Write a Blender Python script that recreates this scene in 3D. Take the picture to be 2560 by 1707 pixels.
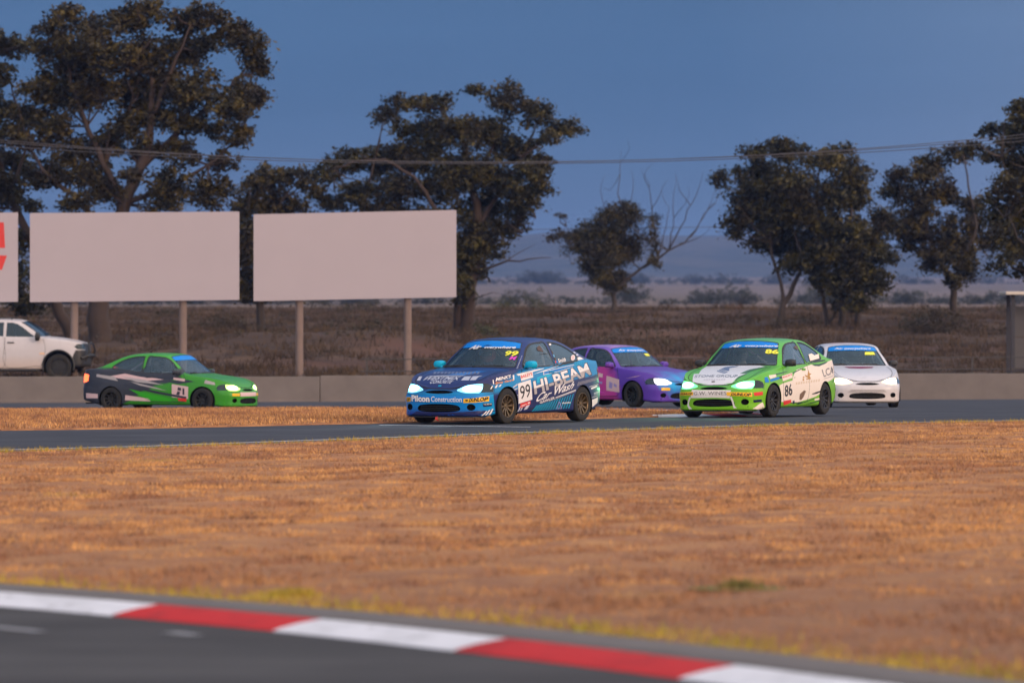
import bpy, bmesh, math, random
import numpy as np
from mathutils import Vector, Matrix
from mathutils.bvhtree import BVHTree
from mathutils.geometry import tessellate_polygon

for _o in list(bpy.data.objects):
    bpy.data.objects.remove(_o, do_unlink=True)
SC = bpy.context.scene
COL = SC.collection
R = math.radians
rng = np.random.default_rng(7)
random.seed(7)

# ------------------------------------------------------------------ camera
cam = bpy.data.objects.new('camera', bpy.data.cameras.new('camera'))
COL.objects.link(cam)
SC.camera = cam
cam.location = (0, 0, 1.625)
cam.rotation_euler = (R(90), 0, 0)
cam.data.sensor_width = 36.0
cam.data.lens = 168.75
cam.data.shift_y = -0.0209
cam.data.clip_start = 0.5
cam.data.clip_end = 20000
cam.data.dof.use_dof = True
cam.data.dof.focus_distance = 76.0
cam.data.dof.aperture_fstop = 2.8

# ------------------------------------------------------------------ dusk sky
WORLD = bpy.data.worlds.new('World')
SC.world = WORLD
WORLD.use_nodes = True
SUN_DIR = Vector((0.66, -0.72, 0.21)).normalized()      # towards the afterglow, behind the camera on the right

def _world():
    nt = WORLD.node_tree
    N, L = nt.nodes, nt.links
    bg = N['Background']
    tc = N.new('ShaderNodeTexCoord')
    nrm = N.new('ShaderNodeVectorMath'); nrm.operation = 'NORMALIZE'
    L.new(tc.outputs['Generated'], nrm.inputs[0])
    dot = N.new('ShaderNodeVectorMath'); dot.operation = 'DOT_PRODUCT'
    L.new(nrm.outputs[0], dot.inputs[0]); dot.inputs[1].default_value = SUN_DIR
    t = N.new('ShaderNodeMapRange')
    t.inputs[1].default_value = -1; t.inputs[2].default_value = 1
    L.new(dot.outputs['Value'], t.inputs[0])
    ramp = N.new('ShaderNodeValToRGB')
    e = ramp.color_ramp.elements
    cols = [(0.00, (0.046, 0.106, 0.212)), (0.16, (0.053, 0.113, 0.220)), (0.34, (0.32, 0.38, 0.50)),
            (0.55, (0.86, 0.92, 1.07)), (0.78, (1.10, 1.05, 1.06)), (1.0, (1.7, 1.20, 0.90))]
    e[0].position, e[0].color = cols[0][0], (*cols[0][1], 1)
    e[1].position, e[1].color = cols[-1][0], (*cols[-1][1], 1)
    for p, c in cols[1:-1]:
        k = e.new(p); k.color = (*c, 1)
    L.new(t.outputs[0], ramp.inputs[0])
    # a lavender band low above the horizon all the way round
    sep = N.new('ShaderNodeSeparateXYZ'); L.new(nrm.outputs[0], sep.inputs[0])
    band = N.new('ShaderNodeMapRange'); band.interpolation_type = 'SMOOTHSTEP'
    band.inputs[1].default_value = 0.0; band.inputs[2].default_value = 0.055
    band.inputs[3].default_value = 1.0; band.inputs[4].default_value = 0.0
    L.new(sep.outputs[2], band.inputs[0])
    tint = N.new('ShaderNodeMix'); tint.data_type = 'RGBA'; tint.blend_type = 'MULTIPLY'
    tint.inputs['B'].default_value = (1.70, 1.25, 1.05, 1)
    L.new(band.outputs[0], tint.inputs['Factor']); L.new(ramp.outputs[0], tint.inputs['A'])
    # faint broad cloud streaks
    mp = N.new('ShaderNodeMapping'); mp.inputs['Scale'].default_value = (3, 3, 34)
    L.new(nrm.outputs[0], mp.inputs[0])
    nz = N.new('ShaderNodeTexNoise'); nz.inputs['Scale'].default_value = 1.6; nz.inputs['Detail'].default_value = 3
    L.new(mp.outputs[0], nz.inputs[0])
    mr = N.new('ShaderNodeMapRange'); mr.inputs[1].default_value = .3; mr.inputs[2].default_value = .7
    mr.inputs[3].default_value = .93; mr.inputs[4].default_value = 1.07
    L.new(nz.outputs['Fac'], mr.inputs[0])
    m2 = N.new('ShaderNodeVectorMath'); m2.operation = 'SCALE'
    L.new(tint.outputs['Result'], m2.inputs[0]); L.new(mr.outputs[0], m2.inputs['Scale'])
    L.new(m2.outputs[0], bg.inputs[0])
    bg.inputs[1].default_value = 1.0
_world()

sun = bpy.data.objects.new('sun', bpy.data.lights.new('sun', 'SUN'))
COL.objects.link(sun)
sun.data.energy = 1.1
sun.data.angle = R(14)
sun.data.color = (1.0, 0.78, 0.62)
sun.rotation_euler = SUN_DIR.to_track_quat('Z', 'Y').to_euler()
sun.location = (0, 0, 60)

SC.render.engine = 'CYCLES'
SC.cycles.use_denoising = True
SC.cycles.max_bounces = 5
SC.cycles.diffuse_bounces = 2
SC.cycles.glossy_bounces = 3
SC.cycles.transparent_max_bounces = 10
SC.cycles.use_adaptive_sampling = True
SC.cycles.adaptive_threshold = .02
SC.cycles.volume_bounces = 0
SC.cycles.use_light_tree = False
SC.cycles.sample_clamp_indirect = 6
SC.view_settings.view_transform = 'Standard'
SC.view_settings.look = 'None'
SC.view_settings.exposure = 0.42
SC.view_settings.gamma = 1.0

# ------------------------------------------------------------------ helpers
def tag(o, label=None, cat=None, group=None, kind=None):
    for k, v in (('label', label), ('category', cat), ('group', group), ('kind', kind)):
        if v:
            o[k] = v
    return o

def empty(name, loc=(0, 0, 0), rz=0.0):
    o = bpy.data.objects.new(name, None)
    o.empty_display_size = 0.2
    COL.objects.link(o)
    o.location = loc
    o.rotation_euler = (0, 0, rz)
    return o

def obj(name, me, mat=None, parent=None):
    o = bpy.data.objects.new(name, me)
    COL.objects.link(o)
    if mat is not None:
        if len(me.materials) == 0:
            me.materials.append(mat)
        else:
            o.material_slots[0].link = 'OBJECT'
            o.material_slots[0].material = mat
    if parent is not None:
        o.parent = parent
    return o

def mesh(name, verts, faces, smooth=False):
    me = bpy.data.meshes.new(name)
    verts = np.asarray(verts, dtype=np.float32)
    if isinstance(faces, np.ndarray) and faces.ndim == 2:
        n, k = faces.shape
        me.vertices.add(len(verts)); me.vertices.foreach_set('co', verts.ravel())
        me.loops.add(n * k); me.loops.foreach_set('vertex_index', faces.astype(np.int32).ravel())
        me.polygons.add(n); me.polygons.foreach_set('loop_start', np.arange(0, n * k, k, dtype=np.int32))
        me.update(calc_edges=True)
    else:
        me.from_pydata([tuple(v) for v in verts], [], [tuple(f) for f in faces])
        me.update()
    if smooth:
        me.polygons.foreach_set('use_smooth', np.ones(len(me.polygons), dtype=bool))
    return me

class MB:
    """collects simple solids into one mesh"""
    def __init__(s):
        s.v, s.f = [], []
    def add(s, v, f):
        b = len(s.v)
        s.v += [tuple(p) for p in v]
        s.f += [tuple(i + b for i in q) for q in f]
        return s
    def box(s, c, h, rz=0.0, bev=0.0):
        cx, cy, cz = c; hx, hy, hz = h
        ca, sa = math.cos(rz), math.sin(rz)
        if bev <= 0:
            P = [(x, y, z) for z in (-hz, hz) for x, y in ((-hx, -hy), (hx, -hy), (hx, hy), (-hx, hy))]
            F = [(3, 2, 1, 0), (4, 5, 6, 7), (0, 1, 5, 4), (1, 2, 6, 5), (2, 3, 7, 6), (3, 0, 4, 7)]
        else:
            b = bev
            ring = [(-hx + b, -hy), (hx - b, -hy), (hx, -hy + b), (hx, hy - b), (hx - b, hy), (-hx + b, hy), (-hx, hy - b), (-hx, -hy + b)]
            inn = [(x * (1 - b / hx), y * (1 - b / hy)) for x, y in ring]
            P = [(x, y, -hz) for x, y in inn] + [(x, y, -hz + b) for x, y in ring] + [(x, y, hz - b) for x, y in ring] + [(x, y, hz) for x, y in inn]
            F = [tuple(range(7, -1, -1)), tuple(range(24, 32))]
            for k in range(3):
                for i in range(8):
                    j = (i + 1) % 8
                    F.append((k * 8 + i, k * 8 + j, k * 8 + 8 + j, k * 8 + 8 + i))
        return s.add([(cx + x * ca - y * sa, cy + x * sa + y * ca, cz + z) for x, y, z in P], F)
    def tube(s, pts, rad, n=8, cap=True):
        pts = [Vector(p) for p in pts]
        if not hasattr(rad, '__len__'):
            rad = [rad] * len(pts)
        V, F = [], []
        up = Vector((0, 0, 1))
        prev = None
        for i, p in enumerate(pts):
            d = (pts[min(i + 1, len(pts) - 1)] - pts[max(i - 1, 0)]).normalized()
            a = prev - d * prev.dot(d) if prev is not None else (up.cross(d) if abs(d.z) < .95 else Vector((1, 0, 0)).cross(d))
            a.normalize(); prev = a
            b = d.cross(a)
            for k in range(n):
                t = 2 * math.pi * k / n
                V.append(p + (a * math.cos(t) + b * math.sin(t)) * rad[i])
        for i in range(len(pts) - 1):
            for k in range(n):
                j = (k + 1) % n
                F.append((i * n + k, i * n + j, i * n + n + j, i * n + n + k))
        if cap:
            F.append(tuple(range(n - 1, -1, -1)))
            F.append(tuple(range((len(pts) - 1) * n, len(pts) * n)))
        return s.add(V, F)
    def lathe_y(s, prof, n=40, c=(0, 0, 0), close=False):
        """profile of (r, y) revolved about the y axis"""
        V, F = [], []
        m = len(prof)
        for k in range(n):
            t = 2 * math.pi * k / n
            for r, y in prof:
                V.append((c[0] + r * math.cos(t), c[1] + y, c[2] + r * math.sin(t)))
        for k in range(n):
            j = (k + 1) % n
            for i in range(m - 1):
                F.append((k * m + i, k * m + i + 1, j * m + i + 1, j * m + i))
            if close:
                F.append((k * m + m - 1, k * m, j * m, j * m + m - 1))
        return s.add(V, F)
    def prism(s, poly, y0, y1, axis=1):
        """polygon (2D) extruded along an axis"""
        n = len(poly)
        def P(u, v, w):
            return (u, w, v) if axis == 1 else ((w, u, v) if axis == 0 else (u, v, w))
        V = [P(u, v, y0) for u, v in poly] + [P(u, v, y1) for u, v in poly]
        F = [tuple(range(n)), tuple(range(2 * n - 1, n - 1, -1))]
        for i in range(n):
            j = (i + 1) % n
            F.append((j, i, n + i, n + j))
        return s.add(V, F)
    def build(s, name, mat, parent=None, smooth=False):
        me = bpy.data.meshes.new(name)
        me.from_pydata(s.v, [], s.f)
        me.update()
        bm = bmesh.new(); bm.from_mesh(me)
        bmesh.ops.recalc_face_normals(bm, faces=bm.faces)
        bm.to_mesh(me); bm.free()
        if smooth:
            me.polygons.foreach_set('use_smooth', np.ones(len(me.polygons), dtype=bool))
            if smooth == 'auto':
                me.set_sharp_from_angle(angle=R(35))
        return obj(name, me, mat, parent)

# ------------------------------------------------------------------ materials
def nmat(name):
    m = bpy.data.materials.new(name)
    m.use_nodes = True
    nt = m.node_tree
    return m, nt, nt.nodes, nt.links, nt.nodes['Principled BSDF']

def plain(name, col, rough=.6, metal=0.0, coat=0.0, var=0.12, scale=8.0, bump=0.0, spec=.5):
    """principled colour broken up by two noises"""
    m, nt, N, L, P = nmat(name)
    P.inputs['Roughness'].default_value = rough
    P.inputs['Metallic'].default_value = metal
    P.inputs['Coat Weight'].default_value = coat
    P.inputs['Coat Roughness'].default_value = .08
    P.inputs['Specular IOR Level'].default_value = spec
    tc = N.new('ShaderNodeTexCoord')
    nz = N.new('ShaderNodeTexNoise'); nz.inputs['Scale'].default_value = scale
    nz.inputs['Detail'].default_value = 3; nz.inputs['Roughness'].default_value = .65
    L.new(tc.outputs['Object'], nz.inputs['Vector'])
    mx = N.new('ShaderNodeMix'); mx.data_type = 'RGBA'
    mx.inputs['A'].default_value = (*[c * (1 - var) for c in col], 1)
    mx.inputs['B'].default_value = (*[min(1, c * (1 + var)) for c in col], 1)
    L.new(nz.outputs['Fac'], mx.inputs['Factor'])
    L.new(mx.outputs['Result'], P.inputs['Base Color'])
    if bump > 0:
        b = N.new('ShaderNodeBump'); b.inputs['Strength'].default_value = bump; b.inputs['Distance'].default_value = .02
        L.new(nz.outputs['Fac'], b.inputs['Height']); L.new(b.outputs[0], P.inputs['Normal'])
    return m

def emit(name, col, strength, rim=None):
    m, nt, N, L, P = nmat(name)
    P.inputs['Base Color'].default_value = (*[min(1, c) for c in col], 1)
    P.inputs['Roughness'].default_value = .2
    tc = N.new('ShaderNodeTexCoord')
    nz = N.new('ShaderNodeTexNoise'); nz.inputs['Scale'].default_value = 30
    L.new(tc.outputs['Object'], nz.inputs['Vector'])
    mr = N.new('ShaderNodeMapRange'); mr.inputs[3].default_value = strength * .8; mr.inputs[4].default_value = strength * 1.2
    L.new(nz.outputs['Fac'], mr.inputs[0])
    P.inputs['Emission Color'].default_value = (*col, 1)
    L.new(mr.outputs[0], P.inputs['Emission Strength'])
    return m

def ground_mat(name, cols, scales, rough=.95, bump=.6, bscale=6.0, stretch=(1, 1, 1), zonal=None):
    """layers of noise-mixed earth colours; cols[0] is the ground colour, each next is mixed in by its own noise"""
    m, nt, N, L, P = nmat(name)
    P.inputs['Roughness'].default_value = rough
    P.inputs['Specular IOR Level'].default_value = .15
    tc = N.new('ShaderNodeTexCoord')
    mp = N.new('ShaderNodeMapping'); mp.inputs['Scale'].default_value = stretch
    L.new(tc.outputs['Object'], mp.inputs[0])
    cur = None
    last = None
    for i, (c, (sc, lo, hi)) in enumerate(zip(cols[1:], scales)):
        nz = N.new('ShaderNodeTexNoise'); nz.inputs['Scale'].default_value = sc
        nz.inputs['Detail'].default_value = 3; nz.inputs['Roughness'].default_value = .62
        L.new(mp.outputs[0], nz.inputs['Vector'])
        mr = N.new('ShaderNodeMapRange'); mr.inputs[1].default_value = lo; mr.inputs[2].default_value = hi
        L.new(nz.outputs['Fac'], mr.inputs[0])
        mx = N.new('ShaderNodeMix'); mx.data_type = 'RGBA'
        if cur is None:
            mx.inputs['A'].default_value = (*cols[0], 1)
        else:
            L.new(cur, mx.inputs['A'])
        mx.inputs['B'].default_value = (*c, 1)
        L.new(mr.outputs[0], mx.inputs['Factor'])
        cur = mx.outputs['Result']
    if zonal:
        # barer, browner soil where the grass thins out towards the near kerb, with a ragged limit
        sp = N.new('ShaderNodeSeparateXYZ'); L.new(tc.outputs['Object'], sp.inputs[0])
        nz = N.new('ShaderNodeTexNoise'); nz.inputs['Scale'].default_value = .35; nz.inputs['Detail'].default_value = 4; L.new(tc.outputs['Object'], nz.inputs[0])
        ad = N.new('ShaderNodeMath'); ad.operation = 'MULTIPLY_ADD'; ad.inputs[1].default_value = 11.0; L.new(nz.outputs['Fac'], ad.inputs[0]); L.new(sp.outputs[1], ad.inputs[2])
        mr = N.new('ShaderNodeMapRange'); mr.interpolation_type = 'SMOOTHSTEP'; mr.inputs[1].default_value = zonal[0] + 5.5; mr.inputs[2].default_value = zonal[1] + 5.5
        mr.inputs[3].default_value = .72; mr.inputs[4].default_value = 0; L.new(ad.outputs[0], mr.inputs[0])
        mx = N.new('ShaderNodeMix'); mx.data_type = 'RGBA'; L.new(mr.outputs[0], mx.inputs['Factor']); L.new(cur, mx.inputs['A']); mx.inputs['B'].default_value = (*zonal[2], 1)
        cur = mx.outputs['Result']
    L.new(cur, P.inputs['Base Color'])
    if bump > 0:
        nb = N.new('ShaderNodeTexNoise'); nb.inputs['Scale'].default_value = bscale; nb.inputs['Detail'].default_value = 3
        L.new(mp.outputs[0], nb.inputs['Vector'])
        b = N.new('ShaderNodeBump'); b.inputs['Strength'].default_value = bump; b.inputs['Distance'].default_value = .05
        L.new(nb.outputs['Fac'], b.inputs['Height']); L.new(b.outputs[0], P.inputs['Normal'])
    return m

# ------------------------------------------------------------------ terrain
TD = np.array([-60, 20, 60, 75, 82, 100, 104, 112, 130, 150.05, 150.12, 158, 165, 185, 210, 240, 300, 450, 700, 1500, 3000, 3800, 4300, 4700, 5200, 6500, 9000.])
TZ = np.array([0, 0, 0, 0, -.04, -.21, -.27, -.37, -.65, -.91, -.30, -.20, .08, .50, 1.0, 1.5, 2.3, 2.9, 3.6, 9.7, 27, 36, 62, 76, 80, 70, 60.])

def _bumps(x, y):
    z = np.zeros_like(x)
    for bx, by, h, rx, ry in ((-8.5, 176, .75, 5, 7), (-4.0, 183, .55, 5, 7), (-14, 190, .5, 5, 9), (6, 205, .35, 8, 8),
                              (17, 225, .4, 8, 9), (-20, 200, .5, 7, 8), (10, 240, .6, 10, 9), (24, 200, .3, 6, 7)):
        z += h * np.exp(-((x - bx) / rx) ** 2 - ((y - by) / ry) ** 2)
    far = np.clip((y - 156) / 12, 0, 1)
    z += far * .10 * (np.sin(x * .9 + y * .31) * np.sin(y * .53 - x * .2) + .6 * np.sin(x * 2.3 + y * 1.1))
    hill = np.clip((y - 3700) / 900, 0, 1)
    z += hill * (7 * np.sin(x / 210.0 + 1.0) + 4.5 * np.sin(x / 83.0 + .4) + 2 * np.sin(x / 31.0))
    return z

def zt(x, y):
    x = np.asarray(x, dtype=float); y = np.asarray(y, dtype=float)
    z = np.interp(y, TD, TZ)
    lat = np.interp(y, [85, 112, 150, 200, 260], [0, .6, 1, 1, 0])
    z = z + np.clip(x, -30, 30) * .0036 * lat
    z = z - .13 * np.clip((-x - 2) / 5, 0, 1) * np.exp(-((y - 112) / 14) ** 2)
    return z + _bumps(x, y)

def zt1(x, y):
    return float(zt(np.array([x]), np.array([y]))[0])

EDGE_X = np.array([-60, -40, -20, -12, -6.4, -4.5, 0, 3.95, 8.35, 14, 24, 40, 60.])
EDGE_Y = np.array([22, 33, 46.5, 53.6, 59.6, 61.7, 68.7, 74.1, 78.3, 82.6, 88, 94, 99.])
def road_edge(x):
    return np.interp(x, EDGE_X, EDGE_Y)

KC = np.array([(-16, 38.5), (-8, 32.5), (-5, 29.6), (-2.91, 27.3), (-1.3, 25.2), (-.27, 23.6), (.76, 21.8), (2.2, 18.9), (4.2, 14.5), (7, 8), (10, 1)])
def smooth_path(P, step):
    """resample a polyline smoothly (Catmull-Rom) at about the given step"""
    P = np.asarray(P, float)
    Q = np.vstack([2 * P[0] - P[1], P, 2 * P[-1] - P[-2]])
    out = []
    for i in range(1, len(Q) - 2):
        for t in np.linspace(0, 1, 24, endpoint=False):
            a, b, c, d = Q[i - 1], Q[i], Q[i + 1], Q[i + 2]
            out.append(.5 * (2 * b + (c - a) * t + (2 * a - 5 * b + 4 * c - d) * t * t + (3 * b - a - 3 * c + d) * t ** 3))
    out.append(P[-1])
    out = np.array(out)
    s = np.r_[0, np.cumsum(np.linalg.norm(np.diff(out, axis=0), axis=1))]
    n = max(2, int(s[-1] / step) + 1)
    q = np.linspace(0, s[-1], n)
    return np.stack([np.interp(q, s, out[:, k]) for k in range(P.shape[1])], 1), q
KP, KS = smooth_path(KC, .15)
_kt = np.gradient(KP, axis=0); _kt /= np.linalg.norm(_kt, axis=1)[:, None]
KN = np.stack([-_kt[:, 1], _kt[:, 0]], 1)          # away from the camera, into the infield
if KN[len(KN) // 2] @ np.array([.83, .55]) < 0:
    KN = -KN

ISLAND = np.array([(-26, 62), (-14, 66.6), (-7.5, 70.4), (-5.3, 71.9), (-1.66, 75.9), (0, 78.2), (1.42, 80.4), (2.63, 82.7), (3.55, 83.9), (4.1, 84.9),
                   (4.15, 86.2), (3.7, 88.2), (3.1, 90.3), (1.65, 94.2), (-2.2, 96.5), (-5, 100), (-7.2, 103.6), (-10.9, 104.5), (-26, 109)])

def in_poly(x, y, poly):
    inside = np.zeros(np.shape(x), bool)
    n = len(poly)
    for i in range(n):
        x0, y0 = poly[i]; x1, y1 = poly[(i + 1) % n]
        c = (y0 > y) != (y1 > y)
        with np.errstate(divide='ignore', invalid='ignore'):
            xi = x0 + (y - y0) * (x1 - x0) / (y1 - y0)
        inside ^= c & (x < xi)
    return inside

def kerb_side(x, y):
    """signed distance from the near kerb line, positive into the infield"""
    x = np.asarray(x, float); y = np.asarray(y, float)
    sh = x.shape
    x = x.ravel(); y = y.ravel()
    out = np.empty(len(x))
    for a in range(0, len(x), 20000):
        dx = x[a:a + 20000, None] - KP[None, ::3, 0]; dy = y[a:a + 20000, None] - KP[None, ::3, 1]
        k = np.argmin(dx * dx + dy * dy, 1)
        i = np.arange(len(k))
        out[a:a + 20000] = dx[i, k] * KN[::3][k, 0] + dy[i, k] * KN[::3][k, 1]
    return out.reshape(sh)

M_INFIELD = ground_mat('dry_grass_ground', [(.36, .175, .085), (.27, .130, .070), (.44, .225, .095), (.18, .092, .058)],
                       [(.35, .42, .62), (2.2, .45, .65), (5.5, .58, .74)], bump=.8, bscale=5, stretch=(1, 1, 1), zonal=(24, 37, (.20, .105, .065)))
M_BACK = ground_mat('scrubby_earth', [(.070, .046, .036), (.110, .068, .046), (.042, .030, .026), (.120, .054, .035)],
                    [(.11, .4, .62), (.5, .45, .65), (.045, .5, .7)], bump=.9, bscale=2.2)
M_PLAIN = ground_mat('far_pasture', [(.150, .110, .088), (.105, .085, .068), (.18, .130, .105)], [(.006, .4, .6), (.002, .45, .6)], bump=0)
M_HILL = ground_mat('hill_pasture', [(.050, .055, .050), (.080, .075, .062), (.034, .042, .036)], [(.006, .4, .6), (.014, .5, .62)], bump=0)

def grid_mesh(name, X, Y, Z, keep=None):
    n, m = X.shape
    V = np.stack([X.ravel(), Y.ravel(), Z.ravel()], 1)
    i = np.arange(n * m).reshape(n, m)
    F = np.stack([i[:-1, :-1], i[:-1, 1:], i[1:, 1:], i[1:, :-1]], -1).reshape(-1, 4)
    if keep is not None:
        F = F[keep.ravel()]
    return mesh(name, V, F, smooth=True)

def build_ground():
    ys = np.r_[np.arange(-60, 0, 6), np.arange(0, 16, 2), np.arange(16, 84, .5), np.arange(84, 149.6, 1.0), [150.05, 150.12], np.arange(151, 300, 1.0),
               np.arange(300, 700, 10), np.geomspace(700, 9000, 150)]
    us = np.linspace(-1, 1, 161)
    Y = np.repeat(ys[:, None], len(us), 1)
    half = 40 + np.maximum(ys, 0) * .42
    X = us[None, :] * half[:, None]
    X = np.sign(X) * (np.abs(us[None, :]) ** 1.25) * half[:, None]
    Z = zt(X, Y)
    # the sheet dips under the asphalt sheets that lie on it
    road = np.clip((Y - road_edge(X) - .05) / .5, 0, 1) * (Y < 150.07)
    near = np.clip((-kerb_side(X, Y) + .35) / .5, 0, 1) * (Y < 60)
    rough = np.clip((kerb_side(X, Y) - 1.2) / 1.5, 0, 1) * np.clip((road_edge(X) - Y - .4) / 2, 0, 1) * (Y < 100)
    Z = Z + rough * (.018 * np.sin(X * 2.1 + Y * .7) * np.sin(Y * 1.3) + .012 * np.sin(X * 5.3 - Y * 2.9))
    Z = Z - .10 * np.maximum(road, near)
    me = grid_mesh('ground', X, Y, Z)
    me.materials.append(M_INFIELD); me.materials.append(M_BACK); me.materials.append(M_PLAIN); me.materials.append(M_HILL)
    yc = .25 * (Y[:-1, :-1] + Y[1:, :-1] + Y[:-1, 1:] + Y[1:, 1:]).ravel()
    mi = np.where(yc < 150.08, 0, np.where(yc < 330, 1, np.where(yc < 3500, 2, 3))).astype(np.int32)
    me.polygons.foreach_set('material_index', mi)
    o = obj('ground', me)
    return tag(o, kind='structure')
build_ground()

def asphalt_mat(name, c0, c1, streak):
    m, nt, N, L, P = nmat(name)
    P.inputs['Roughness'].default_value = .88
    P.inputs['Specular IOR Level'].default_value = .12
    tc = N.new('ShaderNodeTexCoord')
    mp = N.new('ShaderNodeMapping'); mp.inputs['Rotation'].default_value = (0, 0, streak); mp.inputs['Scale'].default_value = (.12, 1.6, 1)
    L.new(tc.outputs['Object'], mp.inputs[0])
    n1 = N.new('ShaderNodeTexNoise'); n1.inputs['Scale'].default_value = 1.0; n1.inputs['Detail'].default_value = 6
    L.new(mp.outputs[0], n1.inputs[0])
    n2 = N.new('ShaderNodeTexNoise'); n2.inputs['Scale'].default_value = .6; n2.inputs['Detail'].default_value = 5
    L.new(tc.outputs['Object'], n2.inputs[0])
    n3 = N.new('ShaderNodeTexNoise'); n3.inputs['Scale'].default_value = 45; n3.inputs['Detail'].default_value = 4
    L.new(tc.outputs['Object'], n3.inputs[0])
    a = N.new('ShaderNodeMix'); a.data_type = 'RGBA'
    a.inputs['A'].default_value = (*c0, 1); a.inputs['B'].default_value = (*c1, 1)
    s = N.new('ShaderNodeMath'); s.operation = 'ADD'; L.new(n1.outputs['Fac'], s.inputs[0]); L.new(n2.outputs['Fac'], s.inputs[1])
    r = N.new('ShaderNodeMapRange'); r.inputs[1].default_value = .75; r.inputs[2].default_value = 1.25; L.new(s.outputs[0], r.inputs[0])
    L.new(r.outputs[0], a.inputs['Factor'])
    b = N.new('ShaderNodeMix'); b.data_type = 'RGBA'; b.blend_type = 'MULTIPLY'; b.inputs['Factor'].default_value = .5
    L.new(a.outputs['Result'], b.inputs['A'])
    L.new(n3.outputs['Color'], b.inputs['B'])
    g = N.new('ShaderNodeMix'); g.data_type = 'RGBA'; g.inputs['Factor'].default_value = .75
    L.new(b.outputs['Result'], g.inputs['A']); L.new(a.outputs['Result'], g.inputs['B'])
    L.new(g.outputs['Result'], P.inputs['Base Color'])
    bp = N.new('ShaderNodeBump'); bp.inputs['Strength'].default_value = .35; bp.inputs['Distance'].default_value = .01
    L.new(n3.outputs['Fac'], bp.inputs['Height']); L.new(bp.outputs[0], P.inputs['Normal'])
    return m
M_ASPHALT = asphalt_mat('track_asphalt', (.044, .047, .058), (.074, .077, .090), R(-57))
M_ASPHALT2 = asphalt_mat('old_asphalt', (.048, .046, .048), (.084, .081, .082), R(56))
M_CONC = plain('weathered_concrete', (.150, .128, .118), rough=.9, var=.25, scale=1.3, bump=.15)
M_APRON = plain('grey_apron', (.12, .105, .098), rough=.9, var=.3, scale=2.5, bump=.2)
M_LINE = plain('road_paint', (.62, .61, .62), rough=.6, var=.2, scale=6)

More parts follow.
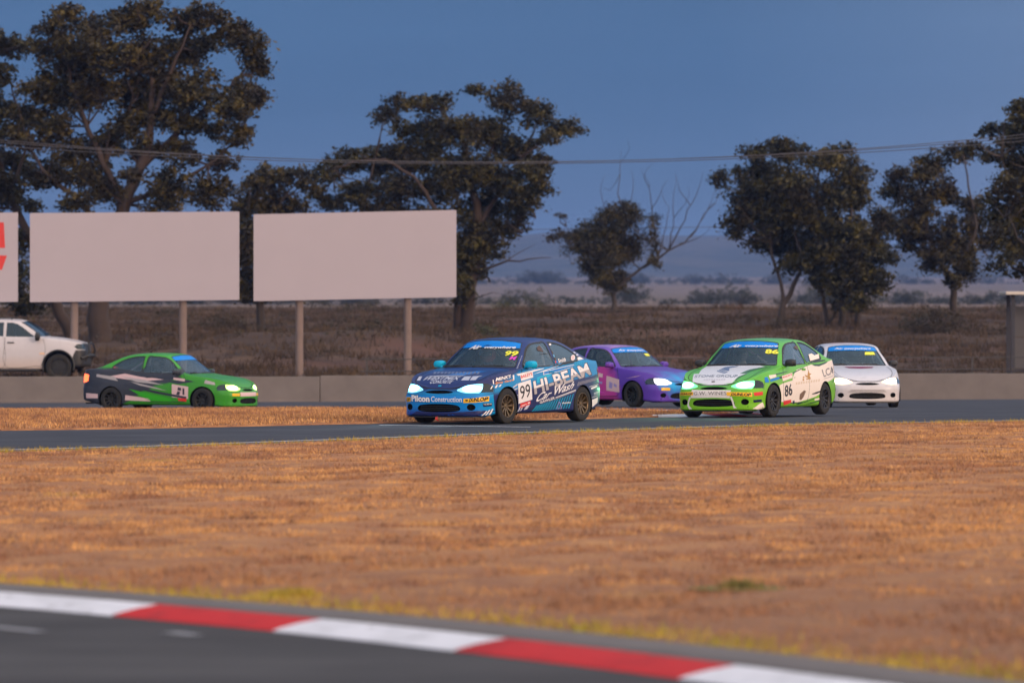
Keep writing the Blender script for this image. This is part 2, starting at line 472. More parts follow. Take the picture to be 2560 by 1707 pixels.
def build_roads():
    # far loop of the track, from its near edge back to the concrete wall
    xs = np.arange(-58, 58.1, .5)
    ts = np.linspace(0, 1, 90)
    X = np.repeat(xs[None, :], len(ts), 0)
    Y = road_edge(X) + ts[:, None] * (150.0 - road_edge(X))
    o = obj('race_track', grid_mesh('race_track', X, Y, zt(X, Y) + .004), M_ASPHALT)
    tag(o, kind='structure')
    # pale concrete edging and the white edge line
    for name, a, b, dz, m in (('track_edging', -.30, .02, .002, M_APRON), ('edge_line', .06, .19, .009, M_LINE)):
        xs = np.arange(-40, 45, .25)
        e = road_edge(xs); t = np.gradient(e, xs); nx, ny = -t / np.hypot(1, t), 1 / np.hypot(1, t)
        ts = np.array([a, b])
        X = xs[None, :] + nx[None, :] * ts[:, None]; Y = e[None, :] + ny[None, :] * ts[:, None]
        o = obj(name, grid_mesh(name, X, Y, zt(X, Y) + dz), m)
        tag(o, kind='structure')
    # grid line painted across the lane beside the leading car
    X = np.array([[-2.05, -1.6, -.6, .28], [-2.05, -1.6, -.6, .28]])
    Y = np.array([[73.95, 73.75, 73.15, 72.55], [74.10, 73.90, 73.30, 72.70]])
    tag(obj('lane_marking', grid_mesh('lane_marking', X, Y, zt(X, Y) + .009), M_LINE), kind='structure')
    # near loop of the track
    ts = np.r_[0, .02, .2, np.linspace(.6, 13, 22)]
    X = KP[None, :, 0] - KN[None, :, 0] * ts[:, None]; Y = KP[None, :, 1] - KN[None, :, 1] * ts[:, None]
    tag(obj('near_track', grid_mesh('near_track', X, Y, zt(X, Y) + .004), M_ASPHALT2), kind='structure')
    # worn paint dashes on the near track
    for k, (x0, y0, x1, y1) in enumerate(((-2.75, 25.35, -2.45, 24.95), (-1.78, 24.9, -1.62, 24.65))):
        d = np.array([x1 - x0, y1 - y0]); n = np.array([-d[1], d[0]]); n = n / np.linalg.norm(n) * .05
        P = [(x0, y0), (x1, y1)]
        X = np.array([[x0 - n[0], x1 - n[0]], [x0 + n[0], x1 + n[0]]]); Y = np.array([[y0 - n[1], y1 - n[1]], [y0 + n[1], y1 + n[1]]])
        tag(obj('worn_paint', grid_mesh('worn_paint', X, Y, zt(X, Y) + .009), plain('worn_paint', (.26, .255, .26), var=.4, scale=20)), kind='structure')
    # apron behind the near kerb
    ts = np.array([.281, .30, .62, .95, .97])
    X = KP[None, :, 0] + KN[None, :, 0] * ts[:, None]; Y = KP[None, :, 1] + KN[None, :, 1] * ts[:, None]
    tag(obj('kerb_apron', grid_mesh('kerb_apron', X, Y, zt(X, Y) + np.array([.0, .050, .046, .040, -.02])[:, None]), M_APRON), kind='structure')
    # grass island between the two legs of the hairpin
    P, s = smooth_path(np.vstack([ISLAND, ISLAND[:1]]), .8)
    P = P[:-1]
    bm = bmesh.new()
    vs = [bm.verts.new((x, y, 0)) for x, y in P]
    f = bm.faces.new(vs)
    for yy in np.arange(63, 110, 1.0):
        bmesh.ops.bisect_plane(bm, geom=bm.verts[:] + bm.edges[:] + bm.faces[:], plane_co=(0, yy, 0), plane_no=(0, 1, 0))
    for xx in np.arange(-25, 5, 1.0):
        bmesh.ops.bisect_plane(bm, geom=bm.verts[:] + bm.edges[:] + bm.faces[:], plane_co=(xx, 0, 0), plane_no=(1, 0, 0))
    for v in bm.verts:
        v.co.z = zt1(v.co.x, v.co.y) + .025
    rim = [e for e in bm.edges if e.is_boundary]
    r = bmesh.ops.extrude_edge_only(bm, edges=rim)
    for v in [g for g in r['geom'] if isinstance(g, bmesh.types.BMVert)]:
        v.co.z -= .05
    me = bpy.data.meshes.new('grass_island'); bm.to_mesh(me); bm.free()
    o = obj('grass_island', me, M_INFIELD)
    tag(o, kind='structure')
build_roads()

M_KW = ground_mat('kerb_white', [(.67, .67, .70), (.54, .54, .56), (.24, .23, .23)], [(1.8, .45, .68), (7.0, .60, .78)], rough=.7, bump=.1, bscale=20)
M_KR = ground_mat('kerb_red', [(.50, .030, .030), (.38, .026, .028), (.16, .03, .03)], [(1.8, .45, .68), (7.0, .60, .78)], rough=.7, bump=.1, bscale=20)

def build_kerbs():
    # near kerb: blocks cast in red and white turn, tilted up away from the lane
    root = empty('near_kerb', (0, 0, 0))
    tag(root, kind='structure')
    # arc length of the joint seen first from the left
    i0 = np.argmin(np.hypot(KP[:, 0] + 2.22, KP[:, 1] - 26.39))
    s0 = KS[i0]
    bounds = [s0 + d for d in (-7.0, -5.2, -3.4, -1.62, .05, 1.65, 3.45, 5.55, 7.55, 9.55, 11.55, 13.55)]
    prof = [(-.06, -.04), (-.06, .008), (-.02, .020), (.10, .042), (.24, .060), (.27, .056), (.28, -.04)]
    for b in range(len(bounds) - 1):
        q = np.linspace(bounds[b], bounds[b + 1] - .006, 9)
        px = np.interp(q, KS, KP[:, 0]); py = np.interp(q, KS, KP[:, 1])
        nx = np.interp(q, KS, KN[:, 0]); ny = np.interp(q, KS, KN[:, 1])
        V = []; m = len(prof)
        for k in range(len(q)):
            for (w, h) in prof:
                V.append((px[k] + nx[k] * w, py[k] + ny[k] * w, h))
        F = [(k * m + i, k * m + i + 1, k * m + m + i + 1, k * m + m + i) for k in range(len(q) - 1) for i in range(m - 1)]
        F += [tuple(range(m)), tuple(range((len(q) - 1) * m + m - 1, (len(q) - 1) * m - 1, -1))]
        mb = MB().add(V, F)
        mb.build('kerb_block', M_KR if b % 2 == 0 else M_KW, root)
    # apex kerb round the tip of the island
    root = empty('apex_kerb', (0, 0, 0))
    tag(root, kind='structure')
    P, s = smooth_path(ISLAND[6:15], .12)
    t = np.gradient(P, axis=0); t /= np.linalg.norm(t, axis=1)[:, None]
    n = np.stack([t[:, 1], -t[:, 0]], 1)            # outward, onto the lane
    k0 = 0
    i = 0
    q0 = 2.35
    for b, L_ in enumerate([1.35, .85, .85, .95, 1.0, 1.1, 1.2, 1.3, 1.4, 1.6, 1.6]):
        q = np.linspace(q0, q0 + L_ - .01, 7); q0 += L_
        if q0 > s[-1]:
            break
        px = np.interp(q, s, P[:, 0]); py = np.interp(q, s, P[:, 1]); nx = np.interp(q, s, n[:, 0]); ny = np.interp(q, s, n[:, 1])
        pr = [(.42, -.05), (.42, .008), (.22, .03), (.02, .05), (-.12, .045), (-.12, -.05)]
        V = []; m = len(pr)
        for k in range(len(q)):
            z0 = zt1(px[k], py[k])
            for (w, h) in pr:
                V.append((px[k] + nx[k] * w, py[k] + ny[k] * w, z0 + h))
        F = [(k * m + j, k * m + j + 1, k * m + m + j + 1, k * m + m + j) for k in range(len(q) - 1) for j in range(m - 1)]
        F += [tuple(range(m)), tuple(range((len(q) - 1) * m + m - 1, (len(q) - 1) * m - 1, -1))]
        MB().add(V, F).build('kerb_block', M_KR if b % 2 == 1 else M_KW, root)
build_kerbs()

# ------------------------------------------------------------------ grass (stuff)
def blades(name, x, y, z, h, w, lean, mat, per=3, spread=.03, seed=1):
    g = np.random.default_rng(seed)
    n = len(x)
    x = np.repeat(x, per) + g.normal(0, spread, n * per); y = np.repeat(y, per) + g.normal(0, spread, n * per)
    z = np.repeat(z, per); h = np.repeat(h, per) * g.uniform(.6, 1.25, n * per)
    a = g.uniform(0, 2 * np.pi, n * per); dx = np.cos(a) * w; dy = np.sin(a) * w
    b = g.uniform(0, 2 * np.pi, n * per); l = g.uniform(.2, 1, n * per) * lean * h
    V = np.empty((n * per, 3, 3), np.float32)
    V[:, 0] = np.stack([x - dx, y - dy, z - .01], 1); V[:, 1] = np.stack([x + dx, y + dy, z - .01], 1)
    V[:, 2] = np.stack([x + np.cos(b) * l, y + np.sin(b) * l, z + h], 1)
    F = np.arange(n * per * 3).reshape(-1, 3)
    o = obj(name, mesh(name, V.reshape(-1, 3), F), mat)
    return o

def grass_mat(name, cols, scales, zonal=None):
    m = ground_mat(name, cols, scales, bump=0, zonal=zonal)
    P = m.node_tree.nodes['Principled BSDF']
    P.inputs['Roughness'].default_value = .8
    return m
M_STRAW = grass_mat('straw_grass', [(.47, .245, .105), (.33, .160, .085), (.27, .130, .074), (.66, .355, .130), (.17, .090, .058), (.31, .22, .07)],
                    [(.11, .46, .60), (.42, .44, .60), (1.1, .50, .60), (3.0, .52, .62), (.55, .64, .74)], zonal=(23, 36, (.25, .125, .075)))
M_VERGE = grass_mat('green_verge', [(.42, .31, .045), (.27, .24, .035), (.50, .29, .07)], [(.9, .42, .6), (2.3, .5, .7)])
M_SCRUB = grass_mat('dry_scrub', [(.060, .041, .031), (.100, .067, .042), (.034, .027, .022)], [(.14, .4, .62), (.6, .5, .66)])

def build_grass():
    n = 215000
    # density by depth so that the far part is not starved: uniform in ground area
    y = rng.uniform(18, 80, n * 2); hw = y * .107 * 1.45 + 1.0
    x = rng.uniform(-1, 1, n * 2) * (80 * .107 * 1.45 + 1.0)
    ks = kerb_side(x, y); e = road_edge(x) - y
    ok = (np.abs(x) < hw) & (ks > .99) & (e > .32)
    x, y, ks, e = x[ok], y[ok], ks[ok], e[ok]
    # tufts cluster: thin out by a value pattern
    pat = np.sin(x * 3.1 + np.sin(y * 1.7)) * np.sin(y * 2.3 + np.sin(x * 2.9)) + .5 * np.sin(x * 7.7 + y * 5.1)
    keep = rng.uniform(0, 1, len(x)) < .62 + .38 * pat
    x, y, ks, e = x[keep], y[keep], ks[keep], e[keep]
    verge = (np.minimum(ks - .99, e - .3) + rng.normal(0, .22, len(x)) < .45)
    z = zt(x, y)
    h = rng.uniform(.014, .040, len(x))
    a = ~verge
    tag(blades('dry_grass', x[a], y[a], z[a], h[a], .006, 1.2, M_STRAW, per=3, spread=.05, seed=2),
        'short dry orange straw grass covering the infield', 'grass', kind='stuff')
    tag(blades('green_verge_grass', x[verge], y[verge], z[verge], h[verge] * 1.7, .006, .9, M_VERGE, per=4, spread=.05, seed=3),
        'yellow green grass fringing the edges of the infield', 'grass', kind='stuff')
    # island
    n = 60000
    x = rng.uniform(-14, 4.2, n); y = rng.uniform(66, 106, n)
    ok = in_poly(x, y, ISLAND) & (np.abs(x) < y * .128 + 1)
    x, y = x[ok], y[ok]
    tag(blades('island_grass', x, y, zt(x, y) + .03, rng.uniform(.03, .07, len(x)), .008, 1.0, M_STRAW, per=3, spread=.06, seed=4),
        'dry straw grass on the island inside the hairpin', 'grass', kind='stuff')
    # rough scrub behind the wall
    n = 90000
    y = rng.uniform(151.5, 300, n); x = rng.uniform(-1, 1, n) * (y * .107 * 1.15 + 2)
    pat = np.sin(x * .7 + np.sin(y * .3)) * np.sin(y * .45 + np.sin(x * .5))
    keep = rng.uniform(0, 1, n) < .45 + .5 * pat
    x, y = x[keep], y[keep]
    tag(blades('dry_scrub', x, y, zt(x, y), rng.uniform(.08, .32, len(x)), .02, .8, M_SCRUB, per=5, spread=.12, seed=5),
        'dark dry weeds and scrub over the mounds behind the wall', 'scrub', kind='stuff')
build_grass()
# each tree: name, label, base x, base y, leaf clumps (dx, z, rx, rz) and limbs (points (dx, z), base radius, tip radius)
TREES = [
    ('gum_tree', 'tall broad gum tree towering over the two blank billboards', -15.84, 185,
     [(-1.12, 13.29, 0.92, 0.54), (-1.88, 12.87, 0.76, 0.50), (1.64, 13.45, 1.26, 0.59), (0.81, 13.15, 1.01, 0.50), (3.15, 13.20, 1.01, 0.47), (4.16, 13.32, 0.84, 0.47), (5.17, 12.70, 0.84, 0.59), (5.84, 12.08, 0.59, 0.70), (6.04, 11.44, 0.44, 0.47), (-2.05, 12.08, 1.01, 0.50), (-0.54, 12.36, 1.01, 0.67), (0.30, 11.78, 1.34, 0.76), (1.64, 11.94, 1.34, 0.84), (-1.21, 11.44, 1.17, 0.70), (3.15, 12.11, 1.17, 0.67), (5.67, 10.40, 0.70, 0.64), (6.04, 10.13, 0.47, 0.54), (5.08, 9.73, 0.77, 0.57), (3.66, 10.60, 0.92, 0.67), (2.48, 10.77, 1.17, 0.70), (1.14, 10.60, 1.17, 0.77), (-0.37, 10.40, 1.01, 0.77), (-1.54, 10.23, 0.84, 0.67), (-2.38, 10.60, 0.77, 0.57), (-2.89, 9.73, 0.67, 0.57), (-1.71, 9.18, 0.70, 0.57), (1.98, 9.56, 0.97, 0.74), (3.32, 9.34, 0.87, 0.54), (4.50, 8.99, 0.67, 0.40), (5.37, 8.50, 0.57, 0.37), (1.14, 9.06, 0.77, 0.57), (0.05, 8.56, 0.77, 0.64), (1.64, 8.25, 0.77, 0.54), (3.15, 8.09, 0.77, 0.50), (4.58, 7.72, 0.67, 0.40), (-1.21, 8.22, 0.94, 0.64), (-2.72, 8.67, 0.92, 0.57), (-2.21, 7.21, 0.92, 0.60), (-0.70, 7.21, 0.94, 0.70), (0.30, 6.58, 0.87, 0.57), (2.82, 6.83, 0.87, 0.67), (4.16, 6.58, 0.74, 0.67), (2.32, 6.07, 0.77, 0.44), (5.50, 8.92, 0.44, 0.34), (-0.87, 6.16, 0.77, 0.44), (1.31, 7.16, 0.50, 0.34)],
     [([(0.00, 0.28), (-0.10, 2.21), (0.44, 4.56), (0.89, 6.07), (1.51, 7.50), (1.90, 9.09), (1.98, 10.94)], 0.62, 0.12), ([(0.89, 6.07), (0.13, 7.58), (-0.54, 9.09), (-1.04, 10.60), (-1.38, 12.11)], 0.30, 0.06), ([(1.51, 7.50), (2.82, 8.76), (3.99, 9.76), (5.17, 10.94), (5.67, 11.78)], 0.28, 0.06), ([(1.90, 9.09), (2.48, 10.77), (3.15, 12.11), (3.49, 12.95)], 0.20, 0.05), ([(0.44, 4.56), (-0.87, 6.24), (-2.05, 7.25), (-2.89, 8.59)], 0.26, 0.06), ([(0.89, 6.07), (2.65, 6.74), (4.16, 7.58), (5.17, 8.42)], 0.22, 0.05), ([(0.13, 7.58), (1.14, 9.93), (1.48, 11.94), (1.56, 13.12)], 0.18, 0.05)]),
    ('gum_tree', 'leaning gum tree crown cut off by the left edge of the picture', -17.25, 190,
     [(-2.50, 12.43, 0.72, 0.45), (-3.53, 12.74, 1.03, 0.69), (-2.84, 11.36, 0.52, 0.41), (-3.71, 11.36, 0.86, 0.69), (-2.50, 7.92, 0.86, 0.62), (-3.53, 8.60, 1.03, 0.86), (-2.84, 9.98, 0.52, 0.45), (-3.53, 9.98, 0.86, 0.69), (-2.84, 6.71, 0.86, 0.62), (-3.71, 6.88, 1.03, 0.86), (-1.98, 6.19, 0.69, 0.34), (-2.50, 4.64, 0.59, 0.86), (-2.24, 3.26, 0.59, 0.86), (-3.36, 3.95, 0.86, 1.03), (-1.98, 2.40, 0.69, 0.60), (-2.67, 9.12, 0.69, 0.38)],
     [([(0.00, 0.68), (-0.78, 2.23), (-1.81, 4.64), (-2.67, 6.71), (-3.36, 9.12), (-3.53, 11.19), (-3.02, 12.40)], 0.34, 0.08), ([(-2.67, 6.71), (-1.98, 8.60), (-2.50, 10.84)], 0.16, 0.05), ([(-1.81, 4.64), (-3.19, 6.02), (-4.05, 7.40)], 0.16, 0.05)]),
    ('gum_tree', 'dark gum tree filling the gap between the billboards and the middle tree', -10.71, 205,
     [(0.37, 7.82, 0.67, 0.48), (1.34, 7.82, 0.74, 0.45), (-0.19, 7.26, 0.63, 0.56), (0.74, 6.92, 0.82, 0.52), (1.90, 7.41, 0.45, 0.33), (-0.74, 6.55, 0.63, 0.52), (0.00, 5.99, 0.74, 0.67), (1.02, 6.18, 0.67, 0.45), (-0.74, 5.25, 0.56, 0.74), (-0.65, 3.95, 0.56, 0.74), (0.00, 4.69, 0.67, 0.67), (1.67, 6.55, 0.48, 0.37), (0.74, 5.25, 0.93, 0.67), (-0.74, 2.83, 0.56, 0.56), (0.19, 3.21, 0.93, 0.74), (1.30, 3.39, 0.74, 0.74)],
     [([(0.00, 0.97), (-0.04, 3.39), (0.09, 5.62), (0.46, 7.11), (0.74, 7.85)], 0.26, 0.06), ([(0.09, 5.62), (1.12, 6.92), (1.67, 7.58)], 0.12, 0.04), ([(-0.04, 3.39), (-0.56, 5.62), (-0.37, 7.11)], 0.12, 0.04)]),
    ('gum_tree', 'wide middle gum tree with a bare limb standing right of the billboards', -1.98, 210,
     [(-2.80, 11.09, 0.80, 0.42), (-3.66, 10.52, 0.61, 0.38), (-1.37, 11.09, 0.99, 0.50), (0.38, 11.72, 0.30, 0.46), (1.77, 11.21, 0.76, 0.65), (3.05, 10.63, 0.69, 0.57), (2.72, 11.09, 0.27, 0.27), (4.38, 9.91, 0.72, 0.46), (3.54, 9.57, 0.65, 0.34), (-2.13, 10.01, 1.07, 0.69), (-4.80, 8.73, 1.26, 0.57), (-5.75, 8.29, 0.80, 0.46), (-6.36, 7.97, 0.65, 0.38), (-3.47, 8.54, 1.22, 0.72), (-1.75, 8.73, 1.33, 0.84), (-0.42, 9.87, 1.07, 0.76), (1.01, 9.95, 1.07, 0.80), (2.06, 9.15, 0.99, 0.72), (0.15, 8.29, 1.33, 0.88), (-1.37, 7.53, 1.26, 0.76), (-3.28, 7.28, 1.18, 0.72), (-4.84, 7.24, 0.88, 0.61), (-5.90, 6.82, 0.65, 0.50), (-6.51, 7.24, 0.38, 0.46), (1.49, 7.72, 0.99, 0.80), (2.86, 8.04, 0.65, 0.65), (3.20, 7.40, 0.46, 0.42), (2.44, 6.67, 0.65, 0.53), (0.53, 6.58, 1.10, 0.80), (1.83, 5.82, 0.69, 0.61), (0.38, 5.34, 0.95, 0.80), (1.14, 4.92, 0.61, 0.53), (-0.08, 4.35, 0.76, 0.88), (0.53, 3.85, 0.46, 0.50), (-2.70, 6.29, 1.10, 0.53), (-4.08, 6.25, 0.91, 0.53), (3.30, 8.67, 0.53, 0.38), (2.15, 7.24, 0.69, 0.50), (-1.18, 5.91, 0.95, 0.76), (-2.13, 4.96, 0.95, 0.76), (-0.23, 3.05, 0.50, 0.76), (-1.18, 4.20, 0.76, 0.76)],
     [([(0.00, 1.24), (0.08, 2.48), (0.30, 4.01), (0.44, 5.72), (0.25, 7.62), (-0.23, 9.53), (-1.18, 10.86)], 0.46, 0.10), ([(-0.42, 1.43), (-0.38, 2.67), (-0.61, 4.39), (-1.37, 6.48), (-2.51, 8.01), (-4.04, 8.58), (-5.75, 8.20)], 0.30, 0.05), ([(0.44, 5.72), (1.49, 7.24), (2.44, 8.77), (3.05, 10.29)], 0.22, 0.05), ([(0.25, 7.62), (1.30, 9.53), (1.77, 11.05)], 0.20, 0.05), ([(0.19, 3.43), (0.76, 3.78), (1.68, 4.16), (2.53, 4.27), (3.68, 4.35)], 0.13, 0.02), ([(1.68, 4.16), (2.25, 4.58), (3.01, 4.96)], 0.05, 0.01), ([(0.38, 4.39), (1.49, 4.96), (2.44, 5.43), (3.01, 6.10)], 0.09, 0.01), ([(0.08, 2.48), (0.91, 2.82), (1.49, 2.77)], 0.06, 0.01), ([(2.44, 8.77), (3.77, 9.72), (4.53, 9.91)], 0.10, 0.03), ([(1.49, 7.24), (2.44, 7.24), (3.20, 7.62)], 0.10, 0.03)]),
    ('small_gum_tree', 'small bushy gum tree in the gap between the taller trees, with dead branches', 5.47, 262,
     [(-0.14, 7.21, 1.00, 0.71), (0.81, 7.45, 0.81, 0.67), (-1.05, 6.54, 1.09, 0.81), (0.33, 6.26, 1.24, 1.05), (-1.57, 5.78, 0.86, 0.81), (-2.95, 6.26, 0.62, 0.33), (-2.76, 7.33, 0.36, 0.17), (-0.38, 5.07, 1.24, 0.86), (0.86, 5.59, 0.81, 0.81), (-0.67, 4.07, 0.71, 0.67), (0.33, 3.88, 0.62, 0.67), (2.23, 6.97, 0.33, 0.62), (2.28, 5.78, 0.36, 0.76), (-1.14, 4.55, 0.62, 0.57), (-2.28, 6.31, 0.43, 0.29), (2.28, 4.83, 0.33, 0.38), (-0.14, 3.41, 0.48, 0.43)],
     [([(0.00, 2.17), (0.10, 3.17), (-0.10, 4.60), (-0.02, 6.26)], 0.20, 0.06), ([(0.14, 3.22), (0.81, 3.88), (1.52, 4.41), (2.52, 4.93), (3.07, 5.43), (3.66, 5.78), (4.25, 6.14), (5.20, 7.68), (5.61, 7.97)], 0.17, 0.02), ([(3.07, 5.43), (3.66, 6.50), (4.25, 7.92), (4.73, 8.87), (4.90, 9.70)], 0.08, 0.01), ([(3.66, 5.78), (4.61, 6.07), (5.44, 6.73)], 0.05, 0.01), ([(2.52, 4.93), (2.31, 6.26), (2.12, 7.68), (2.00, 8.87), (1.52, 9.82)], 0.09, 0.01), ([(2.12, 7.68), (2.59, 8.40), (2.95, 9.23)], 0.04, 0.01), ([(0.57, 7.68), (0.33, 8.64), (0.43, 9.82), (0.52, 10.89)], 0.06, 0.01), ([(0.43, 9.59), (-0.14, 8.64), (-0.50, 8.87)], 0.03, 0.01), ([(4.25, 7.92), (3.66, 8.64), (3.42, 9.59)], 0.04, 0.01), ([(-0.10, 4.60), (-1.81, 5.78), (-2.99, 6.26)], 0.05, 0.01), ([(-1.81, 5.78), (-2.52, 6.73), (-2.71, 7.45)], 0.03, 0.01), ([(-2.28, 4.83), (-2.33, 5.78), (-2.40, 6.73)], 0.03, 0.01), ([(3.07, 5.43), (3.37, 7.21), (3.30, 8.40), (3.54, 9.47)], 0.06, 0.01), ([(4.25, 6.14), (4.85, 6.97), (5.32, 7.92), (5.56, 8.64)], 0.05, 0.01), ([(2.52, 4.93), (2.83, 6.26), (3.07, 7.45), (2.71, 8.64)], 0.06, 0.01), ([(3.37, 7.21), (4.02, 8.04), (4.13, 8.87)], 0.03, 0.01), ([(2.00, 8.87), (1.71, 9.59), (2.23, 10.18)], 0.03, 0.01), ([(0.52, 10.30), (0.93, 10.77), (0.81, 11.37)], 0.02, 0.01), ([(0.81, 7.68), (1.16, 8.87), (1.05, 9.82)], 0.04, 0.01), ([(5.20, 7.68), (5.80, 8.28), (5.92, 8.64)], 0.03, 0.01), ([(-0.38, 7.68), (-0.62, 8.64), (-0.38, 9.59)], 0.03, 0.01)]),
    ('gum_tree', 'many stemmed gum tree behind the two cars on the right', 11.93, 215,
     [(-0.98, 9.13, 0.62, 0.47), (0.04, 9.13, 0.70, 0.62), (0.86, 9.09, 0.59, 0.39), (-2.50, 7.96, 0.43, 0.39), (-1.72, 8.24, 0.39, 0.31), (-0.55, 8.16, 0.90, 0.70), (-1.29, 7.34, 1.01, 0.74), (0.23, 7.57, 1.09, 0.90), (1.79, 8.70, 0.86, 0.47), (2.61, 8.94, 0.90, 0.59), (3.39, 8.12, 0.62, 0.70), (2.57, 7.57, 1.09, 0.78), (3.39, 6.95, 0.62, 0.78), (1.44, 6.79, 1.09, 0.90), (-0.16, 6.40, 1.09, 0.90), (-1.48, 6.40, 0.66, 0.66), (-0.45, 5.43, 1.05, 0.70), (0.82, 5.19, 1.09, 0.90), (2.34, 5.82, 1.09, 0.90), (3.39, 5.58, 0.86, 0.70), (4.37, 5.33, 0.62, 0.70), (2.18, 4.45, 1.09, 0.86), (3.59, 4.26, 0.90, 0.90), (0.86, 4.26, 0.82, 0.59), (4.23, 3.48, 0.66, 0.66), (2.77, 3.28, 0.90, 0.70), (1.79, 3.63, 0.66, 0.51), (4.76, 6.11, 0.59, 0.66), (-1.91, 5.82, 0.47, 0.47), (4.72, 4.45, 0.51, 0.51), (3.35, 2.50, 0.59, 0.51), (2.77, 2.31, 0.39, 0.51)],
     [([(0.00, 1.49), (0.23, 2.31), (0.72, 3.28), (1.21, 4.02), (2.28, 4.45), (3.16, 4.84)], 0.22, 0.05), ([(0.23, 2.31), (0.04, 3.48), (-0.35, 5.04), (-0.94, 7.18)], 0.16, 0.04), ([(2.77, 1.29), (2.87, 2.50), (2.67, 3.87), (2.18, 5.82), (1.79, 7.77), (1.99, 8.74)], 0.26, 0.06), ([(3.51, 1.29), (3.59, 2.50), (3.45, 3.87), (3.26, 5.43), (3.16, 7.18), (2.77, 8.74)], 0.24, 0.06), ([(2.28, 1.53), (1.99, 2.70), (1.50, 3.67), (0.82, 5.04), (0.23, 7.18), (-0.06, 9.13)], 0.18, 0.05), ([(2.67, 3.87), (3.94, 4.84), (4.62, 5.82)], 0.12, 0.04)]),
    ('gum_tree', 'gum tree with a forked trunk rising behind the dark round bush', 20.42, 222,
     [(-2.58, 8.33, 0.72, 0.44), (-1.57, 8.37, 0.68, 0.48), (-2.58, 7.57, 0.81, 0.60), (-1.01, 8.93, 0.77, 0.56), (0.20, 9.34, 0.93, 0.48), (-1.61, 6.96, 0.89, 0.68), (-0.50, 7.57, 0.81, 0.72), (-2.17, 5.95, 0.89, 0.72), (-1.17, 5.71, 0.72, 0.56), (-0.81, 4.54, 0.77, 0.68), (0.24, 4.71, 0.81, 0.81), (-0.16, 5.55, 0.64, 0.89), (0.70, 6.96, 0.64, 0.52), (1.05, 5.95, 0.56, 0.81), (0.40, 3.90, 0.56, 0.64), (1.65, 5.31, 0.56, 0.48), (-1.91, 5.15, 0.56, 0.44), (-0.10, 3.54, 0.44, 0.48)],
     [([(0.00, 1.02), (0.04, 2.33), (-0.04, 3.34), (-0.60, 4.34), (-1.21, 5.95), (-1.41, 7.57), (-0.81, 8.77)], 0.26, 0.05), ([(-0.04, 3.34), (0.50, 4.54), (0.91, 5.95), (0.60, 7.77), (0.30, 9.18)], 0.18, 0.05), ([(-0.60, 4.34), (-1.91, 5.55), (-2.42, 7.36)], 0.12, 0.04), ([(0.91, 5.95), (1.51, 7.16), (2.21, 8.37)], 0.08, 0.03)]),
    ('gum_tree', 'large gum tree crown running out of the right edge of the picture', 21.38, 188,
     [(-1.67, 9.69, 0.61, 0.55), (-2.35, 9.18, 0.61, 0.31), (-1.33, 9.04, 0.68, 0.65), (-2.18, 8.16, 0.89, 0.48), (-3.21, 8.33, 0.51, 0.27), (-1.50, 7.81, 0.68, 0.61), (-1.84, 6.79, 0.78, 0.58), (-2.22, 5.94, 0.72, 0.58), (-1.43, 5.80, 0.68, 0.78), (-1.84, 4.92, 0.68, 0.58), (-1.33, 4.40, 0.58, 0.51), (-2.35, 5.09, 0.41, 0.41), (-2.05, 4.06, 0.78, 0.27), (-1.50, 3.55, 0.68, 0.27), (-2.63, 3.69, 0.38, 0.15), (-0.17, 9.72, 1.19, 0.85), (0.34, 8.19, 1.36, 1.02), (0.00, 6.48, 1.36, 1.02), (0.17, 4.61, 1.19, 1.02), (-0.51, 3.24, 0.85, 0.51)],
     [([(0.00, 0.52), (-0.09, 2.22), (-0.34, 3.93), (-0.68, 5.97), (-1.02, 7.68), (-1.19, 9.21)], 0.50, 0.10), ([(-0.68, 5.97), (-1.71, 7.00), (-2.22, 8.02)], 0.14, 0.04), ([(-0.34, 3.93), (-1.53, 4.61), (-2.05, 5.63)], 0.14, 0.04), ([(-0.09, 2.56), (-1.02, 3.59), (-2.22, 4.01)], 0.08, 0.02), ([(-0.34, 4.61), (0.51, 6.48), (0.34, 8.70)], 0.20, 0.05)]),
]
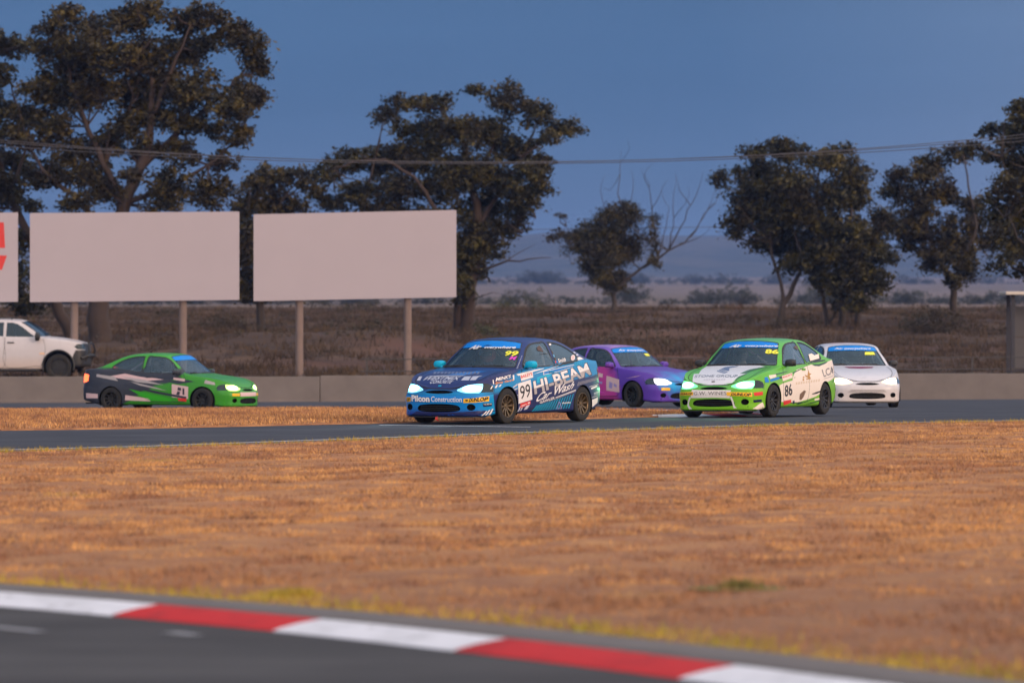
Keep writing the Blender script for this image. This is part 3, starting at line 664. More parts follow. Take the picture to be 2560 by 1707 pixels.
BUSHES = [
    ('round_bush', 'dark rounded bush in front of the forked gum tree', 16.85, 200, [(0.00, 1.62, 0.65, 0.51), (0.82, 1.75, 0.73, 0.51), (1.54, 1.53, 0.51, 0.44), (0.45, 1.32, 0.91, 0.33), (1.27, 1.26, 0.73, 0.29)]),
    ('low_bush', 'low dark bush trailing right of the round bush', 19.50, 204, [(0.00, 1.31, 0.56, 0.19), (0.65, 1.22, 0.56, 0.19), (1.20, 1.25, 0.41, 0.17)]),
    ('green_bush', 'small dark green bush at the foot of the middle tree', -1.13, 195, [(0.00, 1.57, 0.46, 0.32), (0.32, 1.45, 0.42, 0.28), (0.11, 1.27, 0.46, 0.21)]),
    ('grey_bush', 'grey green bush on the rise right of the middle tree', 0.11, 290, [(0.00, 2.81, 1.05, 0.42), (0.92, 2.86, 0.79, 0.37), (-0.53, 2.55, 0.79, 0.32), (1.45, 2.55, 0.68, 0.26)]),
    ('rusty_bush', 'rusty brown bush below the small gum tree', 7.82, 262, [(0.00, 2.46, 0.43, 0.21), (-0.59, 2.41, 0.43, 0.19), (0.48, 2.36, 0.38, 0.17)]),
    ('rusty_bush', 'rusty brown bush left of the many stemmed gum tree', 12.00, 250, [(0.00, 2.42, 0.50, 0.27), (-0.45, 2.24, 0.50, 0.20), (0.45, 2.24, 0.36, 0.20)]),
    ('scrub_bush', 'brown scrub bush under the many stemmed gum tree', 12.00, 212, [(0.00, 1.87, 0.46, 0.27), (0.58, 1.72, 0.50, 0.19), (-0.48, 1.72, 0.38, 0.15)]),
    ('scrub_bush', 'dull scrub bush behind the posts of the right billboard', -5.44, 196, [(0.00, 2.03, 0.78, 0.39), (-0.89, 1.89, 0.71, 0.32), (0.89, 1.86, 0.64, 0.28), (-1.96, 1.86, 0.64, 0.25)]),
    ('scrub_bush', 'dark scrub bush below the gap between the billboards', -11.90, 200, [(0.00, 1.99, 0.80, 0.44), (0.91, 1.86, 0.73, 0.36), (-0.73, 1.72, 0.73, 0.25)]),
    ('scrub_bush', 'wide brown scrub bush at the base of the small gum tree', 3.35, 240, [(0.00, 1.62, 1.31, 0.30), (-1.09, 1.47, 0.87, 0.22), (1.31, 1.56, 1.09, 0.26), (2.39, 1.62, 0.87, 0.24)]),
]
# ------------------------------------------------------------------ trees
def leaf_mat(name, dark, light, dry):
    m, nt, N, L, P = nmat(name)
    P.inputs['Roughness'].default_value = .65
    P.inputs['Specular IOR Level'].default_value = .25
    tc = N.new('ShaderNodeTexCoord')
    n1 = N.new('ShaderNodeTexNoise'); n1.inputs['Scale'].default_value = .55; n1.inputs['Detail'].default_value = 3
    n2 = N.new('ShaderNodeTexNoise'); n2.inputs['Scale'].default_value = 1.7; n2.inputs['Detail'].default_value = 2
    L.new(tc.outputs['Object'], n1.inputs[0]); L.new(tc.outputs['Object'], n2.inputs[0])
    a = N.new('ShaderNodeMix'); a.data_type = 'RGBA'; a.inputs['A'].default_value = (*dark, 1); a.inputs['B'].default_value = (*light, 1)
    r = N.new('ShaderNodeMapRange'); r.inputs[1].default_value = .42; r.inputs[2].default_value = .66; L.new(n2.outputs['Fac'], r.inputs[0])
    L.new(r.outputs[0], a.inputs['Factor'])
    b = N.new('ShaderNodeMix'); b.data_type = 'RGBA'; b.inputs['B'].default_value = (*dry, 1); L.new(a.outputs['Result'], b.inputs['A'])
    r2 = N.new('ShaderNodeMapRange'); r2.inputs[1].default_value = .48; r2.inputs[2].default_value = .70; L.new(n1.outputs['Fac'], r2.inputs[0])
    L.new(r2.outputs[0], b.inputs['Factor'])
    L.new(b.outputs['Result'], P.inputs['Base Color'])
    return m
M_LEAF = leaf_mat('gum_leaves', (.009, .0085, .0045), (.082, .062, .014), (.022, .015, .008))
M_LEAF2 = leaf_mat('greener_gum_leaves', (.010, .0105, .005), (.078, .064, .015), (.021, .016, .008))
M_BARK = plain('gum_bark', (.040, .026, .021), rough=.9, var=.45, scale=1.6, bump=.4)
M_BARK2 = plain('grey_bark', (.042, .033, .030), rough=.9, var=.4, scale=2.0, bump=.4)
M_BUSH = leaf_mat('bush_leaves', (.032, .028, .018), (.056, .046, .026), (.050, .034, .024))
M_GBUSH = leaf_mat('green_bush_leaves', (.040, .045, .022), (.075, .08, .035), (.05, .045, .03))
M_RUST = leaf_mat('rusty_leaves', (.075, .038, .026), (.11, .055, .035), (.09, .05, .03))
M_HEDGE = leaf_mat('far_hedge_leaves', (.032, .036, .022), (.05, .05, .03), (.045, .04, .03))

def leaves(clumps, g, dens, size, sub=9, depth=1.0, hang=.9, floor=None):
    """leaf cards scattered in little sprays through each clump: returns (n*4, 3) corners"""
    out = []
    for (cx, cz, rx, rz) in clumps:
        ry = depth * (.55 * rx + .6 * rz) * g.uniform(.8, 1.3)
        cy = g.normal(0, depth * .9) if depth > 0 else 0
        ns = max(5, int(sub * (rx * rz) ** .5 * 2.2))
        d = g.normal(size=(ns, 3)); d /= np.linalg.norm(d, axis=1)[:, None]
        rad = g.uniform(.15, 1.12, ns) ** .7
        c = d * rad[:, None] * np.array([rx, ry, rz])
        rs = g.uniform(.14, .46, ns) * min(rx, rz) + .09
        for k in range(ns):
            n = max(8, int(dens * rs[k] ** 2 * 40))
            p = g.normal(0, .56, size=(n, 3)) * rs[k] * np.array([1.25, 1.2, .72])
            p[:, 2] -= .25 * np.abs(p[:, 0])
            p += c[k] + np.array([cx, cy, cz])
            out.append(p)
    P = np.concatenate(out)
    if floor is not None:
        P = P[P[:, 2] > floor]
    n = len(P)
    # a leaf: narrow quad that hangs down and out
    a = g.uniform(0, 2 * np.pi, n)
    ax = np.stack([np.cos(a), np.sin(a), g.uniform(-1.4, .5, n) * hang], 1); ax /= np.linalg.norm(ax, axis=1)[:, None]
    b = g.normal(size=(n, 3)); b -= ax * (b * ax).sum(1)[:, None]; b /= np.linalg.norm(b, axis=1)[:, None]
    ln = size * g.uniform(.6, 1.3, n)[:, None]; wd = ln * g.uniform(.34, .6, n)[:, None]
    V = np.stack([P - ax * ln * .5, P + b * wd * .5, P + ax * ln * .5, P - b * wd * .5], 1)
    return V.reshape(-1, 3)

def build_trees():
    g = np.random.default_rng(21)
    for ti, (name, label, bx, by, clumps, limbs) in enumerate(TREES):
        z0 = zt1(bx, by)
        t = empty(name, (bx, by, z0))
        tag(t, label, 'tree', 'gum trees behind the wall')
        mb = MB()
        bark = M_BARK if ti in (0, 1, 3) else M_BARK2
        for li, (pts, r0, r1) in enumerate(limbs):
            P = np.array(pts)
            if li == 0:
                P[0, 1] = min(P[0, 1], z0 - .15)
            yy = np.zeros(len(P)) if li == 0 else np.linspace(0, g.normal(0, 1.0), len(P))
            Q, s = smooth_path(np.stack([P[:, 0], yy, P[:, 1] - z0], 1), .45)
            Q[1:-1] += g.normal(0, .035, (len(Q) - 2, 3))
            if pts[0][1] < z0 + 1.2 and li > 0:
                Q[0, 2] = min(Q[0, 2], -.15)
            rr = r0 + (r1 - r0) * (s / s[-1]) ** .8
            rr[0] *= 1.25 if li == 0 else 1.0
            mb.tube(Q, list(rr * (.8 if li == 0 else .62)), n=8)
        # twigs from the limbs into the clumps
        L0 = np.concatenate([np.array(p) for p, _, _ in limbs])
        for (cx, cz, rx, rz) in clumps:
            k = np.argmin(np.hypot(L0[:, 0] - cx, L0[:, 1] - cz) + (L0[:, 1] > cz) * 1.0)
            a = np.array([L0[k, 0], 0, L0[k, 1] - z0])
            for _ in range(2):
                b = np.array([cx + g.uniform(-.7, .7) * rx, g.normal(0, .6), cz + g.uniform(-.2, .8) * rz - z0])
                m_ = (a + b) / 2 + np.array([g.normal(0, .12), g.normal(0, .12), -.1])
                mb.tube([a, m_, b], [.05, .03, .012], n=5, cap=False)
        mb.build('trunk', bark, t, smooth=True)
        C = [(cx, cz - z0, rx, rz) for cx, cz, rx, rz in clumps]
        big = 1.0 if name == 'gum_tree' else .8
        V = leaves(C, g, 16, .20 * big, sub=18, depth=1.0)
        me = mesh('crown', V, np.arange(len(V)).reshape(-1, 4))
        obj('crown', me, M_LEAF if ti % 2 == 0 else M_LEAF2, t)
    for name, label, bx, by, clumps in BUSHES:
        z0 = zt1(bx, by)
        t = empty(name, (bx, by, z0))
        tag(t, label, 'bush', 'bushes behind the wall')
        low = min(c[1] - c[3] for c in clumps)
        C = [(cx, cz - z0 if cz - rz > z0 - .2 else cz - z0 + max(0, z0 - (cz - rz)) * .4, rx, rz) for cx, cz, rx, rz in clumps]
        drop = max(0.0, min(c[1] - c[3] for c in C))
        C = [(cx, cz - drop, rx, rz) for cx, cz, rx, rz in C]
        m = M_RUST if 'rusty' in name else (M_GBUSH if 'gr' in name else M_BUSH)
        V = leaves(C, g, 16, .11, sub=14, depth=.8, floor=.02)
        obj('foliage', mesh('foliage', V, np.arange(len(V)).reshape(-1, 4)), m, t)
        mb = MB()
        for (cx, cz, rx, rz) in C:
            for _ in range(3):
                mb.tube([(cx * .3, 0, -.1), (cx + g.uniform(-.5, .5) * rx, g.normal(0, .3), max(.1, cz))], [.03, .012], n=5)
        mb.build('stems', M_BARK2, t)
    # low scrub lumped over the banks
    C = []
    for _ in range(150):
        y = g.uniform(166, 320); x = g.uniform(-1, 1) * (y * .125 + 2)
        h = g.uniform(.12, .42) * (1 + .4 * (y > 230))
        C.append((x, y, h))
    V = []
    for x, y, h in C:
        v = leaves([(0, h * .7, h * g.uniform(1.5, 4.5), h * .75)], g, 9, .13, sub=9, depth=.7)
        V.append(v + np.array([x, y, zt1(x, y)]))
    V = np.concatenate(V)
    tag(obj('low_scrub', mesh('low_scrub', V, np.arange(len(V)).reshape(-1, 4)), M_BUSH), 'low brown scrub scattered over the earth banks', 'scrub', kind='stuff')
    # far hedgerows across the plain: masses of trees nobody could count
    for nm, lab, d, lo, hi, hgt, m, n in (('far_hedgerow', 'dark hedgerow running across the plain behind the trees', 760, -95, 95, 1.9, M_HEDGE, 170),
                                          ('far_tree_line', 'thin hazy line of trees at the foot of the hills', 2300, -270, 270, 3.5, M_HEDGE, 200)):
        C = []
        for x in np.sort(g.uniform(lo, hi, n)):
            big = g.uniform(.45, 1.25) * (1 + .5 * math.sin(x * 40 / hi))
            zz = zt1(x, d)
            C.append((x, zz + hgt * .5 * big, hgt * g.uniform(.9, 2.2) * big, hgt * .62 * big))
        V = leaves(C, g, 1.6 if d < 1000 else .3, .42 if d < 1000 else 1.1, sub=6 if d < 1000 else 3, depth=1.0)
        V[:, 1] += d
        tag(obj(nm, mesh(nm, V, np.arange(len(V)).reshape(-1, 4)), m), lab, 'hedgerow', kind='stuff')
build_trees()

# ------------------------------------------------------------------ wall, fence, billboards, shelter, wires
def build_structures():
    M_POST = plain('grey_post', (.17, .125, .11), rough=.8, var=.3, scale=3, bump=.1)
    M_WIRE = plain('fence_steel', (.05, .045, .045), rough=.6, var=.2)
    w = empty('concrete_wall', (0, 150.1, -1.0))
    tag(w, 'long low grey concrete wall along the far side of the track', 'wall')
    x = -60.0
    k = 0
    me = None
    while x < 60:
        top = -.10 + .0036 * np.clip(x + 3, -30, 30) + .012 * math.sin(k * 2.1)
        mb = MB().box((x + 3, 0, (top + 1.0 + -.25) / 2), (2.992, .14, (top + 1.0 + .25) / 2), bev=.012)
        mb.build('wall_panel', M_CONC, w)
        mb = MB().box((x + 3, -.17, -.03), (2.992, .05, .16), bev=.012)
        mb.build('wall_footing', M_CONC, w)
        x += 6.0; k += 1
    # post and rail fence just behind the wall
    f = empty('rail_fence', (0, 152.2, 0))
    tag(f, 'low dark post and rail fence behind the concrete wall', 'fence')
    for i, xx in enumerate(np.arange(-4.6, 30.1, 2.4)):
        z0 = zt1(xx, 152.2)
        MB().box((xx, 0, (z0 + .44) / 2 - .05), (.028, .028, (.44 - z0) / 2 + .06)).build('fence_post', M_WIRE, f)
    for zz in (.40, .02):
        MB().tube([(-4.8, -.06, zz - .02), (0, -.06, zz), (30.3, -.06, zz + .1)], .020, n=6).build('fence_rail', M_WIRE, f)

    M_PANEL = plain('billboard_skin', (.365, .322, .352), rough=.55, var=.04, scale=.8)
    M_STEEL = plain('billboard_frame', (.16, .15, .16), rough=.5, var=.2)
    for lab, x0, x1, zb0, zb1, zt0, zt1_, posts in (
            ('blank pale billboard on two posts, left of the pair fully in view', -15.50, -8.77, 2.20, 2.27, 5.06, 5.11, (-14.1, -10.6)),
            ('blank pale billboard on two posts, right of the pair fully in view', -8.31, -1.79, 2.23, 2.36, 5.02, 5.16, (-6.85, -3.36)),
            ('pale billboard with red lettering cut off by the left edge', -22.6, -15.89, 2.16, 2.21, 5.03, 5.08, (-21.2, -17.8))):
        y = 154.4
        b = empty('billboard', ((x0 + x1) / 2, y, zt1((x0 + x1) / 2, y)))
        tag(b, lab, 'billboard', 'trackside billboards')
        ox, oz = b.location.x, b.location.z
        def quad(m, ya, yb, nm, mat):
            P = [(x0 + m - ox, zb0 + m - oz), (x1 - m - ox, zb1 + m - oz), (x1 - m - ox, zt1_ - m - oz), (x0 + m - ox, zt0 - m - oz)]
            return MB().prism(P, ya, yb).build(nm, mat, b)
        quad(0, -.06, 0.0, 'panel', M_PANEL)
        # angle frame on the back, rails and posts
        for u in (.08, .36, .64, .92):
            za = zb0 + u * (zt0 - zb0) - oz; zc = zb1 + u * (zt1_ - zb1) - oz
            MB().tube([(x0 + .05 - ox, .05, za), (x1 - .05 - ox, .05, zc)], .045, n=4).build('rail', M_STEEL, b)
        for p in posts:
            zg = zt1(p, y + .2) - oz
            MB().tube([(p - ox, .22, zg - .3), (p - ox, .22, 4.6 - oz)], .125, n=16).build('post', M_POST, b, smooth='auto')
            MB().tube([(p - ox, .22, zg - .05), (p - ox, .22, zg + .12)], .2, n=12).build('post_footing', M_CONC, b)
        if x1 < -15:
            MR = plain('sign_red', (.55, .03, .025), rough=.5, var=.08)
            def red(poly, nm):
                MB().prism([(px - ox, pz - oz) for px, pz in poly], -.066, -.0601).build(nm, MR, b)
            red([(-17.6, 3.94), (-16.30, 3.94), (-16.34, 4.76), (-16.9, 4.76)], 'red_letter_bar')
            red([(-17.9, 3.24), (-16.40, 3.24), (-16.24, 3.70), (-17.5, 3.70)], 'red_letter_bar')

    # small shelter at the right edge
    s = empty('trackside_shelter', (17.6, 152.6, zt1(17.6, 152.6)))
    tag(s, 'pale flat roofed shelter with a dark corner post at the right edge', 'shelter')
    M_SHEET = plain('pale_sheet_wall', (.075, .070, .072), rough=.6, var=.15, scale=2)
    M_DARK = plain('dark_post', (.02, .02, .03), rough=.6, var=.2)
    M_ROOF = plain('pale_roof', (.50, .44, .38), rough=.6, var=.1)
    for i in range(2):
        MB().box((.1 + 0, 1.0, .78 + i * 1.0), (1.62, .03, .485)).build('wall_sheet', M_SHEET, s)
    for xx in (-1.72, 1.72):
        MB().box((xx, -.4, 1.3), (.06, .06, 1.33)).build('corner_post', M_DARK, s)
        MB().box((xx, 1.0, 1.3), (.06, .06, 1.33)).build('corner_post', M_DARK, s)
    MB().box((0, .35, 2.68), (1.98, 1.1, .05), bev=.015).build('roof', M_ROOF, s)
    MB().box((.1, .98, .22), (1.62, .06, .06)).build('base_rail', M_DARK, s)

    # overhead wires with their poles standing outside the picture
    MW = plain('overhead_wire', (.05, .045, .05), rough=.5, var=.1)
    MP = plain('wire_pole', (.12, .10, .09), rough=.9, var=.3, scale=3)
    wires = [('upper overhead wire sagging across the trees', -46, 147.0, 12.8, 46, 147, 13.3, .6, 6.6),
             ('middle overhead wire sagging across the trees', -46, 147.3, 12.05, 46, 147.3, 12.49, .6, 5.8),
             ('lower overhead wire sagging across the trees', -46, 147.6, 11.5, 46, 147.6, 11.95, .6, 5.3),
             ('thin far wire low between the middle and right trees', -90, 262, 6.2, 90, 262, 8.4, 0, .75)]
    for lab, xa, ya, za, xb, yb, zb, _, sag in wires:
        pts = []
        for t in np.linspace(0, 1, 61):
            pts.append((xa + (xb - xa) * t, ya + (yb - ya) * t, za + (zb - za) * t - sag * 4 * t * (1 - t)))
        o = MB().tube(pts, .012 if ya < 200 else .016, n=5).build('overhead_wire', MW)
        tag(o, lab, 'wire', 'overhead wires')
    for xx, yy, h, lab in ((-46, 147.2, 12.9, 'timber pole carrying the near wires, beyond the left edge'), (46, 147.2, 13.4, 'timber pole carrying the near wires, beyond the right edge'),
                           (-90, 262, 6.3, 'timber pole carrying the thin far wire, beyond the left edge'), (90, 262, 8.5, 'timber pole carrying the thin far wire, beyond the right edge')):
        z0 = zt1(xx, yy)
        o = MB().tube([(xx, yy, z0 - .5), (xx, yy, h)], [.17, .11], n=10).build('wire_pole', MP)
        tag(o, lab, 'pole', 'wire poles')
build_structures()
# ------------------------------------------------------------------ car bodies
def pchip(P, n):
    """monotone cubic through the rows of P (axis 0), n samples per span"""
    P = np.asarray(P, float)
    D = np.diff(P, axis=0)
    T = np.zeros_like(P)
    a, b = D[:-1], D[1:]
    same = (a * b) > 0
    with np.errstate(divide='ignore', invalid='ignore'):
        T[1:-1] = np.where(same, 2 * a * b / (a + b), 0)
    T[0], T[-1] = D[0], D[-1]
    out = []
    for i in range(len(P) - 1):
        t = np.linspace(0, 1, n[i] if hasattr(n, '__len__') else n, endpoint=False).reshape((-1,) + (1,) * (P.ndim - 1))
        h00 = 2 * t ** 3 - 3 * t ** 2 + 1; h10 = t ** 3 - 2 * t ** 2 + t; h01 = -2 * t ** 3 + 3 * t ** 2; h11 = t ** 3 - t ** 2
        out.append(h00 * P[i] + h10 * T[i] + h01 * P[i + 1] + h11 * T[i + 1])
    out.append(P[-1:])
    return np.concatenate(out)

def relax(G, k, fix=True):
    """a few smoothing passes over a sampled grid, border kept"""
    for _ in range(k):
        H = G.copy()
        H[1:-1] = .5 * G[1:-1] + .25 * (G[:-2] + G[2:])
        G = H.copy()
        G[:, 1:-1] = .5 * H[:, 1:-1] + .25 * (H[:, :-2] + H[:, 2:])
    return G

def shell(belt, upper, nb, nl, nu, nv, passes=2):
    """belt: control net (columns from front centre round to rear centre, levels bottom to top);
    upper: control net (rows front to rear, v from the belt edge to the centre line). Returns a bmesh, mirrored."""
    B = np.asarray(belt, float); U = np.asarray(upper, float)
    nF = U.shape[1]                        # columns along the front edge and the rear edge
    nS = U.shape[0]                        # columns along the side incl. both corners
    spans = [nv] * (nF - 1) + [nu] * (nS - 1) + [nv] * (nF - 1)
    G = pchip(B, spans)
    G = np.swapaxes(pchip(np.swapaxes(G, 0, 1), nl), 0, 1)
    G = relax(G, passes)
    H = pchip(U, nu)
    H = np.swapaxes(pchip(np.swapaxes(H, 0, 1), nv), 0, 1)
    H = relax(H, passes)
    # weld the upper patch onto the belt's top edge
    top = G[:, -1]
    f = (nF - 1) * nv; s = (nS - 1) * nu
    def pin(edge_new, rows):
        pass
    d0 = top[f:f + s + 1] - H[:, 0]; H[:, 0] += d0; H[:, 1] += d0 * .5
    dF = top[:f + 1][::-1] - H[0]; H[0] += dF; H[1] += dF * .5
    dR = top[f + s:] - H[-1]; H[-1] += dR; H[-2] += dR * .5
    bm = bmesh.new()
    def put(A, flip):
        vs = [[bm.verts.new(p) for p in row] for row in A]
        for i in range(len(A) - 1):
            for j in range(len(A[0]) - 1):
                q = [vs[i][j], vs[i][j + 1], vs[i + 1][j + 1], vs[i + 1][j]]
                bm.faces.new(q if not flip else q[::-1])
    for sgn in (1, -1):
        M = np.array([1, sgn, 1])
        put(G * M, sgn < 0)
        put(H * M, sgn < 0)
    bmesh.ops.remove_doubles(bm, verts=bm.verts, dist=.0008)
    bmesh.ops.recalc_face_normals(bm, faces=bm.faces)
    # make sure the shell faces outwards
    c = [f_ for f_ in bm.faces if f_.calc_center_median().z > 1.2]
    if sum(f_.normal.z for f_ in c) < 0:
        bmesh.ops.reverse_faces(bm, faces=bm.faces)
    return bm

AX = {'side': (0, 2), 'front': (1, 2), 'top': (0, 1)}
def cut(bm, view, poly, test):
    """cut the shell along a polygon drawn in a view; return the faces inside it that pass test(centre, normal)"""
    i, j = AX[view]
    P = np.asarray(poly, float)
    lo, hi = P.min(0) - .002, P.max(0) + .002
    n = len(P)
    def near():
        r = []
        for f in bm.faces:
            c = f.calc_center_median()
            if lo[0] - .12 < c[i] < hi[0] + .12 and lo[1] - .12 < c[j] < hi[1] + .12 and test(c, f.normal):
                us = [v.co[i] for v in f.verts]; ws = [v.co[j] for v in f.verts]
                if max(us) > lo[0] and min(us) < hi[0] and max(ws) > lo[1] and min(ws) < hi[1]:
                    r.append(f)
        return r
    fs = near()
    for k in range(n):
        a, b = P[k], P[(k + 1) % n]
        d = b - a
        if np.hypot(*d) < 1e-6:
            continue
        no = [0, 0, 0]; no[i], no[j] = -d[1], d[0]
        co = [0, 0, 0]; co[i], co[j] = a[0], a[1]
        ge = set(fs)
        for f in fs:
            ge.update(f.edges); ge.update(f.verts)
        r_ = bmesh.ops.bisect_plane(bm, geom=list(ge), plane_co=co, plane_no=Vector(no).normalized(), dist=1e-5)
        fs = [g_ for g_ in r_['geom'] if isinstance(g_, bmesh.types.BMFace) and g_.is_valid]
    bm.normal_update()
    fs = near()
    cs = np.array([[f.calc_center_median()[i], f.calc_center_median()[j]] for f in fs]) if fs else np.zeros((0, 2))
    ins = in_poly(cs[:, 0], cs[:, 1], P) if len(cs) else []
    return [f for f, k in zip(fs, ins) if k]

def take(bm, faces, name, offset=0.0):
    """split faces off the shell into a mesh of their own"""
    faces = [f for f in faces if f.is_valid]
    idx, V, F = {}, [], []
    N = {}
    for f in faces:
        for v in f.verts:
            N[v] = v.normal.copy()
    for f in faces:
        q = []
        for v in f.verts:
            if v not in idx:
                idx[v] = len(V); V.append(v.co + v.normal * offset)
            q.append(idx[v])
        F.append(q)
    me = bpy.data.meshes.new(name)
    me.from_pydata([tuple(v) for v in V], [], F)
    me.update()
    me.polygons.foreach_set('use_smooth', np.ones(len(me.polygons), dtype=bool))
    bmesh.ops.delete(bm, geom=faces, context='FACES')
    return me

def inset_pocket(bm, faces, depth, axis_dir, name):
    """take faces and push them back along a direction, with walls, as a recessed pocket"""
    faces = [f for f in faces if f.is_valid]
    fs = set(faces)
    rim = [e for f in faces for e in f.edges if sum(1 for g in e.link_faces if g in fs) == 1]
    idx, V, F = {}, [], []
    d = Vector(axis_dir) * depth
    for f in faces:
        q = []
        for v in f.verts:
            if v not in idx:
                idx[v] = len(V); V.append(v.co + d)
            q.append(idx[v])
        F.append(q)
    for e in rim:
        a, b = e.verts
        k = len(V)
        V += [a.co.copy(), b.co.copy()]
        F.append([idx[a], idx[b], k + 1, k])
    me = bpy.data.meshes.new(name)
    me.from_pydata([tuple(v) for v in V], [], F)
    me.update()
    bmesh.ops.delete(bm, geom=faces, context='FACES')
    return me

def arc(cx, cz, r, a0, a1, n):
    return [(cx + r * math.cos(R(a)), cz + r * math.sin(R(a))) for a in np.linspace(a0, a1, n)]

def spline2(pts, n=6):
    """closed smooth outline through points"""
    P = np.asarray(pts, float); m = len(P)
    out = []
    for i in range(m):
        a, b, c, d = P[i - 1], P[i], P[(i + 1) % m], P[(i + 2) % m]
        for t in np.linspace(0, 1, n, endpoint=False):
            out.append(.5 * (2 * b + (c - a) * t + (2 * a - 5 * b + 4 * c - d) * t * t + (3 * b - a - 3 * c + d) * t ** 3))
    return np.array(out)

def belt_net(F, S, Rr, ZB, LF, LS, LR, front, rear, mid=-1.25):
    """columns round the car; level tables give (z, inset) at front, side and rear, the last z comes from ZB"""
    belt = []
    pts = [(p, 'F', i) for i, p in enumerate(F)] + [(p, 'S', i) for i, p in enumerate(S)] + [(p, 'R', i) for i, p in enumerate(Rr)]
    P2 = np.array([p for p, _, _ in pts])
    full = np.vstack([P2[1] * [1, -1], P2, P2[-2] * [1, -1]])
    tan = full[2:] - full[:-2]; tan /= np.linalg.norm(tan, axis=1)[:, None]
    nor = np.stack([tan[:, 1], -tan[:, 0]], 1) * -1
    nor = np.where((nor * (P2 - np.array([mid, 0]))).sum(1)[:, None] < 0, -nor, nor)
    for k, (p, kind, i) in enumerate(pts):
        x = p[0]
        wf = np.clip((x - front[0]) / front[1], 0, 1); wr = np.clip((rear[0] - x) / rear[1], 0, 1)
        wf = wf * wf * (3 - 2 * wf); wr = wr * wr * (3 - 2 * wr)
        zb = ZB[kind][i]
        col = []
        for (a, b, c) in zip(LF, LS, LR):
            z = zb if a[0] is None else wf * a[0] + wr * c[0] + (1 - wf - wr) * b[0]
            ins = wf * a[1] + wr * c[1] + (1 - wf - wr) * b[1]
            col.append((p[0] - nor[k, 0] * ins, p[1] - nor[k, 1] * ins, z))
        # keep the levels ordered under a low bonnet edge
        for j in range(len(col) - 2, -1, -1):
            if col[j][2] > col[j + 1][2] - .035:
                col[j] = (col[j][0], col[j][1], col[j + 1][2] - .035)
        belt.append(col)
    belt = np.array(belt)
    return belt

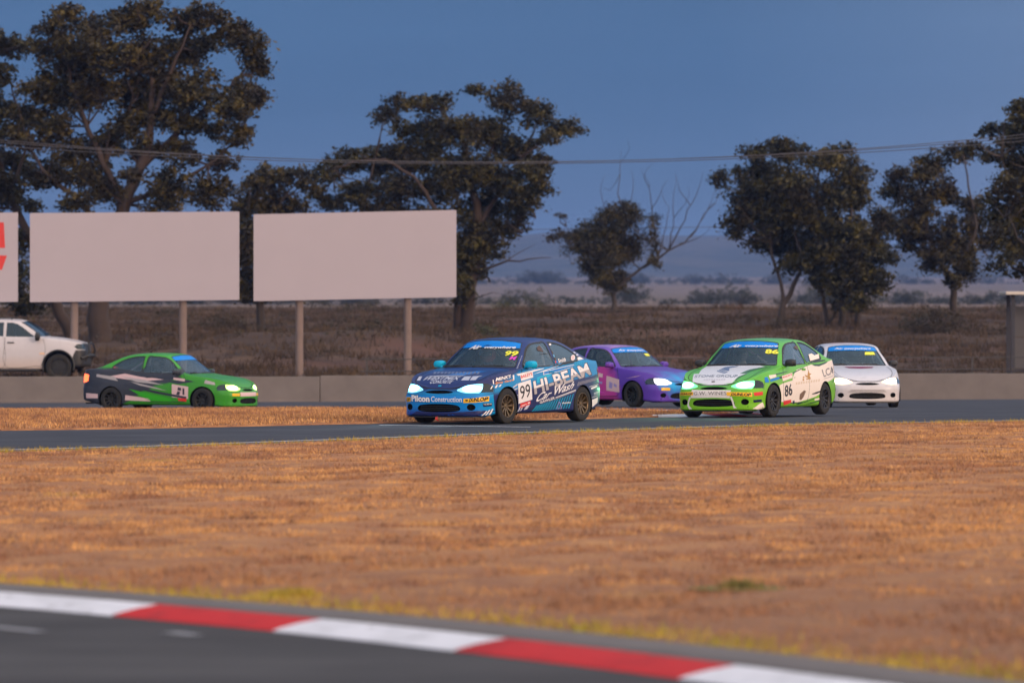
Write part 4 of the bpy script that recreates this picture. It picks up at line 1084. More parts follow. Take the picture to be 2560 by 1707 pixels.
# ---- the hatchback racer: front axle at x = 0, forward +x, left +y, ground z = 0
def hatch_nets():
    F = [(.800, 0), (.797, .14), (.788, .29), (.770, .42), (.742, .53), (.704, .61), (.645, .675)]        # mid level, centre to corner
    Rr = [(-3.18, .675), (-3.235, .61), (-3.265, .53), (-3.285, .43), (-3.30, .30), (-3.308, .15), (-3.31, 0)]
    S = [(.54, .728), (.32, .775), (.0, .803), (-.30, .810), (-.44, .811), (-.53, .812), (-.70, .813), (-.87, .814), (-1.05, .814), (-1.16, .814),
         (-1.55, .814), (-1.92, .813), (-2.22, .810), (-2.48, .803), (-2.72, .790), (-2.93, .762), (-3.08, .725)]
    ZB = {'F': [.572, .574, .582, .598, .622, .645, .668],
          'S': [.700, .757, .803, .830, .842, .848, .855, .862, .872, .877, .900, .925, .943, .955, .963, .964, .960],
          'R': [.952, .950, .948, .947, .946, .945, .945]}
    LF = [(.118, .12), (.142, .012), (.24, .012), (.375, .0), (.455, .012), (.515, .045), (None, .095)]
    LS = [(.165, .07), (.190, .018), (.33, .006), (.50, .0), (.64, .006), (.745, .022), (None, .048)]
    LR = [(.235, .10), (.262, .02), (.38, .0), (.52, .0), (.60, .018), (.78, .022), (None, .058)]
    belt = belt_net(F, S, Rr, ZB, LF, LS, LR, (.10, .50), (-2.72, .45))
    top = belt[:, -1]
    nF = len(F)
    up = [top[:nF][::-1].tolist()]
    def hood(i, xc, zc):
        e = top[nF + i]
        t = [0, .30, .46, .60, .74, .95, 1.0]
        ys = [e[1], e[1] - .022, e[1] - .050, e[1] - .082, e[1] - .125, .335, 0]
        bow = [0, .06, .12, .18, .28, .75, 1]
        return [(e[0] + (xc - e[0]) * b, y, e[2] + (zc - e[2]) * q) for y, q, b in zip(ys, t, bow)]
    up.append(hood(0, .605, .655))
    up.append(hood(1, .36, .742))
    up.append(hood(2, .02, .812))
    up.append(hood(3, -.25, .852))
    up.append([tuple(top[nF + 4]), (-.44, .742, .856), (-.44, .720, .864), (-.435, .700, .868), (-.425, .665, .868), (-.360, .335, .868), (-.335, 0, .868)])
    def row(i, x1, v):
        return [tuple(top[nF + i])] + v
    up.append(row(5, 0, [(-.53, .744, .860), (-.53, .724, .869), (-.522, .703, .876), (-.490, .664, .878), (-.405, .335, .882), (-.378, 0, .883)]))
    up.append(row(6, 0, [(-.70, .747, .868), (-.70, .712, .932), (-.69, .672, 1.000), (-.665, .622, 1.014), (-.570, .318, 1.034), (-.540, 0, 1.040)]))
    up.append(row(7, 0, [(-.87, .750, .876), (-.87, .698, 1.005), (-.865, .624, 1.128), (-.845, .578, 1.144), (-.740, .298, 1.176), (-.705, 0, 1.184)]))
    up.append(row(8, 0, [(-1.05, .752, .885), (-1.05, .690, 1.060), (-1.045, .592, 1.236), (-1.025, .542, 1.262), (-.915, .282, 1.292), (-.875, 0, 1.302)]))
    up.append(row(9, 0, [(-1.16, .753, .890), (-1.16, .686, 1.075), (-1.155, .580, 1.264), (-1.145, .526, 1.292), (-1.06, .274, 1.322), (-1.03, 0, 1.330)]))
    up.append(row(10, 0, [(-1.55, .754, .911), (-1.55, .684, 1.095), (-1.55, .572, 1.286), (-1.55, .514, 1.316), (-1.53, .268, 1.343), (-1.52, 0, 1.350)]))
    up.append(row(11, 0, [(-1.92, .752, .936), (-1.92, .683, 1.100), (-1.92, .570, 1.270), (-1.92, .512, 1.302), (-1.92, .267, 1.330), (-1.92, 0, 1.337)]))
    up.append(row(12, 0, [(-2.22, .748, .953), (-2.22, .684, 1.085), (-2.22, .578, 1.212), (-2.22, .518, 1.243), (-2.23, .268, 1.276), (-2.23, 0, 1.284)]))
    up.append(row(13, 0, [(-2.48, .740, .964), (-2.48, .690, 1.048), (-2.48, .604, 1.122), (-2.48, .542, 1.142), (-2.50, .274, 1.165), (-2.50, 0, 1.171)]))
    up.append(row(14, 0, [(-2.72, .728, .970), (-2.72, .694, .998), (-2.72, .634, 1.028), (-2.72, .572, 1.036), (-2.74, .284, 1.048), (-2.74, 0, 1.052)]))
    up.append(row(15, 0, [(-2.93, .700, .968), (-2.93, .672, .972), (-2.93, .632, .976), (-2.93, .585, .979), (-2.94, .292, .987), (-2.94, 0, .989)]))
    up.append(row(16, 0, [(-3.08, .655, .962), (-3.085, .625, .965), (-3.09, .590, .967), (-3.10, .545, .969), (-3.12, .290, .975), (-3.125, 0, .976)]))
    up.append(top[nF + len(S):].tolist())
    return belt, np.array(up)

AXLE_R, WHEEL_Z, TRACK_Y, TYRE_R = -2.40, .279, .705, .279
HEAD_OUT = [(.305, .530), (.36, .566), (.45, .602), (.54, .622), (.615, .628), (.655, .620), (.655, .50), (.60, .488), (.50, .486), (.40, .500)]
INDI_OUT = [(.657, .622), (.70, .628), (.735, .612), (.757, .58), (.762, .492), (.657, .492)]
DOOR_WIN = [(-.585, .872), (-.66, .955), (-.76, 1.045), (-.87, 1.135), (-.965, 1.198), (-1.06, 1.236), (-1.20, 1.255), (-1.36, 1.263), (-1.495, 1.263), (-1.525, 1.05), (-1.555, .905), (-1.30, .892), (-.95, .880)]
QUAR_WIN = [(-1.600, 1.266), (-1.74, 1.262), (-1.90, 1.243), (-2.06, 1.205), (-2.20, 1.150), (-2.31, 1.090), (-2.385, 1.030), (-2.375, .990), (-2.30, .968), (-2.15, .957), (-1.90, .938), (-1.625, .920)]

def surface_strip(bvh, pts, view, width, off=.0025, side=1):
    """a thin band laid on the shell along a polyline drawn in a view (panel gaps, seals)"""
    i, j = AX[view]
    P, s = smooth_path(np.array(pts, float), .02) if len(pts) > 2 else (np.array([np.array(pts[0]) + (np.array(pts[1]) - np.array(pts[0])) * t for t in np.linspace(0, 1, 24)]), None)
    t = np.gradient(P, axis=0); t /= np.maximum(np.linalg.norm(t, axis=1)[:, None], 1e-9)
    n = np.stack([-t[:, 1], t[:, 0]], 1) * width / 2
    V, F = [], []
    for k in range(len(P)):
        for q in (P[k] - n[k], P[k] + n[k]):
            h = project(bvh, view, q, side, off)
            V.append(h)
    for k in range(len(P) - 1):
        q = (2 * k, 2 * k + 1, 2 * k + 3, 2 * k + 2)
        if all(V[a] is not None for a in q):
            F.append(q)
    return [v if v is not None else Vector((0, 0, .5)) for v in V], F

def project(bvh, view, q, side, off):
    if view == 'side':
        o, d = Vector((q[0], 2.0 * side, q[1])), Vector((0, -side, 0))
    elif view == 'front':
        o, d = Vector((2.5 if side > 0 else -5, q[0], q[1])), Vector((-1 if side > 0 else 1, 0, 0))
    else:
        o, d = Vector((q[0], q[1], 3)), Vector((0, 0, -1))
    h, nrm, _, _ = bvh.ray_cast(o, d)
    if h is None:
        return None
    if nrm.dot(d) > 0:
        nrm = -nrm
    return h + nrm * off

# ---- lettering: outlines of text as flat meshes, laid on the body
_tx = {}
def text_faces(body, bold=0.0, shear=0.0, space=1.0):
    key = (body, bold, shear, space)
    if key not in _tx:
        c = bpy.data.curves.new('lettering', 'FONT')
        c.body = body; c.offset = bold; c.shear = shear; c.resolution_u = 3; c.space_character = space
        o = bpy.data.objects.new('lettering', c)
        COL.objects.link(o)
        bpy.context.view_layer.update()
        me = bpy.data.meshes.new_from_object(o.evaluated_get(bpy.context.evaluated_depsgraph_get()))
        V = np.array([v.co[:2] for v in me.vertices]); F = [tuple(p.vertices) for p in me.polygons]
        bpy.data.objects.remove(o); bpy.data.curves.remove(c); bpy.data.meshes.remove(me)
        lo, hi = V.min(0), V.max(0)
        _tx[key] = ((V - lo) / (hi - lo), F)
    return _tx[key]

def lay(bvh, view, side, V, F, name, mat, parent, off, step=.045, split=None):
    """flat mesh (2D) -> refine -> project on the shell -> child object"""
    bm = bmesh.new()
    vs = [bm.verts.new((p[0], p[1], 0)) for p in V]
    for f in F:
        try:
            bm.faces.new([vs[i] for i in f])
        except ValueError:
            pass
    bmesh.ops.remove_doubles(bm, verts=bm.verts, dist=1e-5)
    for _ in range(5):
        es = [e for e in bm.edges if e.calc_length() > step]
        if not es:
            break
        bmesh.ops.subdivide_edges(bm, edges=es, cuts=1)
        bmesh.ops.triangulate(bm, faces=[f for f in bm.faces if len(f.verts) > 4])
    bmesh.ops.triangulate(bm, faces=bm.faces)
    dead = []
    if view == 'side':
        for v in bm.verts:                      # keep clear of the wheel openings
            for ax, rr in ((0.0, .320), (AXLE_R, .314)):
                dx, dz = v.co.x - ax, v.co.y - .272
                q = math.hypot(dx, dz)
                if 1e-6 < q < rr and dz > -.2:
                    v.co.x, v.co.y = ax + dx * rr / q, .272 + dz * rr / q
    for v in bm.verts:
        h = project(bvh, view, (v.co.x, v.co.y), side, off)
        if h is None:
            dead.append(v)
        else:
            v.co = h
    bmesh.ops.delete(bm, geom=dead, context='VERTS')
    # drop faces that span a jump in depth
    bad = [f for f in bm.faces if max(e.calc_length() for e in f.edges) > step * 4]
    bmesh.ops.delete(bm, geom=bad, context='FACES')
    me = bpy.data.meshes.new(name)
    bm.to_mesh(me); bm.free()
    if len(me.polygons) == 0:
        return None
    me.polygons.foreach_set('use_smooth', np.ones(len(me.polygons), dtype=bool))
    return obj(name, me, mat, parent)

def bil(quad, uv):
    """quad corners: bottom-left, bottom-right, top-right, top-left"""
    q = np.asarray(quad, float); u = uv[:, :1]; v = uv[:, 1:]
    return (1 - u) * (1 - v) * q[0] + u * (1 - v) * q[1] + u * v * q[2] + (1 - u) * v * q[3]

class Livery:
    def __init__(s, car, bvh):
        s.car, s.bvh, s.k = car, bvh, 0
    def text(s, view, side, body, quad, mat, bold=.02, shear=0, off=.0035, name='lettering', space=1.0, crop=None, grow=0.0):
        V, F = text_faces(body, bold, shear, space)
        if crop:
            bm = bmesh.new()
            vs = [bm.verts.new((p[0], p[1], 0)) for p in V]
            for f in F:
                try:
                    bm.faces.new([vs[i] for i in f])
                except ValueError:
                    pass
            for co, no in (((0, crop[0], 0), (0, -1, 0)), ((0, crop[1], 0), (0, 1, 0))):
                bmesh.ops.bisect_plane(bm, geom=bm.verts[:] + bm.edges[:] + bm.faces[:], plane_co=co, plane_no=no, clear_outer=True)
            bm.verts.index_update()
            V = np.array([v.co[:2] for v in bm.verts]); F = [tuple(v.index for v in f.verts) for f in bm.faces]
            bm.free()
        if grow:
            V = (V - .5) * (1 + grow) + .5
        return lay(s.bvh, view, side, bil(quad, V), F, name, mat, s.car, off)
    def poly(s, view, side, pts, mat, off=.0020, name='decal', smooth=0):
        P = spline2(pts, smooth) if smooth else np.asarray(pts, float)
        T = tessellate_polygon([[Vector((p[0], p[1], 0)) for p in P]])
        return lay(s.bvh, view, side, P, [tuple(t) for t in T], name, mat, s.car, off)
    def polys(s, view, side, many, mat, off=.0020, name='decal'):
        if len(many) <= 4:
            for pts in many:
                s.poly(view, side, pts, mat, off, name)
            return
        V, F = [], []
        for pts in many:
            b = len(V)
            P = [Vector((p[0], p[1], 0)) for p in pts]
            V += [(p[0], p[1]) for p in pts]
            F += [tuple(i + b for i in t) for t in tessellate_polygon([P])]
        o = lay(s.bvh, view, side, np.array(V, float), F, 'stripe_pattern', mat, s.car, off)
        if o:
            o['kind'] = 'stuff'

M_BLACK = plain('black_trim', (.012, .012, .013), rough=.55, var=.2)
M_LINER = plain('wheel_well_black', (.006, .006, .006), rough=.95, var=.2, spec=.1)
M_TYRE = plain('tyre_rubber', (.012, .011, .010), rough=.85, var=.3, scale=30, bump=.1)
M_DARKRIM = plain('black_rim', (.018, .017, .017), rough=.45, metal=.3, var=.2)
M_GOLDRIM = plain('bronze_rim', (.15, .105, .058), rough=.40, metal=.75, var=.25)
M_HUB = plain('brake_disc', (.10, .085, .075), rough=.4, metal=.8, var=.2)
M_CAGE = plain('roll_cage', (.45, .43, .42), rough=.5, var=.1)
M_SEAT = plain('race_seat', (.02, .02, .024), rough=.8, var=.2)
M_SEAM = plain('panel_gap', (.012, .012, .014), rough=.9, var=.1)

def glass_mat(name, tint, refl=1.0, haze=.0):
    m, nt, N, L, P = nmat(name)
    nt.nodes.remove(P)
    t = N.new('ShaderNodeBsdfTransparent'); t.inputs[0].default_value = (*tint, 1)
    g = N.new('ShaderNodeBsdfGlossy'); g.inputs['Roughness'].default_value = .06; g.inputs['Color'].default_value = (.62, .80, .92, 1)
    d = N.new('ShaderNodeBsdfDiffuse'); d.inputs['Color'].default_value = (.13, .20, .24, 1)  # teal diffuse veil: sky reflection painted into the glass
    tc = N.new('ShaderNodeTexCoord'); nz = N.new('ShaderNodeTexNoise'); nz.inputs['Scale'].default_value = 5; nz.inputs['Detail'].default_value = 5
    L.new(tc.outputs['Object'], nz.inputs[0])
    mr = N.new('ShaderNodeMapRange'); mr.inputs[3].default_value = haze * .6; mr.inputs[4].default_value = haze * 1.4; L.new(nz.outputs['Fac'], mr.inputs[0])
    f = N.new('ShaderNodeFresnel'); f.inputs[0].default_value = 1.5
    mu = N.new('ShaderNodeMath'); mu.operation = 'MULTIPLY'; mu.inputs[1].default_value = refl; mu.use_clamp = True
    L.new(f.outputs[0], mu.inputs[0])
    a = N.new('ShaderNodeMixShader'); L.new(mr.outputs[0], a.inputs[0]); L.new(t.outputs[0], a.inputs[1]); L.new(d.outputs[0], a.inputs[2])
    b = N.new('ShaderNodeMixShader'); L.new(mu.outputs[0], b.inputs[0]); L.new(a.outputs[0], b.inputs[1]); L.new(g.outputs[0], b.inputs[2])
    L.new(b.outputs[0], N['Material Output'].inputs['Surface'])
    return m
M_GLASS = glass_mat('car_glass', (.62, .72, .76), 1.25, .12)
M_SIDEGLASS = glass_mat('side_window_plastic', (.52, .54, .57), 1.4, .16)
M_LENS = glass_mat('dark_lens', (.16, .17, .18), 1.6)

def rounded(poly, k=3):
    return spline2(poly, k)

class Hatch:
    """all shared meshes of the hatchback racer, cut once"""
    def __init__(s):
        belt, up = hatch_nets()
        bm = shell(belt, up, 0, 4, 5, 4, passes=1)
        bm.normal_update()
        s.bvh = BVHTree.FromBMesh(bm)
        s.m = {}
        side = lambda c, n: abs(n.y) > .25 and abs(c.y) > .4
        # wheel openings first
        for ax in (0.0, AXLE_R):
            top = .318 if ax == 0 else .312
            poly = arc(ax, .272, top, -35, 215, 30)
            fs = cut(bm, 'side', poly, lambda c, n: abs(c.y) > .50)
            bmesh.ops.delete(bm, geom=fs, context='FACES')
            bm.normal_update()
        # greenhouse glass
        for nm, poly in (('door_window', DOOR_WIN), ('quarter_window', QUAR_WIN)):
            for sg, key in ((1, 'l'), (-1, 'r')):
                fs = cut(bm, 'side', poly, lambda c, n, sg=sg: n.y * sg > .3 and c.y * sg > .4 and c.z > .84)
                s.m[nm + key] = take(bm, fs, nm, -.004)
                bm.normal_update()
        ws = [(-.645, .880), (-.36, .882), (0, .884), (.36, .882), (.645, .880), (.560, 1.10), (.497, 1.252), (.40, 1.272), (.2, 1.292), (0, 1.297), (-.2, 1.292), (-.40, 1.272), (-.497, 1.252), (-.560, 1.10)]
        fs = cut(bm, 'front', ws, lambda c, n: n.x > .2 and -1.15 < c.x < -.33 and c.z > .86)
        s.m['windscreen'] = take(bm, fs, 'windscreen', -.004)
        bm.normal_update()
        rw = [(-.54, 1.03), (0, 1.045), (.54, 1.03), (.47, 1.20), (.40, 1.225), (0, 1.25), (-.40, 1.225), (-.47, 1.20)]
        fs = cut(bm, 'front', rw, lambda c, n: n.x < -.1 and -2.95 < c.x < -2.1 and c.z > .9)
        s.m['rear_window'] = take(bm, fs, 'rear_window', -.004)
        bm.normal_update()
        # lamps
        fr = lambda c, n: c.x > .30
        for sg, key in ((1, 'l'), (-1, 'r')):
            hp = [(y * sg, z) for y, z in spline2(HEAD_OUT, 3)]
            fs = cut(bm, 'front', hp, lambda c, n, sg=sg: c.x > .42 and c.y * sg > .2)
            s.m['headlight' + key] = take(bm, fs, 'headlight', .002)
            bm.normal_update()
            fs = cut(bm, 'side', [(.635, .622), (.54, .640), (.44, .632), (.375, .600), (.36, .560), (.385, .500), (.64, .496)], lambda c, n, sg=sg: c.x > .3 and c.y * sg > .52)
            s.m['corner_lens' + key] = take(bm, fs, 'corner_lens', .001)
            bm.normal_update()
            fp = [(sg * .553 + .062 * math.cos(t), .268 + .052 * math.sin(t)) for t in np.linspace(0, 2 * math.pi, 18, endpoint=False)]
            fs = cut(bm, 'front', fp, lambda c, n: c.x > .5)
            s.m['fog_recess' + key] = inset_pocket(bm, fs, .05, (-1, 0, 0), 'fog_recess')
            bm.normal_update()
            tp = [(-3.02, .835), (-3.12, .862), (-3.30, .868), (-3.30, .665), (-3.16, .660), (-3.04, .70)]
            fs = cut(bm, 'side', tp, lambda c, n, sg=sg: c.y * sg > .46 and c.x < -2.9)
            s.m['tail_light' + key] = take(bm, fs, 'tail_light', .003)
            bm.normal_update()
        gp = spline2([(-.255, .497), (-.15, .522), (0, .528), (.15, .522), (.255, .497), (.15, .480), (0, .475), (-.15, .480)], 4)
        s.m['grille'] = inset_pocket(bm, cut(bm, 'front', gp, lambda c, n: c.x > .5), .05, (-1, 0, 0), 'grille'); bm.normal_update()
        ip = spline2([(-.385, .235), (-.34, .295), (-.18, .315), (0, .320), (.18, .315), (.34, .295), (.385, .235), (.30, .200), (0, .188), (-.30, .200)], 4)
        s.m['lower_intake'] = inset_pocket(bm, cut(bm, 'front', ip, lambda c, n: c.x > .5), .07, (-1, 0, 0), 'lower_intake'); bm.normal_update()
        # opening panels
        bonnet = [(-.30, -.62), (-.30, .62), (.10, .622), (.40, .600), (.58, .53), (.672, .38), (.715, .22), (.724, 0), (.715, -.22), (.672, -.38), (.58, -.53), (.40, -.600), (.10, -.622)]
        s.bonnet_line = bonnet
        fs = cut(bm, 'top', spline2(bonnet, 3), lambda c, n: n.z > .3 and c.z > .5 and c.x > -.42)
        s.m['bonnet'] = take(bm, fs, 'bonnet'); bm.normal_update()
        fbp = [(.90, .05), (.90, .452), (.60, .452), (.385, .470), (.385, .42), (.30, .05)]
        fs = cut(bm, 'side', fbp, lambda c, n: c.x > .20)
        s.m['front_bumper'] = take(bm, fs, 'front_bumper'); bm.normal_update()
        rbp = [(-3.5, .05), (-3.5, .60), (-3.0, .60), (-2.74, .56), (-2.70, .05)]
        fs = cut(bm, 'side', rbp, lambda c, n: c.x < -2.6)
        s.m['rear_bumper'] = take(bm, fs, 'rear_bumper'); bm.normal_update()
        s.door_line = [(-.50, .865), (-.43, .70), (-.40, .45), (-.44, .26), (-.62, .235), (-1.35, .235), (-1.52, .27), (-1.60, .45), (-1.62, .70), (-1.585, .905)]
        for sg, key in ((1, 'l'), (-1, 'r')):
            fs = cut(bm, 'side', s.door_line, lambda c, n, sg=sg: c.y * sg > .6 and c.z < .93)
            s.m['door' + key] = take(bm, fs, 'door')
        rim = [e for e in bm.edges if e.is_boundary]
        s.m['body_shell'] = bpy.data.meshes.new('body_shell')
        bm.to_mesh(s.m['body_shell']); bm.free()
        s.m['body_shell'].polygons.foreach_set('use_smooth', np.ones(len(s.m['body_shell'].polygons), dtype=bool))
        s.parts()

    def shared(s, key, mb, smooth=False):
        o = mb.build(key, None, None, smooth)
        me = o.data
        bpy.data.objects.remove(o)
        s.m[key] = me

    def parts(s):
        # wheel: tyre, rim with spokes, hub, brake disc (axis along y, outer face +y)
        prof = [(.170, -.085), (.185, -.098), (.235, -.100), (.262, -.092), (.2765, -.072), (.279, -.03), (.279, .03), (.2765, .072), (.262, .092), (.235, .100), (.205, .099), (.176, .092), (.170, .080)]
        s.shared('tyre', MB().lathe_y(prof, 44, close=True), 'auto')
        mb = MB().lathe_y([(.171, -.085), (.172, .086), (.178, .0935), (.172, .0955), (.164, .088), (.158, .05), (.154, -.08), (.171, -.085)], 44)
        s.shared('rim', mb, 'auto')
        mb = MB()
        for k in range(10):
            a = 2 * math.pi * k / 10
            ca, sa = math.cos(a), math.sin(a)
            w0, w1 = .013, .017
            P = []
            for r, w, y0, y1 in ((.040, w0, .030, .058), (.10, w0, .040, .066), (.160, w1, .050, .078)):
                for sx in (-1, 1):
                    for y in (y0, y1):
                        P.append((r * ca - sx * w * sa, y, r * sa + sx * w * ca))
            Fq = []
            for q in (0, 4):
                Fq += [(q, q + 1, q + 5, q + 4), (q + 2, q + 6, q + 7, q + 3), (q + 1, q + 3, q + 7, q + 5), (q, q + 4, q + 6, q + 2)]
            Fq += [(0, 2, 3, 1), (8, 9, 11, 10)]
            mb.add(P, Fq)
        mb.lathe_y([(0, .066), (.022, .066), (.030, .058), (.052, .056), (.056, .030), (.0, .028)], 20)
        s.shared('spokes', mb, 'auto')
        s.shared('brake_disc', MB().lathe_y([(.0, .0), (.125, .0), (.125, -.02), (.0, -.02)], 30), 'auto')
        # wheel housings and floor
        for i, ax in enumerate((0.0, AXLE_R)):
            for sg, key in ((1, 'l'), (-1, 'r')):
                A = arc(ax, .272, .323 if ax == 0 else .317, -25, 205, 22)
                n = len(A)
                mb = MB().add([(x, .795 * sg, z) for x, z in A] + [(x, .50 * sg, z) for x, z in A], [(k, k + 1, n + k + 1, n + k) for k in range(n - 1)] + [tuple(range(n, 2 * n))])
                s.shared('wheel_housing' + key + str(i), mb)
        fl = [(.70, .60), (.36, .70), (.36, .49), (-.36, .49), (-.36, .74), (-2.05, .74), (-2.05, .49), (-2.75, .49), (-2.75, .70), (-3.18, .60)]
        pts = fl + [(x, -y) for x, y in fl[::-1]]
        s.shared('floor_pan', MB().prism(pts, .175, .20, axis=2))
        # dark sill under the bumper and front splitter
        sp = [(.62, .655), (.72, .59), (.785, .42), (.812, .2), (.818, 0)]
        P = sp + [(x, -y) for x, y in sp[::-1][1:]] + [(.45, -.66), (.45, .66)]
        s.shared('splitter', MB().prism(P, .108, .122, axis=2))
        # mirrors: shell lofted from a stalk at the front corner of the window
        for sg, key in ((1, 'l'), (-1, 'r')):
            mb = MB()
            cx, cy, cz = -.65, .838 * sg, .918
            rings = []
            for x, ry, rz in ((.075, .030, .020), (.060, .070, .046), (.02, .092, .060), (-.035, .098, .064), (-.045, .092, .058)):
                rings.append([(cx + x, cy + ry * math.copysign(abs(math.cos(t)) ** .7, math.cos(t)), cz + rz * math.copysign(abs(math.sin(t)) ** .7, math.sin(t))) for t in np.linspace(0, 2 * math.pi, 20, endpoint=False)])
            V = [p for r_ in rings for p in r_]; n = 20
            F = [(i * n + j, i * n + (j + 1) % n, (i + 1) * n + (j + 1) % n, (i + 1) * n + j) for i in range(4) for j in range(n)] + [tuple(range(n)), tuple(range(4 * n, 5 * n))]
            mb.add(V, F)
            mb.add([(-.57, .752 * sg, .865), (-.70, .752 * sg, .872), (-.70, .738 * sg, .955), (-.70, .765 * sg, .872), (-.60, .80 * sg, .885), (-.69, .80 * sg, .885), (-.69, .79 * sg, .93), (-.60, .79 * sg, .925)],
                   [(0, 1, 2), (0, 4, 7, 2), (4, 5, 6, 7), (0, 3, 5, 4), (2, 7, 6)])
            s.shared('mirror' + key, mb, 'auto')
            s.shared('mirror_glass' + key, MB().box((cx - .047, cy, cz), (.002, .088, .056)))
        # wipers, aerial, tow strap, interior
        for key, y0, y1 in (('l', -.05, .46), ('r', -.58, -.10)):
            mb = MB()
            mb.tube([(-.40, y0, .892), (-.425, (y0 + y1) / 2, .905), (-.455, y1, .908)], [.012, .008, .005], n=5)
            mb.box((-.392, y0, .888), (.022, .022, .012))
            s.shared('wiper' + key, mb)
        s.shared('aerial', MB().tube([(-1.62, 0, 1.345), (-1.62, 0, 1.365), (-1.66, 0, 1.43)], [.014, .006, .004], n=6))
        s.shared('tow_strap', MB().add([(.81, -.03, .125), (.81, .01, .125), (.835, .012, .085), (.835, -.028, .085), (.83, .05, .060), (.83, .015, .055)], [(0, 1, 2, 3), (3, 2, 4, 5)]))
        mb = MB()
        c = []
        for sg in (1, -1):
            mb.tube([(-1.52, .60 * sg, .20), (-1.52, .585 * sg, .9), (-1.50, .52 * sg, 1.20), (-1.50, .44 * sg, 1.275), (-1.50, 0, 1.30)], .022, n=8)
            mb.tube([(-1.50, .47 * sg, 1.255), (-1.10, .47 * sg, 1.235), (-.92, .51 * sg, 1.13), (-.56, .62 * sg, .86), (-.45, .62 * sg, .35)], .020, n=8)
            mb.tube([(-1.52, .44 * sg, 1.265), (-2.35, .50 * sg, .75)], .020, n=8)
        mb.tube([(-1.52, .55, .90), (-1.52, -.55, .90)], .02, n=8)
        mb.tube([(-1.52, -.44, 1.26), (-1.52, .56, .55)], .02, n=8)
        mb.tube([(-1.08, .46, 1.235), (-1.06, 0, 1.262), (-1.08, -.46, 1.235)], .018, n=8)
        s.shared('roll_cage', mb, 'auto')
        mb = MB()
        mb.prism([(-1.62, .30), (-1.05, .26), (-.98, .40), (-1.05, .44), (-1.40, .40), (-1.50, .60), (-1.56, 1.02), (-1.64, 1.04), (-1.70, .60)], -.58, -.16)
        for y in (-.60, -.14):
            mb.prism([(-1.70, .45), (-1.10, .36), (-1.10, .52), (-1.36, .56), (-1.44, .80), (-1.42, 1.06), (-1.62, 1.08)], y - .02, y + .02)
        s.shared('seat', mb)
        mb = MB().prism([(-.40, .84), (-.80, .80), (-.84, .62), (-.60, .55), (-.40, .60)], -.66, .66)
        mb.tube([(-.84, -.37, .74), (-.98, -.37, .80)], .02, n=6)
        ring = [(-.99 + .075 * math.sin(t) * 1, -.37 + .17 * math.cos(t), .80 + .155 * math.sin(t)) for t in np.linspace(0, 2 * math.pi, 25)]
        mb.tube(ring, .014, n=6, cap=False)
        s.shared('dashboard', mb)
        s.shared('rear_bulkhead', MB().prism([(-1.95, .22), (-2.02, .22), (-2.30, .93), (-2.90, .95), (-2.9, .90), (-2.26, .86)], -.66, .66))
        for i, z in enumerate((.225, .255, .285)):
            s.shared('intake_bar%d' % i, MB().box((.752, 0, z), (.006, .34, .004)))
        # side marker lamps and handles
        for sg, key in ((1, 'l'), (-1, 'r')):
            h = project(s.bvh, 'side', (-1.40, .80), sg, .0)
            s.shared('door_handle' + key, MB().box((h.x, h.y + .006 * sg, h.z), (.075, .012, .018), bev=.004))
        # panel gaps and black window seals
        for sg, key in ((1, 'l'), (-1, 'r')):
            for nm, line, w in (('door_gap', s.door_line, .011), ('wing_gap', [(.385, .47), (.345, .56), (.30, .64)], .005), ('bumper_gap', [(-3.22, .60), (-3.0, .60), (-2.74, .56)], .007),
                                ('sill_line', [(-.42, .225), (-1.9, .225)], .004), ('door_window_seal', DOOR_WIN + DOOR_WIN[:1], .020), ('quarter_window_seal', QUAR_WIN + QUAR_WIN[:1], .024)):
                v, f = surface_strip(s.bvh, line, 'side', w, .0026, sg)
                s.shared(nm + key, MB().add(v, f))
        v, f = surface_strip(s.bvh, [(-.30, -.62), (.10, -.622), (.40, -.600), (.58, -.53), (.672, -.38), (.715, -.22), (.724, 0), (.715, .22), (.672, .38), (.58, .53), (.40, .600), (.10, .622), (-.30, .62)], 'top', .011, .0024)
        s.shared('bonnet_gap', MB().add(v, f))
        mb = MB()
        v, f = surface_strip(s.bvh, [(-.645, .882), (-.36, .884), (0, .886), (.36, .884), (.645, .882)], 'front', .020, .003); mb.add(v, f)
        v, f = surface_strip(s.bvh, [(-.497, 1.252), (-.40, 1.274), (-.2, 1.294), (0, 1.299), (.2, 1.294), (.40, 1.274), (.497, 1.252)], 'front', .010, .003); mb.add(v, f)
        v, f = surface_strip(s.bvh, [(.645, .882), (.560, 1.10), (.497, 1.252)], 'front', .014, .003); mb.add(v, f)
        v, f = surface_strip(s.bvh, [(-.645, .882), (-.560, 1.10), (-.497, 1.252)], 'front', .014, .003); mb.add(v, f)
        s.shared('windscreen_seal', mb)

HATCH = Hatch()

def use(me, name, mat, parent):
    o = bpy.data.objects.new(name, me)
    COL.objects.link(o)
    o.parent = parent
    if len(me.materials) == 0:
        me.materials.append(None)
    o.material_slots[0].link = 'OBJECT'
    o.material_slots[0].material = mat
    return o

